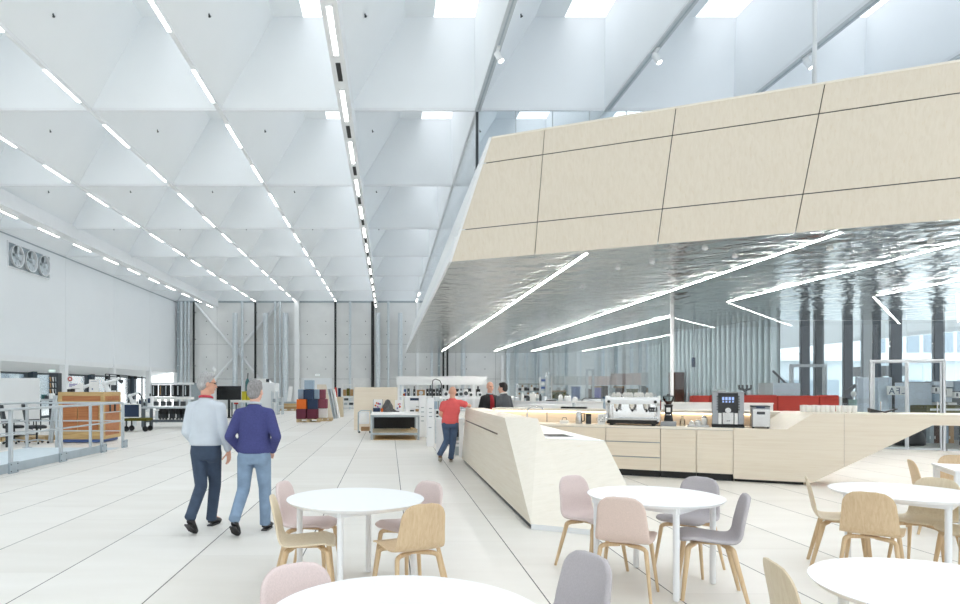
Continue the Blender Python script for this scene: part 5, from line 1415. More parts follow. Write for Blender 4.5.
# thin black profile frame
t = thing('sensor_frame', 'thin black profile frame with small sensors behind the crate', 'frame', (gx(123, 27), 27, 0))
Y = 27; zt = gz(374, Y)
for px in (105.5, 109.5, 142):
    a = MB(); a.box(gx(px, Y) - .02, gx(px, Y) + .02, Y - .02, Y + .02, 0, zt if px < 140 else zt - .1); a.build('upright', CHAR, t, local=False)
for (px0, py0, px1, py1) in ((105.5, 374, 125, 375.5), (125, 375.5, 142, 377.5), (105.5, 377, 118, 376), (109.5, 379.5, 117, 379.5)):
    a = MB(); a.tube([(gx(px0, Y), Y, gz(py0, Y)), (gx(px1, Y), Y, gz(py1, Y))], .02, 6); a.build('crossbar', CHAR, t, local=False)
for px, py in ((107, 377), (118.5, 375.5), (119, 378.5), (129.5, 376.8), (135.5, 377), (121.5, 380.5)):
    a = MB(); a.box(gx(px, Y) - .05, gx(px, Y) + .05, Y - .05, Y + .05, gz(py, Y) - .08, gz(py, Y) + .03); a.build('sensor', BLACK, t, local=False)
t = thing('monitor', 'small dark monitor on a stalk under the thin black frame', 'monitor', (gx(113.5, 25.5), 25.5, 0))
a = MB(); bx(a, 111, 116.5, 385, 390.5, 25.5, .04); a.build('screen', CHAR, t, local=False)
a = MB(); a.cyl((gx(113.7, 25.5), 25.55, 0), (gx(113.7, 25.5), 25.55, gz(387, 25.5)), .02); a.build('stalk', GALV, t, local=False)
# row of white machines on benches behind
def bench(px0, px1, pyt, Y, d, label, mt=RAILM, leg=CHAR):
    t = thing('work_table', label, 'table', ((gx(px0, Y) + gx(px1, Y)) / 2, Y, 0))
    z = gz(pyt, Y)
    a = MB(); a.box(gx(px0, Y), gx(px1, Y), Y, Y + d, z - .06, z); a.build('top', mt, t, local=False)
    for x in (gx(px0, Y) + .08, gx(px1, Y) - .08):
        for y in (Y + .08, Y + d - .08):
            a = MB(); a.box(x - .05, x + .05, y - .05, y + .05, 0, z - .06); a.build('leg', leg, t, local=False)
    a = MB(); a.box(gx(px0, Y) + .1, gx(px1, Y) - .1, Y + .06, Y + .1, .24, .3); a.box(gx(px0, Y) + .1, gx(px1, Y) - .1, Y + d - .1, Y + d - .06, .24, .3); a.build('lower_rail', leg, t, local=False)
    return z
z1 = bench(124, 152, 410, 29, .9, 'white work table with small machines behind the slate board', WHITE, GALV)
k = 0
for px, w, h, mt in ((127, 4, .3, WHITE), (131.5, 3.4, .45, PAPER), (136, 4, .26, GALV), (140, 3.4, .5, WHITE), (144.5, 3.4, .36, GALVD), (149, 3.6, .6, WHITE)):
    t = thing('bench_machine', ('white', 'tall pale', 'flat silver', 'tall white', 'dull grey', 'tallest white')[k] + ' small machine on the white work table behind the slate board', 'machine', (gx(px, 29.3), 29.3, z1), 0, 'machines on the white work table'); k += 1
    a = MB(); a.box(-w * .022, w * .022, 0, .35, 0, h); a.build('housing', mt, t, bevel=.01)
    a = MB(); a.box(-w * .015, w * .015, -.012, -.001, h * .5, h * .85); a.build('front_window', CHAR if k % 2 else NAVYC, t)
    a = MB(); a.cyl((0, .15, h), (0, .15, h + .12), .03); a.build('knob', BLACK, t, 40)
t = thing('slate_board', 'dark slate blue board with a pale frame on a low cart right of the crate', 'board', (gx(131, 24), 24, 0))
a = MB(); bx(a, 124.5, 139, 404.5, 417, 24, .03); a.build('panel', NAVYC, t, local=False)
a = MB(); bx(a, 123.8, 139.5, 404, 404.6, 23.99, .05); bx(a, 123.8, 139.5, 417, 417.7, 23.99, .05); bx(a, 123.6, 124.4, 404, 417.7, 23.99, .05); bx(a, 139, 139.6, 404, 417.7, 23.99, .05); a.build('frame', PAPER, t, local=False)
a = MB(); bx(a, 123.5, 146, 418.5, 421, 24, .7); a.build('cart_deck', OLIVE, t, local=False)
for px in (125, 144):
    for y in (24.1, 24.6):
        a = MB(); a.cyl((gx(px, 24), y, .1), (gx(px, 24), y + .05, .1), .1); a.build('wheel', BLACK, t, 40, local=False)
        a = MB(); a.box(gx(px, 24) - .02, gx(px, 24) + .02, y, y + .05, .1, gz(421, 24)); a.build('fork', CHAR, t, local=False)
z2 = bench(141, 215, 407, 26, 1.0, 'long dark steel work table at the left behind the man in the light blue shirt', RAILM, DARKST)
a = MB(); a.box(gx(170, 26.3), gx(181, 26.3), 26.2, 26.7, z2, z2 + .02); tag(a.build('paper_sheet', PAPER), 'white paper sheet lying on the long dark steel work table', 'paper')
# black gripper magazine: five dark blocks on a white frame
Y = 31
t = thing('tool_magazine', 'white frame holding five black tool blocks behind the steel work table', 'machine', (gx(170, Y), Y, 0))
a = MB(); bx(a, 150.5, 191, 382.5, 384.5, Y, .5); a.build('top_beam', WHITE, t, local=False)
a = MB(); bx(a, 150.5, 191, 397, 399.5, Y, .5); a.build('lower_beam', PAPER, t, local=False)
for px in (151, 190):
    a = MB(); bx(a, px - .6, px + .6, 384, 422, Y + .1, .1); a.build('upright', GALV, t, local=False)
for px in (153.5, 160.5, 166, 173, 178, 185.5):
    a = MB(); bx(a, px - 1.8, px + 2.3, 385, 396.5, Y + .05, .3); b = a.build('tool_block', BLACK if px != 160.5 else CHAR, t, local=False, bevel=.01)
    a = MB(); bx(a, px - .6, px + .2, 386, 395, Y + .02, .03); a.build('guide', (GALV, CARD)[px == 160.5], b, local=False)
for px in (155, 162, 168, 175, 182):
    a = MB(); bx(a, px - 1.6, px + 1.8, 401.5, 406, Y + .05, .3); a.build('gripper', CHAR, t, local=False)
    a = MB(); bx(a, px - 1.2, px + .9, 399.6, 401.4, Y + .08, .2); a.build('flange', PAPER, t, local=False)
for px in (158, 164, 171, 178, 184):
    t = thing('tool_trolley', 'black tool trolley under the tool magazine, %s from the left' % ORD[(158, 164, 171, 178, 184).index(px)], 'trolley', (gx(px, 33), 33, 0), 0, 'black tool trolleys')
    a = MB(); bx(a, px - 2.4, px + 2.2, 407.5, 414, 33, .5); a.build('body', BLACK, t, local=False, bevel=.01)
    a = MB(); a.box(gx(px - 2, 33), gx(px + 1.8, 33), 33.05, 33.45, .06, gz(414, 33)); a.build('chassis', CHAR, t, local=False)
    for dx in (-1.7, 1.5):
        a = MB(); a.cyl((gx(px + dx, 33), 33.1, .05), (gx(px + dx, 33), 33.14, .05), .05); a.build('wheel', CHAR, t, 40, local=False)
t = thing('grey_cabinet', 'tall grey metal cabinet partly hidden by the head of the man in light blue', 'cabinet', (gx(196, 34), 34, 0))
a = MB(); bx(a, 190.5, 203, 383, 430, 34, .6); a.build('body', GALVD, t, local=False)
a = MB(); bx(a, 191, 196.6, 384, 417, 33.98, .018); bx(a, 197, 202.6, 384, 417, 33.98, .018); a.build('door', GALVD, t, local=False)
# screen on a stand
Y = 34.8
t = thing('television', 'black flat screen on a black stand between the two walking men', 'screen', (gx(229, Y), Y, 0))
a = MB(); bx(a, 216.5, 241, 386, 400, Y, .06); a.build('bezel', BLACK, t, local=False, bevel=.01)
a = MB(); bx(a, 217.2, 240.3, 386.8, 399.2, Y - .004, .003); a.build('screen', BLACKG, t, local=False)
a = MB(); bx(a, 227.8, 230, 400, 417.5, Y + .06, .08); a.build('pole', BLACK, t, local=False)
a = MB(); a.box(gx(224, Y), gx(234, Y), Y - .2, Y + .4, 0, .04); a.build('base', BLACK, t, local=False)
t = thing('green_cylinder', 'dark teal gas cylinder standing behind the yellow bin', 'cylinder', (gx(246, 37), 37, 0))
a = MB(); a.lathe([(.11, 0), (.12, .03), (.12, gz(382, 37)), (.07, gz(379.5, 37)), (.05, gz(378.5, 37)), (0, gz(378.4, 37))], c=(gx(246, 37), 37.4, 0)); a.build('body', TEAL, t, 45, local=False)
a = MB(); a.cyl((gx(246.2, 37), 37.4, gz(378.5, 37)), (gx(246.5, 37), 37.4, gz(373, 37)), .03); a.build('valve', BLACK, t, 40, local=False)
t = thing('work_table', 'low white table with red marks under the yellow bin', 'table', (gx(238, 36.5), 36.5, 0))
a = MB(); bx(a, 231, 256, 400.3, 402.5, 36.3, .9); a.build('top', PAPER, t, local=False)
a = MB(); bx(a, 234, 238, 402.6, 404.2, 36.3, .1); a.build('red_tag', REDP, t, local=False)
for px in (231.8, 236, 255):
    a = MB(); bx(a, px - .5, px + .5, 402.5, 430, 36.4, .08); a.build('leg', CHAR, t, local=False)
for px, py0, lb in ((244, 392, 'left'), (249.2, 391.2, 'right')):
    t = thing('yellow_bin', 'yellow plastic bin on the low white table, %s one' % lb, 'bin', (gx(px, 36.6), 36.6, gz(400.3, 36.6)), 0, 'yellow bins')
    a = MB(); bx(a, px - 2.3, px + 2.3, py0, 400.2, 36.6, .3); a.build('body', YELLOW, t, local=False, bevel=.01)
    a = MB(); bx(a, px - 2.5, px + 2.5, py0 - .7, py0, 36.58, .34); a.build('rim', YELLOW, t, local=False)
t = thing('white_machine', 'white machine cabinet with a sloping hood behind the man in navy', 'machine', (gx(260, 40), 40, 0))
a = MB(); bx(a, 246, 275, 383, 430, 40, 1.6); a.build('housing', WHITE, t, local=False, bevel=.03)
a = MB(); a.extr([(gx(248, 40), 40.1, gz(383, 40)), (gx(270, 40), 40.1, gz(383, 40)), (gx(264, 40), 40.1, gz(378.5, 40)), (gx(252, 40), 40.1, gz(378.5, 40))], (0, 1.2, 0)); a.build('hood', PAPER, t, local=False)
a = MB(); bx(a, 250, 262, 386, 392, 39.98, .015); a.build('window', GALVD, t, local=False)
a = MB(); bx(a, 249, 254, 384, 384.6, 39.97, .02); bx(a, 266, 269, 379, 382, 39.9, .1); a.build('lamp_box', CHAR, t, local=False)
for k, (px, py0, w) in enumerate(((273.8, 391, 4.4), (280, 397, 4))):
    t = thing('white_rack', ('taller', 'lower')[k] + ' white open rack right of the man in navy', 'rack', (gx(px, 39), 39, 0), 0, 'white open racks')
    for s in (-1, 1):
        for d in (0, .5):
            a = MB(); a.box(gx(px + s * w / 2, 39) - .03, gx(px + s * w / 2, 39) + .03, 39 + d - .03, 39 + d + .03, 0, gz(py0, 39)); a.build('upright', GALV, t, local=False)
    for f in (.1, .5, .95):
        z = gz(py0, 39) * f; a = MB(); a.box(gx(px - w / 2, 39), gx(px + w / 2, 39), 38.97, 39.53, z, z + .04); a.build('shelf', PAPER, t, local=False)
    a = MB(); a.box(gx(px - w / 3, 39), gx(px + w / 4, 39), 39.1, 39.4, gz(py0, 39) * .5 + .04, gz(py0, 39) * .5 + .24); a.build('bin', GALVD, t, local=False)
t = thing('gooseneck_camera', 'white camera head on a slim white post against the back wall', 'camera', (gx(214, 42), 42, 0))
a = MB(); a.cyl((gx(214, 42), 42, 0), (gx(214, 42), 42, gz(372, 42)), .05); a.build('post', PAPER, t, 40, local=False)
a = MB(); a.ell((gx(214, 42), 42, gz(369.5, 42)), (.12, .12, .17)); a.build('camera_head', WHITE, t, 60, local=False)
# white sheet on a stack of boards at the wall
pallet((gx(289, 46), 46.0, 0), 0, 'wooden pallet under the stacked boards at the foot of the back wall', 1.1, .8)
for k in range(4):
    a = MB(); a.box(gx(283.5, 46), gx(297, 46), 45.7, 46.3, .145 + .12 * k, .145 + .12 * k + .11); tag(a.build('board_stack', (CARD, PALLET, OSB, GALVD)[k]), 'stacked boards on the pallet at the back wall, layer %s from the floor' % ORD[k], 'boards', 'stacked boards on the pallet')
a = MB(); a.extr([(gx(287, 46), 45.9, .63), (gx(291, 46), 45.9, .63), (gx(293, 46), 46.1, gz(386.5, 46)), (gx(288.5, 46), 46.1, gz(386.5, 46))], (0, .03, 0)); tag(a.build('white_board', PAPER), 'white panel leaning upright on the stacked boards at the back wall', 'panel')

# felt cubes on pallets
Yc = 30.6; cs = .455
px0 = gx(296, Yc)
pallet((px0 + .56, Yc + .45, 0), 0, 'wooden pallet carrying the orange, navy and burgundy cubes', 1.1, .9)
pallet((px0 + 1.22, Yc + 1.36, 0), 0, 'wooden pallet behind the cube stack carrying the dusty rose cubes', .7, .9)
def cube(x, y, z, mt, label, s=cs):
    t = thing('felt_cube', label, 'cube stool', (x, y, z), 0, 'felt cubes on the pallets')
    a = MB(); a.box(-s / 2, s / 2, -s / 2, s / 2, .012, s); a.build('cover', mt, t, bevel=.015)
    a = MB(); a.box(-s / 2 + .03, s / 2 - .03, -s / 2 + .03, s / 2 - .03, 0, .012); a.build('base_plate', CHAR, t)
    return t
g = .012; b0 = .145
def cx(i): return px0 + cs / 2 + i * (cs + g)
cube(cx(0), Yc + .23, b0, BURG, 'burgundy cube at the bottom left of the cube stack')
cube(cx(1) + .03, Yc + .23, b0, BURG, 'burgundy cube at the bottom right of the cube stack front')
cube(cx(0), Yc + .70, b0, BURG, 'burgundy cube hidden behind the bottom left cube')
cube(cx(1) + .03, Yc + .70, b0, BURG, 'burgundy cube behind the bottom right cube, showing its side')
z = b0 + cs + .004
cube(cx(0) + .02, Yc + .24, z, ORANGE, 'orange cube in the cube stack')
cube(cx(1) + .06, Yc + .24, z, NAVYC, 'navy cube right of the orange cube')
cube(cx(1) + .07, Yc + .71, z, BURG, 'burgundy cube behind the navy cube beside the orange one')
cube(cx(0) + .02, Yc + .71, z, BURG, 'burgundy cube behind the orange cube')
z2_ = z + cs + .004
cube(cx(0) + .34, Yc + .26, z2_, NAVYC, 'navy cube in the third layer, under the top cube')
cube(cx(0) + .02, Yc + .72, z2_, LBLUE, 'light blue cube at the left of the third layer')
cube(cx(1) + .07, Yc + .73, z2_, LBLUE, 'light blue cube at the right of the third layer')
cube(cx(0) + .36, Yc + .30, z2_ + cs + .004, LBLUE, 'light blue cube on top of the cube stack', .43)
cube(px0 + 1.12, Yc + 1.2, b0, PAPER, 'white cube under the dusty rose cubes behind the stack')
cube(px0 + 1.12, Yc + 1.2, z, ROSEF, 'dusty rose cube on the rear pallet, lower one')
cube(px0 + 1.02, Yc + 1.25, z2_, ROSEF, 'dusty rose cube on the rear pallet, upper one')
# leaning plywood and sheets
Y = 34
t = thing('panel_rack', 'pale plywood panel rack with a sloping side, right of the felt cubes', 'rack', (gx(325, Y), Y, 0))
a = MB(); a.extr([(gx(317, Y), Y, 0), (gx(333, Y), Y, 0), (gx(326, Y), Y, gz(384.5, Y)), (gx(317, Y), Y, gz(384.5, Y))], (0, .05, 0)); a.build('front_panel', PLYV, t, local=False)
a = MB(); a.extr([(gx(317, Y), Y + .051, 0), (gx(326.5, Y), Y + .051, 0), (gx(321, Y), Y + .051, gz(385, Y)), (gx(317, Y), Y + .051, gz(385, Y))], (0, .9, 0)); a.build('core', CARD, t, local=False)
for k, (pxa, pxb, mt, nm) in enumerate(((327.5, 333.5, GALVD, 'dull grey'), (329.8, 335.5, GALV, 'silver'), (332.2, 337.9, PAPER, 'white'))):
    a = MB(); yy = Y + .1 + k * .12
    a.extr([(gx(pxb, yy), yy, 0), (gx(pxb + 1.5, yy), yy, 0), (gx(pxa + 1.5, yy), yy, gz(389, yy)), (gx(pxa, yy), yy, gz(389, yy))], (0, .8, 0))
    tag(a.build('leaning_sheet', mt), nm + ' sheet leaning against the pale plywood panel rack', 'sheet', 'sheets leaning on the panel rack')
a = MB(); yy = 36; a.extr([(gx(336.6, yy), yy, 0), (gx(343, yy), yy, 0), (gx(342.5, yy), yy, gz(397, yy)), (gx(335.8, yy), yy, gz(397, yy))], (0, .5, 0)); tag(a.build('timber_board', OAKPALE), 'honey-coloured timber panel right of the leaning sheets', 'panel')
a = MB(); a.extr([(gx(336.5, 37), 37, .0), (gx(338.5, 37), 37, 0), (gx(336.5, 37), 37, gz(387.5, 37)), (gx(334.5, 37), 37, gz(387.5, 37))], (0, .3, 0)); tag(a.build('red_board', REDP), 'narrow red panel leaning behind the honey-coloured timber panel', 'panel')
a = MB(); a.box(gx(338, 37.5), gx(340.5, 37.5), 37.5, 37.8, 0, gz(388, 37.5)); tag(a.build('navy_board', NAVYC), 'narrow navy panel standing right of the red one', 'panel')
t = thing('white_shelf', 'white shelf unit with boxes between the timber panel and the plywood sheet', 'shelf', (gx(348, 40), 40, 0))
for px in (342.5, 354.5):
    a = MB(); bx(a, px - .4, px + .4, 384.5, 440, 40, .5); a.build('upright', PAPER, t, local=False)
for py in (385, 397.5, 402, 406.5):
    a = MB(); bx(a, 342.5, 354.5, py - .6, py + .3, 40, .5); a.build('shelf_board', PAPER, t, local=False)
for k, (px, py, w, h, mt) in enumerate(((344.5, 396.9, 3, .38, CARD), (348, 396.9, 3, .46, OLIVE), (351.5, 396.9, 3, .4, CARD), (346, 401.4, 4, .13, CHAR), (351, 405.9, 4, .13, CHAR), (345.5, 405.9, 3, .12, GALVD))):
    z = gz(py, 40) + .06; a = MB(); a.box(gx(px - w / 2, 40), gx(px + w / 2, 40), 40.05, 40.4, z, z + h)
    tag(a.build('storage_box', mt, None, bevel=.01), ('brown box, left on the upper shelf', 'olive box, middle of the upper shelf', 'brown box, right on the upper shelf', 'dark tray on the middle shelf', 'dark tray on the bottom shelf', 'grey tray on the bottom shelf')[k] + ' of the white shelf unit by the timber panel', 'box', 'boxes in the white shelf unit')
# upright plywood sheet, small white cart, work bench
Y = 25
t = thing('plywood_sheet', 'large pale plywood sheet standing upright behind the work bench', 'board', (gx(375, Y), Y, 0))
a = MB(); bx(a, 354, 397.5, 387.2, 431, Y, .03); a.build('sheet', PLYH, t, local=False)
for px in (356, 394):
    a = MB(); a.box(gx(px, Y) - .03, gx(px, Y) + .03, Y + .03, Y + .5, 0, .06); a.build('foot', PALLET, t, local=False)
Y = 23.2
t = thing('white_cart', 'small white machine cart before the plywood sheet', 'cart', (gx(364, Y), Y, 0))
a = MB(); bx(a, 359, 369, 412, 424, Y, .4); a.build('housing', WHITE, t, local=False, bevel=.03)
a = MB(); a.tube([(gx(358.3, Y), Y + .05, .05), (gx(358.3, Y), Y + .05, gz(412.5, Y)), (gx(361, Y), Y + .05, gz(410.7, Y)), (gx(371, Y), Y + .05, gz(410.7, Y)), (gx(371, Y), Y + .05, .05)], .025, 8); a.build('frame_tube', GALVD, t, 50, local=False)
a = MB(); bx(a, 360.2, 366.8, 413.5, 422.5, Y - .012, .011); a.build('door', PAPER, t, local=False)
for px in (359, 370):
    a = MB(); a.cyl((gx(px, Y), Y + .1, .04), (gx(px, Y), Y + .14, .04), .04); a.build('wheel', CHAR, t, 40, local=False)
a = MB(); bx(a, 361, 369.5, 427, 431, Y + .06, .3); tag(a.build('cardboard_box', CARD), 'low cardboard box under the small white cart', 'box')
Y = 20.3
t = thing('work_bench', 'grey steel work bench with a white top and black back panel', 'work bench', (gx(395, Y), Y, 0))
xa, xb = gx(370.5, Y), gx(419.5, Y); zt = gz(414.2, Y)
a = MB(); a.box(xa, xb, Y, Y + 2.3, zt - .03, zt); a.build('top', PAPER, t, local=False, bevel=.004)
a = MB(); a.box(xa, xb, Y + .01, Y + .06, zt - .09, zt - .031); a.box(xa, xa + .05, Y + .06, Y + 2.25, zt - .09, zt - .031); a.box(xb - .05, xb, Y + .06, Y + 2.25, zt - .09, zt - .031); a.build('top_rail', GALVD, t, local=False)
for x in (xa + .03, xb - .03):
    for y in (Y + .035, Y + 2.26):
        a = MB(); a.box(x - .03, x + .03, y - .03, y + .03, 0, zt - .09); a.build('leg', GALVD, t, local=False)
zs = gz(433, Y)
a = MB(); a.box(xa + .02, xb - .02, Y + .02, Y + 2.2, zs - .05, zs); a.build('lower_shelf', OAKPALE, t, local=False)
a = MB(); a.box(xa + .02, xb - .02, Y + .0, Y + .02, zs - .06, zs + .005); a.build('shelf_rail', GALVD, t, local=False)
a = MB(); a.box(xa + .06, xb - .06, Y + 2.21, Y + 2.24, zs, zt - .09); a.build('back_panel', BLACK, t, local=False)
m = MB(); m.box(gx(374, Y), gx(416, Y), Y - .08, Y + 2.2, .001, .02); tag(m.build('floor_board', OSB), 'brown board lying on the floor under the work bench', 'board')
t = thing('clay_model', 'dark grey pointed rock-like model on the work bench', 'model', (gx(388, Y + 1.9), Y + 1.9, zt))
a = MB(); c = Vector((gx(388, Y + 1.9), Y + 1.9, zt))
import mathutils
rr = random.Random(3); rings = []
for k, (z, r) in enumerate(((0, .17), (.08, .19), (.2, .17), (.3, .12), (.38, .06), (.42, .012))):
    rings.append([c + Vector(((r + rr.uniform(-.03, .03)) * math.cos(q * math.pi / 6) - .01 * k * .3, (r + rr.uniform(-.03, .03)) * .8 * math.sin(q * math.pi / 6), z)) for q in range(12)])
a.skin(rings); a.build('rock', ROCK, t, local=False)
a = MB(); a.extr([c + Vector((.18, -.05, 0)), c + Vector((.38, -.03, 0)), c + Vector((.34, .15, 0)), c + Vector((.17, .15, 0))], (0, 0, .03)); a.hexa([c + Vector(v) for v in ((.16, -.04, .03), (.3, -.02, .03), (.27, .1, .03), (.16, .1, .03))], [c + Vector(v) for v in ((.15, 0, .14), (.2, .01, .1), (.2, .08, .09), (.15, .08, .13))]); a.build('fallen_flake', ROCK, t, local=False)
for k, (px0_, px1_, py0_, lb) in enumerate(((373.5, 382.5, 399.5, 'left of the dark rock model'), (394.5, 403, 400, 'right of the dark rock model'))):
    t = thing('picture_board', 'picture board with pink and violet prints on the bench, ' + lb, 'picture', (gx((px0_ + px1_) / 2, Y + 2.1), Y + 2.1, zt), 0, 'picture boards on the work bench')
    yb = Y + 2.1; a = MB(); a.box(gx(px0_, yb), gx(px1_, yb), yb, yb + .02, zt, gz(py0_, yb)); b = a.build('board', PAPER, t, local=False)
    rr = random.Random(5 + k); cols = (MAGENTA, VIOLET, ORANGE, REDP)
    for q in range(7):
        u, v = rr.uniform(.2, .75), rr.uniform(.3, .75); s = rr.uniform(.018, .035)
        x = gx(px0_ + (px1_ - px0_) * u, yb); z = zt + (gz(py0_, yb) - zt) * v
        a = MB(); a.cyl((x, yb - .004 - .001 * q, z), (x, yb - .0005, z), s, n=9); a.build('print', cols[q % 4], b, local=False)
    a = MB(); a.box(gx(px0_ - .25, yb), gx(px0_, yb), yb - .005, yb + .025, zt, gz(py0_ - .3, yb)); a.box(gx(px1_, yb), gx(px1_ + .25, yb), yb - .005, yb + .025, zt, gz(py0_ - .3, yb)); a.build('frame_edge', YELLOW if k else CHAR, t, local=False)
a = MB(); yb = Y + 1.95; a.box(gx(373, yb), gx(380, yb), yb, yb + .15, zt, gz(408, yb)); tag(a.build('dark_box', NAVYC, None, bevel=.008), 'dark slate box on the left of the work bench', 'box')
a = MB(); yb = Y + 1.8; a.cyl((gx(382, yb), yb, zt), (gx(382, yb), yb, zt + .12), .035); tag(a.build('paper_cup', ORANGE, None, 40), 'small orange cup between the dark slate box and the rock model', 'cup')
rr = random.Random(2)
for k in range(5):
    a = MB(); x = gx(404 + k * 2.6, Y + .9); a.cbox((x, Y + .9 + .05 * (k % 2), zs + .03 + .012 * k), (.26, .05, .03), rz=rr.uniform(-.8, .8), ry=(0, -.1, .12, -.35, .5)[k] * .5)
    tag(a.build('wood_scrap', PALLET), 'wood offcut on the lower shelf of the work bench, %s from the left' % ORD[k], 'offcut', 'wood offcuts on the lower shelf')
# long white rack with a deep top board behind
Y = 27
t = thing('white_rack', 'long white rack with a deep top board behind the man in red', 'rack', (gx(440, Y), Y, 0))
a = MB(); bx(a, 396.5, 487, 376.2, 384.8, Y, .08); a.build('top_board', WHITE, t, local=False)
for px in (398.5, 402.8, 474):
    a = MB(); bx(a, px - 1.1, px + 1.1, 384.8, 440, Y + .02, .1); a.build('post', WHITE, t, local=False)
a = MB(); bx(a, 396.5, 487, 396, 397, Y + .1, .9); a.build('shelf_board', WHITE, t, local=False)
a = MB(); bx(a, 396.5, 487, 410, 411, Y + .1, .9); a.build('shelf_board', WHITE, t, local=False)
zsh = gz(396, Y)
items = [(404.8, 3.2, .40, BLUEP, 'blue tool box'), (403.8, 2.6, .16, ORANGE, 'orange case'), (408.6, 2.6, .44, CHAR, 'dark motor'), (411.6, 2.6, .3, GALV, 'silver clamp'), (414.4, 2.4, .4, CHAR, 'dark hose reel'), (421, 9, .36, CARD, 'brown crate'), (427.6, 2.6, .42, BLACK, 'black gearbox'),
         (430.6, 2.8, .44, CHAR, 'charcoal drive unit'), (434, 3, .4, BLACK, 'black cable drum'), (437.4, 2.8, .44, CHAR, 'dark spindle'), (440.6, 2.8, .34, BLACK, 'black vice'), (444, 3.2, .3, WHITE, 'white bottle crate'), (457.5, 3.4, .42, BLACK, 'black pump'), (461.5, 3.4, .3, WHITE, 'white case'), (465.4, 3.4, .42, BLACK, 'black lamp housing'), (469.6, 3.8, .44, CHAR, 'dark reel'), (478.5, 4, .4, BLACK, 'black case')]
for k, (px, w, h, mt, nm) in enumerate(items):
    yy = Y + (.2 if k != 1 else .12); zb = zsh; 
    t = thing('machine_part', '%s on the long white rack behind the man in red' % nm, 'machine part', (gx(px, yy), yy, zb), 0, 'parts on the long white rack')
    w_ = w * yy / F / 2 * .86
    if k == 1: t.location.z = zb; 
    d0 = 0 if k != 1 else -.1
    a = MB(); a.box(-w_, w_, d0, d0 + (.3 if k != 1 else .08), 0, h * .7); a.build('body', mt, t, bevel=.012)
    if h > .2:
        a = MB(); a.cyl((0, d0 + .15, h * .7), (0, d0 + .15, h), w_ * .5); a.build('top_part', (GALV, CHAR, PAPER)[k % 3], t, 40)
        a = MB(); a.cyl((0, d0 - .015, h * .35), (0, d0, h * .35), w_ * .55, n=12); a.build('flange', (PAPER, GALV)[k % 2], t, 40)
# white furniture below
def wcab(px0, px1, py0, py1, Y, d, label, slots):
    t = thing('white_cabinet', label, 'cabinet', ((gx(px0, Y) + gx(px1, Y)) / 2, Y, 0), 0, 'white workshop cabinets')
    a = MB(); bx(a, px0, px1, py0, py1, Y, d); a.build('housing', WHITE, t, local=False, bevel=.006)
    for s in slots:
        a = MB(); bx(a, s[0], s[1], s[2], s[3], Y - .012, .011); a.build('opening', s[4], t, local=False)
wcab(405, 424, 396.5, 440, 25, .8, 'white copier-like cabinet with dark openings behind the work bench', [(410, 421, 398, 400.5, NAVYC), (410, 414, 410, 411.5, CHAR), (416, 422.5, 406.5, 407.2, CHAR), (415.5, 423, 409, 411.5, CARD)])
wcab(419.5, 426.5, 395.5, 437, 21.4, .5, 'slim tall white cabinet right of the work bench', [(421, 424, 407 + 4.5 * q, 407.9 + 4.5 * q, GALVD) for q in range(4)])
wcab(427.5, 434.2, 398, 447, 18.0, .5, 'taller white cabinet with grey slots left of the man in red', [(429, 432, 408 + 4 * q, 409 + 4 * q, GALVD) for q in range(3)] + [(428.6, 431.5, 427, 428, GALVD)])
t = thing('robot_cell', 'black and silver machine frame between the white cabinet and the man in red', 'machine', (gx(437, 19), 19, 0))
a = MB(); bx(a, 434.8, 436.2, 409, 445, 19, .1); bx(a, 438.6, 439.6, 409, 445, 19, .1); bx(a, 434.8, 439.6, 397, 401, 19, .4); a.build('frame', GALV, t, local=False)
for k, py in enumerate((411, 416, 421, 426, 431, 436)):
    a = MB(); bx(a, 435.6, 439, py, py + 3, 19.02, .3); a.build('module', (BLACK, CHAR)[k % 2], t, local=False)
a = MB(); bx(a, 434.6, 437.2, 401.5, 409, 19.03, .2); a.build('cylinder_block', LBLUE, t, local=False)
a = MB(); a.tube([(gx(432.5, 19), 19.1, gz(400, 19)), (gx(432.5, 19), 19.1, gz(384, 19)), (gx(433.2, 19), 19.1, gz(380.2, 19)), (gx(436, 19), 19.1, gz(379, 19)), (gx(440, 19), 19.1, gz(380.5, 19)), (gx(441.7, 19), 19.1, gz(384, 19)), (gx(441.5, 19), 19.1, gz(395, 19))], .014, 8)
a.tube([(gx(432.5, 19), 19.1, 0), (gx(432.5, 19), 19.1, gz(400, 19))], .02, 8)
tag(a.build('cable_arch', CHAR, None, 50), 'thin dark cable arch rising left of the head of the man in red', 'cable')
bench(437.3, 465, 418.8, 15.3, .8, 'white table by the end of the bar island behind the man in red', WHITE, WHITE)
t = thing('floor_cabinet', 'black and grey unit under the white table by the bar island', 'cabinet', (gx(459, 15.7), 15.7, 0))
a = MB(); bx(a, 455.5, 463, 423, 437, 15.7, .4); a.build('body', BLACK, t, local=False)
a = MB(); bx(a, 455, 463, 440.5, 442.5, 15.6, .5); a.build('tray', PAPER, t, local=False)
a = MB(); a.box(gx(455.5, 15.7), gx(463, 15.7), 15.7, 16.1, 0, gz(443.5, 15.7)); a.build('plinth', GALVD, t, local=False)
for k, (px, w, h, mt) in enumerate(((446, 5, .25, WHITE), (461, 4, .25, GALV), (466, 4.4, .3, WHITE), (471, 4, .2, PAPER), (480, 4.5, .2, WHITE))):
    t = thing('white_case', 'white equipment case on the shelf behind the bar, %s from the left' % ORD[k], 'case', (gx(px, 24), 24, gz(397.5, 24)), 0, 'white cases behind the man in red')
    w_ = w * 24 / F / 2
    a = MB(); a.box(-w_, w_, 0, .3, 0, h); a.build('body', mt, t, bevel=.02)
    a = MB(); a.cyl((0, -.01, h * .5), (0, 0, h * .5), h * .25, n=14); a.build('port', CHAR, t, 40)
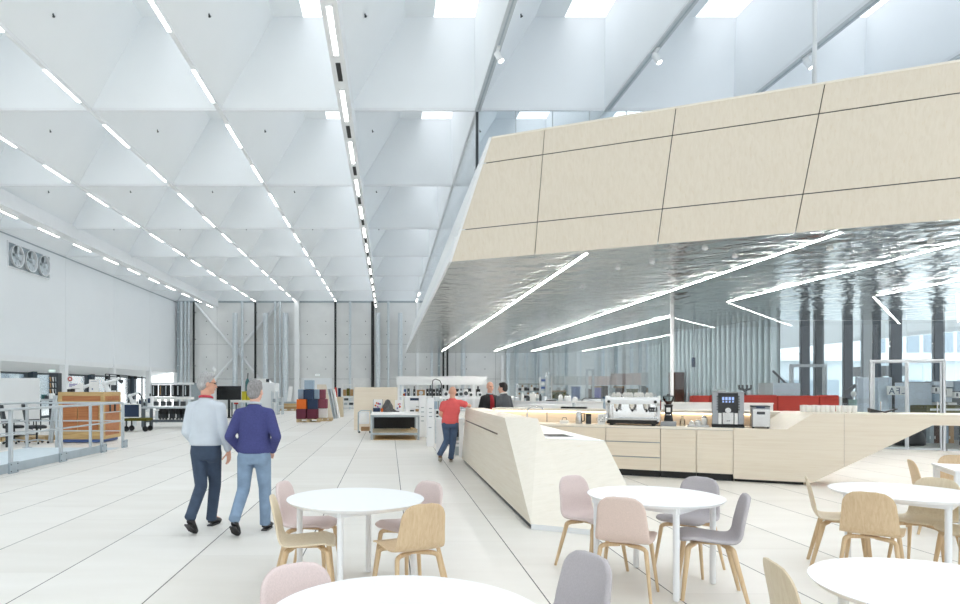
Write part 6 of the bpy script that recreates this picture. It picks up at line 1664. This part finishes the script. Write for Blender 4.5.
bench(440, 508, 397.5, 23.8, .9, 'long white table carrying white cases behind the bar', WHITE, GALV)
# ---------------------------------------------------------------- shop behind the glass and behind the bar
# low white partition behind the bar ledge
t = thing('low_partition', 'low white partition wall right behind the bar ledge', 'partition', CF(on(510, 2.6), 2.6), AN)
a = MB(); a.box(0, 5.4, 0, .12, 0, 1.275); a.build('panel', WHITE, t, bevel=.004)
a = MB(); a.box(-.01, 5.41, -.02, .14, 1.276, 1.3); a.build('capping', PAPER, t)
zp = 1.3
def onp(px, b=2.66): return CF(on(px, b), b, zp)
t = thing('white_lamp_box', 'white box with a grey end standing out at the low white partition', 'box', CF(on(532, 2.5), 2.5, 0), AN)
a = MB(); a.box(-.05, .95, -.25, -.03, 1.04, 1.24); a.build('body', WHITE, t, bevel=.01)
a = MB(); a.box(.951, .99, -.24, -.04, 1.08, 1.27); a.build('end_cap', GALVD, t)
a = MB(); a.box(.1, .14, -.2, -.16, 0, 1.04); a.box(.8, .84, -.2, -.16, 0, 1.04); a.build('stand', GALV, t)
for k, (px, w, h, mt, nm) in enumerate(((512, .1, .12, PAPER, 'small white jar'), (516.5, .12, .1, GALV, 'silver tin'), (522.5, .07, .18, PAPER, 'slim white bottle'), (528, .09, .12, CHAR, 'dark jar'), (533, .13, .2, PAPER, 'white square bottle'), (540.5, .06, .16, CHAR, 'dark slim bottle'), (545, .1, .12, GALV, 'grey tin'), (551, .22, .03, BLACK, 'black flat tray'), (560.5, .1, .16, PAPER, 'white canister'), (567.5, .16, .15, WHITE, 'wide white canister'), (575, .12, .1, PAPER, 'low white pot'))):
    t = thing('container', nm + ' standing on the low white partition behind the bar', 'container', onp(px), AN, 'containers on the low white partition')
    a = MB(); r = w / 2
    if 'tray' in nm or 'square' in nm: a.box(-r, r, -.05, .05, 0, h * .85)
    else: a.lathe([(r * .95, 0), (r, .01), (r, h * .7), (r * .7, h * .85), (0, h * .85)], n=18)
    a.build('body', mt, t, 45)
    a = MB(); a.lathe([(r * .5, h * .851), (r * .5, h), (0, h)], n=14); a.build('cap', CHAR if k % 2 else PAPER, t, 45)
a = MB(); a.box(-.25, .25, -.08, .08, 0, .035); o = a.build('black_tray', BLACK, None, bevel=.006); o.location = CF(on(574, .84), .84, 1.191); o.rotation_euler = (0, 0, AN); tag(o, 'flat black tray lying on the plywood bar ledge', 'tray')
t = thing('laptop_stand', 'grey tilted stand behind the bar left of the espresso machine', 'stand', onp(592), AN)
a = MB(); a.extr([(-.22, -.05, 0), (.22, -.05, 0), (.18, .05, .06), (-.18, .05, .06)], (0, .012, .0)); a.build('plate', RAILM, t)
a = MB(); a.tube([(-.22, -.05, .01), (-.18, .05, .07), (.18, .05, .07), (.22, -.05, .01)], .007, 6); a.build('rim', CHAR, t)
t = thing('blue_spray_bottle', 'pale blue bottle standing left of the espresso machine behind it', 'bottle', CF(on(605.5, .85), .85, 1.191), AN)
a = MB(); a.lathe([(.04, 0), (.045, .02), (.045, .12), (.02, .17), (.018, .2), (0, .2)], n=16); a.build('body', LBLUE, t, 45)
a = MB(); a.cbox((-.01, 0, .22), (.08, .03, .04)); a.build('spray_head', INKB, t)
# long screens and shelves in the glazed shop
Y = 33
t = thing('display_rack', 'long grey and rose rack with a shelf opening behind the glass', 'partition', (gx(620, Y), Y, 0))
GREYP = pm('grey_partition', (186, 188, 188), .7); ROSEP = pm('rose_partition', (196, 178, 174), .7)
for px0, px1, mt, py0 in ((551, 576, GREYP, 376.2), (576.2, 587, GREYP, 376.2), (587.2, 611, ROSEP, 376.2), (611.2, 630, ROSEP, 373.5), (630.2, 641, ROSEP, 373), (641.2, 671, GREYP, 372.5)):
    a = MB(); bx(a, px0, px1, py0, 385, Y, .08); a.build('upper_panel', mt, t, local=False)
for px in (551.5, 587, 611, 640.8, 670.5):
    a = MB(); bx(a, px - .4, px + .4, 385, 440, Y + .02, .06); a.build('post', GREYP, t, local=False)
a = MB(); bx(a, 551, 671, 399, 400, Y, .9); a.build('shelf_board', GREYP, t, local=False)
zs = gz(399, Y)
for k, (px, w, h, mt, nm) in enumerate(((560, 14, .42, OLIVE, 'olive green mound of covers'), (577, 7, .62, BLUEP, 'blue folded chair pad'), (590.5, 5, .5, BROWND, 'dark red-brown crate'), (597.5, 8, .66, VIOLET, 'violet crate'), (606, 4.5, .66, BROWND, 'brown wooden box'), (614, 3, .55, GALVD, 'grey bin'), (620.5, 8, .64, BROWND, 'reddish brown wooden chest'), (634, 9, .5, OLIVE, 'olive brown box'), (644.5, 3.5, .66, CHAR, 'dark grey bin'), (649.5, 3.5, .56, CARD, 'cardboard box'), (660.5, 5, .66, GALVD, 'grey metal box'), (667, 6, .5, CARD, 'brown cardboard box'))):
    t = thing('storage_box', nm + ' on the shelf behind the glass', 'box', (gx(px, Y + .2), Y + .2, zs + .004), 0, 'boxes behind the glass')
    w_ = w * Y / F / 2 * .9
    a = MB(); a.box(-w_, w_, 0, .5, 0, h * .85); a.build('body', mt, t, bevel=.02)
    a = MB(); a.box(-w_ * 1.03, w_ * 1.03, -.02, .52, h * .85, h); a.build('lid', mt if k % 3 else CARD, t, bevel=.01)
# small racks with parts behind the glass at the left
Y = 35
t = thing('open_rack', 'open shelf rack with dark machine parts behind the glass, right of the two standing men', 'rack', (gx(529, Y), Y, 0))
for px in (518, 530, 540.5):
    a = MB(); bx(a, px - .3, px + .3, 383.5, 440, Y, .5); a.build('upright', GALV, t, local=False)
for py in (384, 391.5, 399):
    a = MB(); bx(a, 518, 540.5, py - .2, py + .3, Y, .5); a.build('shelf_board', OLIVE if py < 385 else GALVD, t, local=False)
k = 0
for py in (391.3, 398.8):
    for px in (519.8, 522.8, 525.8, 528.5, 532, 535, 538):
        t = thing('machine_part', '%s part on the %s shelf of the open rack behind glass, %s from left' % (('dark', 'pale', 'black')[k % 3], 'upper' if py < 395 else 'lower', ORD[k % 7]), 'machine part', (gx(px, Y + .1), Y + .1, gz(py, Y + .1) + .03), 0, 'parts on the open rack')
        a = MB(); h = .20 + .05 * ((k * 5) % 3); a.box(-.07, .07, 0, .2, 0, h * .7); a.build('body', (CHAR, PAPER, BLACK)[k % 3], t)
        a = MB(); a.cyl((0, .1, h * .7), (0, .1, h), .045); a.build('top', (GALV, CARD, GALV)[k % 3], t, 40); k += 1
t = thing('blue_shelf', 'narrow shelf with blue boxes behind the glass left of a grey frame', 'shelf', (gx(543, Y), Y, 0))
for px in (540.8, 545.4):
    a = MB(); bx(a, px - .2, px + .2, 377, 440, Y - .3, .3); a.build('upright', GALV, t, local=False)
for q, py in enumerate((381.5, 385, 388.8, 393)):
    a = MB(); bx(a, 540.8, 545.4, py, py + .3, Y - .3, .3); a.build('shelf_board', GALV, t, local=False)
    a = MB(); bx(a, 541.3, 544.9, py - 2.2, py, Y - .28, .25); a.build('blue_bin', (BLUEP, PAPER)[q % 2], t, local=False)
# brown cupboard
Y = 27.5
t = thing('brown_cupboard', 'tall dark brown wooden cupboard behind the glass, left of the corrugated wall', 'cupboard', (gx(679, Y), Y, 0))
a = MB(); bx(a, 671.5, 684.2, 372.3, 440, Y, .3); a.build('carcass', BROWND, t, local=False)
for px0, px1 in ((672, 675.6), (676, 679.8), (680.2, 683.8)):
    for py0, py1 in ((373, 381), (381.4, 390), (390.4, 402)):
        a = MB(); bx(a, px0, px1, py0, py1, Y - .02, .018); a.build('door', BROWND, t, local=False)
t = thing('loudspeaker', 'slim dark loudspeaker hung on a pole before the corrugated wall', 'loudspeaker', (gx(694, 24), 24, 0))
a = MB(); a.cyl((gx(694.2, 24), 24, 0), (gx(694.2, 24), 24, ZS), .03); a.build('pole', GALVD, t, 40, local=False)
a = MB(); bx(a, 693, 695.6, 357.5, 367, 23.85, .12); a.build('cabinet', NAVYC, t, local=False, bevel=.01)
# red sofa with a high back
Ys = 15.9
c0 = Vector((gx(693, Ys), Ys + .25, 0))
t = thing('red_sofa', 'long brick red high-backed sofa standing behind the bar, its back to the viewer', 'sofa', c0, R(-7))
Ls = 3.32
a = MB(); a.box(.01, Ls - .01, -.18, -.02, .12, 1.41); a.build('back_shell', RED, t, bevel=.03)
e = (0, .42, 1.95, 2.88, Ls)
for k in range(4):
    a = MB(); a.box(e[k] + .006, e[k + 1] - .006, -.235, -.181, .14, 1.42 + .012 * (k % 2)); a.build('back_panel', RED, t, bevel=.02)
    a = MB(); a.box(e[k] + .08, e[k + 1] - .08, .02, .7, .28, .45); a.build('seat_cushion', RED, t, bevel=.03)
a = MB(); a.box(.1, Ls - .1, .0, .66, .1, .279); a.build('seat_frame', CHAR, t)
a = MB(); a.box(Ls + .004, Ls + .07, -.22, .0, .1, 1.40); a.build('end_panel', GALVD, t, bevel=.01)
for x in (.15, Ls - .15):
    for y in (-.1, .6):
        a = MB(); a.cyl((x, y, 0), (x, y, .12), .03); a.build('leg', BLACK, t, 40)
# grey felt boards behind the sofa and drone-like stand
a = MB(); Y = 20.2; bx(a, 759, 773, 383, 450, Y, .05); tag(a.build('grey_pinboard', GREYP), 'grey pinboard standing behind the red sofa at the corrugated wall', 'board')
a = MB(); Y = 20.8; bx(a, 773.6, 800, 383, 450, Y, .05); tag(a.build('pale_pinboard', BRDB2), 'pale blue pinboard right of the grey pinboard behind the sofa', 'board')
t = thing('coat_stand', 'black low stand with four prongs behind the red sofa', 'stand', (gx(745, 19.5), 19.5, 0))
a = MB(); a.cyl((gx(745, 19.5), 19.5, 0), (gx(745, 19.5), 19.5, gz(390, 19.5)), .04); a.build('pole', BLACK, t, 40, local=False)
for dx in (-6, -2.5, 2, 6):
    a = MB(); a.tube([(gx(745, 19.5), 19.5, gz(390.5, 19.5)), (gx(745 + dx, 19.5), 19.5, gz(388.5, 19.5)), (gx(745 + dx, 19.5), 19.5, gz(385, 19.5))], .03, 8); a.build('prong', BLACK, t, 50, local=False)
t = thing('projector', 'grey projector box on a plinth behind the dark coffee machine', 'projector', (gx(722, 17), 17.3, 0))
a = MB(); bx(a, 718, 726.5, 389.5, 393.2, 17.3, .3); a.build('body', GALVD, t, local=False, bevel=.02)
a = MB(); bx(a, 719, 725.5, 393.2, 440, 17.32, .25); a.build('plinth', GREYP, t, local=False)
# blue-grey screens right
Y = 19.4
t = thing('felt_screen', 'tall blue-grey folding screen behind the glass doors, left part of the right-hand boards', 'screen', (gx(876, Y), Y, 0))
ex = [857, 866, 874, 880.5, 888, 894.6]
for k in range(5):
    a = MB(); y0 = Y + (.0, .12)[k % 2]; y1 = Y + (.12, .0)[k % 2]
    a.wall((gx(ex[k], Y), y0), (gx(ex[k + 1], Y) - .008, y1), .04, .03, gz(377.3, Y)); a.build('leaf', BRDB2 if k % 2 else BRDB, t, local=False)
a = MB()
for px in (857.3, 894.3): bx(a, px - .5, px + .5, 377, 440, Y + .06, .06)
a.build('edge_post', CHAR, t, local=False)
Y = 19.9
t = thing('felt_screen', 'wide pale blue-grey board behind the right glass door leaf', 'screen', (gx(914, Y), Y, 0))
a = MB(); bx(a, 894.8, 932, 382.5, 440, Y, .05); a.build('panel', BRDB2, t, local=False)
a = MB(); bx(a, 894.8, 932.2, 381.8, 382.5, Y - .01, .07); a.build('top_edge', CHAR, t, local=False)
Y = 19.2
t = thing('paper_sign', 'white sign with mirrored letters on the blue-grey screens behind the glass', 'sign', (gx(896.5, Y), Y, gz(395, Y)))
a = MB(); bx(a, 887, 906.5, 386, 395, Y, .02); s_ = a.build('sheet', PAPER, t, local=False)
cu = bpy.data.curves.new('letters', 'FONT'); cu.body = 'LFA'; cu.size = .27; cu.extrude = .002; cu.space_character = 1.25
lf = bpy.data.objects.new('letters', cu); me = bpy.data.meshes.new_from_object(lf); bpy.data.objects.remove(lf); bpy.data.curves.remove(cu)
for v in me.vertices: v.co = (-v.co.x, -v.co.z, v.co.y)
me.materials.append(INKB); lo = bpy.data.objects.new('letters', me); COL.objects.link(lo); lo.parent = s_
lo.location = (gx(906.0, Y) - gx(896.5, Y), -.006, gz(394.0, Y) - gz(395, Y))
t = thing('box_wall', 'stack of grey wall boxes and drawers at the right edge behind the glass', 'shelf', (gx(950, 19.8), 19.8, 0))
Y = 19.8
a = MB(); bx(a, 932.4, 980, 381, 440, Y + .31, .05); a.build('back_panel', DARKST, t, local=False)
for k, (px0, px1, py0, py1) in enumerate(((933.5, 940, 381.3, 385.5), (933.5, 940, 387, 393), (934.5, 940, 393.8, 402), (944, 953.5, 381.3, 387), (943, 952.5, 388.5, 396.5), (954.5, 972, 381, 391), (944, 952, 397.5, 402), (954.5, 972, 392, 398), (938, 946, 402.5, 405), (948, 957, 402.6, 405.4))):
    a = MB(); bx(a, px0, px1, py0, py1, Y, .3); b = a.build('grey_box', (BRDB2, PAPER, LBLUE)[k % 3] if k < 8 else PAPER, t, local=False)
    if k in (1, 4, 7): a = MB(); bx(a, px0 + 2, px0 + 3.6, py0 + 1.2, py1 - 1.5, Y - .01, .009); a.build('slot', CHAR, b, local=False)
t = thing('olive_bench', 'olive green bench with a white stripe behind the right glass door', 'bench', (gx(945, 18.4), 18.4, 0))
a = MB(); a.box(gx(926.5, 18.4), gx(980, 18.4), 18.4, 19.0, .87, gz(405.5, 18.4)); a.build('back', OLIVE, t, local=False, bevel=.03)
a = MB(); a.box(gx(930, 18.4), gx(975, 18.4), 18.38, 18.399, gz(410.5, 18.4), gz(408.5, 18.4)); a.build('stripe', PAPER, t, local=False)
a = MB(); a.box(gx(927, 18.4), gx(980, 18.4), 18.45, 19.0, .78, .86); a.build('seat', OLIVE, t, local=False)
for px in (928, 965, 979):
    a = MB(); a.box(gx(px, 18.4) - .03, gx(px, 18.4) + .03, 18.5, 18.56, 0, .78); a.build('leg', CHAR, t, local=False)
t = thing('black_beanbag', 'black sagging bag on the floor behind the glass, seen under the bar arm', 'bag', (gx(918, 18.3), 18.3, 0))
a = MB(); c = Vector((gx(913, 18.3), 18.5, 0))
a.loft([(c.x, c.y, 0.0, .4, .3), (c.x, c.y, .1, .45, .34), (c.x - .02, c.y, .3, .42, .3), (c.x, c.y, .45, .32, .24), (c.x - .1, c.y, .55, .2, .15)], pw=2.2); a.build('bag', BLACK, t, 70, local=False)
a = MB(); a.tube([c + Vector((-.2, 0, .5)), c + Vector((-.1, 0, .66)), c + Vector((.02, 0, .5))], .02, 8); a.build('strap', CHAR, t, 50, local=False)
for k, (px0, px1, mt, nm) in enumerate(((929.5, 934, GALVD, 'grey'), (934.3, 941, BROWND, 'dark brown'), (944, 948.5, LBLUE, 'pale blue'), (949, 954, CARD, 'brown'))):
    Y = 19.1
    t = thing('locker', nm + ' low locker under the bar arm view, behind the glass', 'locker', (gx((px0 + px1) / 2, Y), Y, 0), 0, 'low lockers behind the glass')
    a = MB(); bx(a, px0, px1, 412.5, 440 + 5, Y, .4); a.build('body', mt, t, local=False)
    a = MB(); bx(a, px0 + .3, px1 - .3, 414, 443.5, Y - .015, .013); d = a.build('door', mt, t, local=False)
    a = MB(); bx(a, px0 + .6, px0 + 1.2, 436, 439, Y - .03, .014); a.build('handle', PAPER, d, local=False)
t = thing('table_lamp', 'small white round lamp on a teal box left of the blue-grey screen', 'lamp', (gx(853, 18.8), 18.8, 0))
a = MB(); a.ell((gx(853.5, 18.8), 18.8, gz(394, 18.8)), (.07, .07, .09)); a.build('shade', PAPER, t, 60, local=False)
a = MB(); a.cyl((gx(853.5, 18.8), 18.8, gz(400, 18.8)), (gx(853.5, 18.8), 18.8, gz(396, 18.8)), .02); a.build('stem', GALV, t, local=False)
a = MB(); bx(a, 849, 857, 399.6, 440, 18.7, .25); tag(a.build('teal_box', pm('sage_box', (136, 164, 160), .7)), 'sage green box under the round white lamp', 'box')
t = thing('dark_monitor', 'dark screen on a stand left of the round lamp, behind the paper cups', 'monitor', (gx(845, 18.6), 18.6, 0))
a = MB(); bx(a, 839, 848, 397.5, 406, 18.6, .05); a.build('screen', BLACKG, t, local=False)
a = MB(); a.cyl((gx(843.5, 18.6), 18.65, 0), (gx(843.5, 18.6), 18.65, gz(404, 18.6)), .03); a.build('pole', CHAR, t, local=False)
a = MB(); a.extr([(gx(844, 19.1), 19.1, gz(392, 19.1)), (gx(855, 19.1), 19.1, gz(384, 19.1)), (gx(856.5, 19.1), 19.1, gz(384, 19.1)), (gx(856.5, 19.1), 19.1, gz(387, 19.1)), (gx(845, 19.1), 19.1, gz(396, 19.1))], (0, .04, 0)); a.cyl((gx(846, 19.1), 19.12, 0), (gx(846, 19.1), 19.12, gz(394, 19.1)), .02); tag(a.build('music_stand', CHAR), 'dark sloping stand beside the blue-grey screen', 'stand')
t = thing('open_book', 'black open folder lying on the bar arm at the right', 'folder', CF(on(884, .3), .3, 1.205), AN)
a = MB(); a.extr([(-.2, -.1, .0), (0, -.1, .012), (0, -.1, .018), (-.2, -.1, .07)], (0, .2, 0)); a.build('left_cover', BLACK, t)
a = MB(); a.extr([(0.004, -.1, .0), (.16, -.1, .06), (.16, -.1, .068), (0.004, -.1, .012)], (0, .2, 0)); a.build('right_cover', BLACK, t)

# ---------------------------------------------------------------- light and camera
SKY_LOW, SKY_TOP = 2.2, 7.0
w = bpy.data.worlds.new('sky'); S.world = w; w.use_nodes = True
nt = w.node_tree; bg = nt.nodes['Background']; bg.inputs['Color'].default_value = (0.955, 0.98, 1.0, 1)
tc = nt.nodes.new('ShaderNodeTexCoord'); sx = nt.nodes.new('ShaderNodeSeparateXYZ'); mr = nt.nodes.new('ShaderNodeMapRange')
nt.links.new(tc.outputs['Generated'], sx.inputs[0]); nt.links.new(sx.outputs['Z'], mr.inputs['Value'])
mr.inputs['From Min'].default_value = 0.0; mr.inputs['From Max'].default_value = 0.9      # overcast sky, brightest overhead
mr.inputs['To Min'].default_value = SKY_LOW; mr.inputs['To Max'].default_value = SKY_TOP
nt.links.new(mr.outputs['Result'], bg.inputs['Strength'])
S.cycles.max_bounces = 14; S.cycles.diffuse_bounces = 10; S.cycles.glossy_bounces = 5; S.cycles.transparent_max_bounces = 40
S.cycles.use_denoising = True
S.cycles.caustics_reflective = False; S.cycles.caustics_refractive = False
S.view_settings.view_transform = 'Standard'; S.view_settings.look = 'None'; S.view_settings.gamma = 1.0
S.view_settings.use_curve_mapping = False
S.view_settings.exposure = -0.52
cam = bpy.data.cameras.new('camera'); co = bpy.data.objects.new('camera', cam); COL.objects.link(co)
co.location = (0, 0, H); co.rotation_euler = (R(90), 0, 0)
cam.sensor_width = 36; cam.lens = F / 960 * 36
cam.shift_x = (480 - VX) / 960; cam.shift_y = (VY - 302) / 960
cam.clip_start = .05; cam.clip_end = 500
S.camera = co
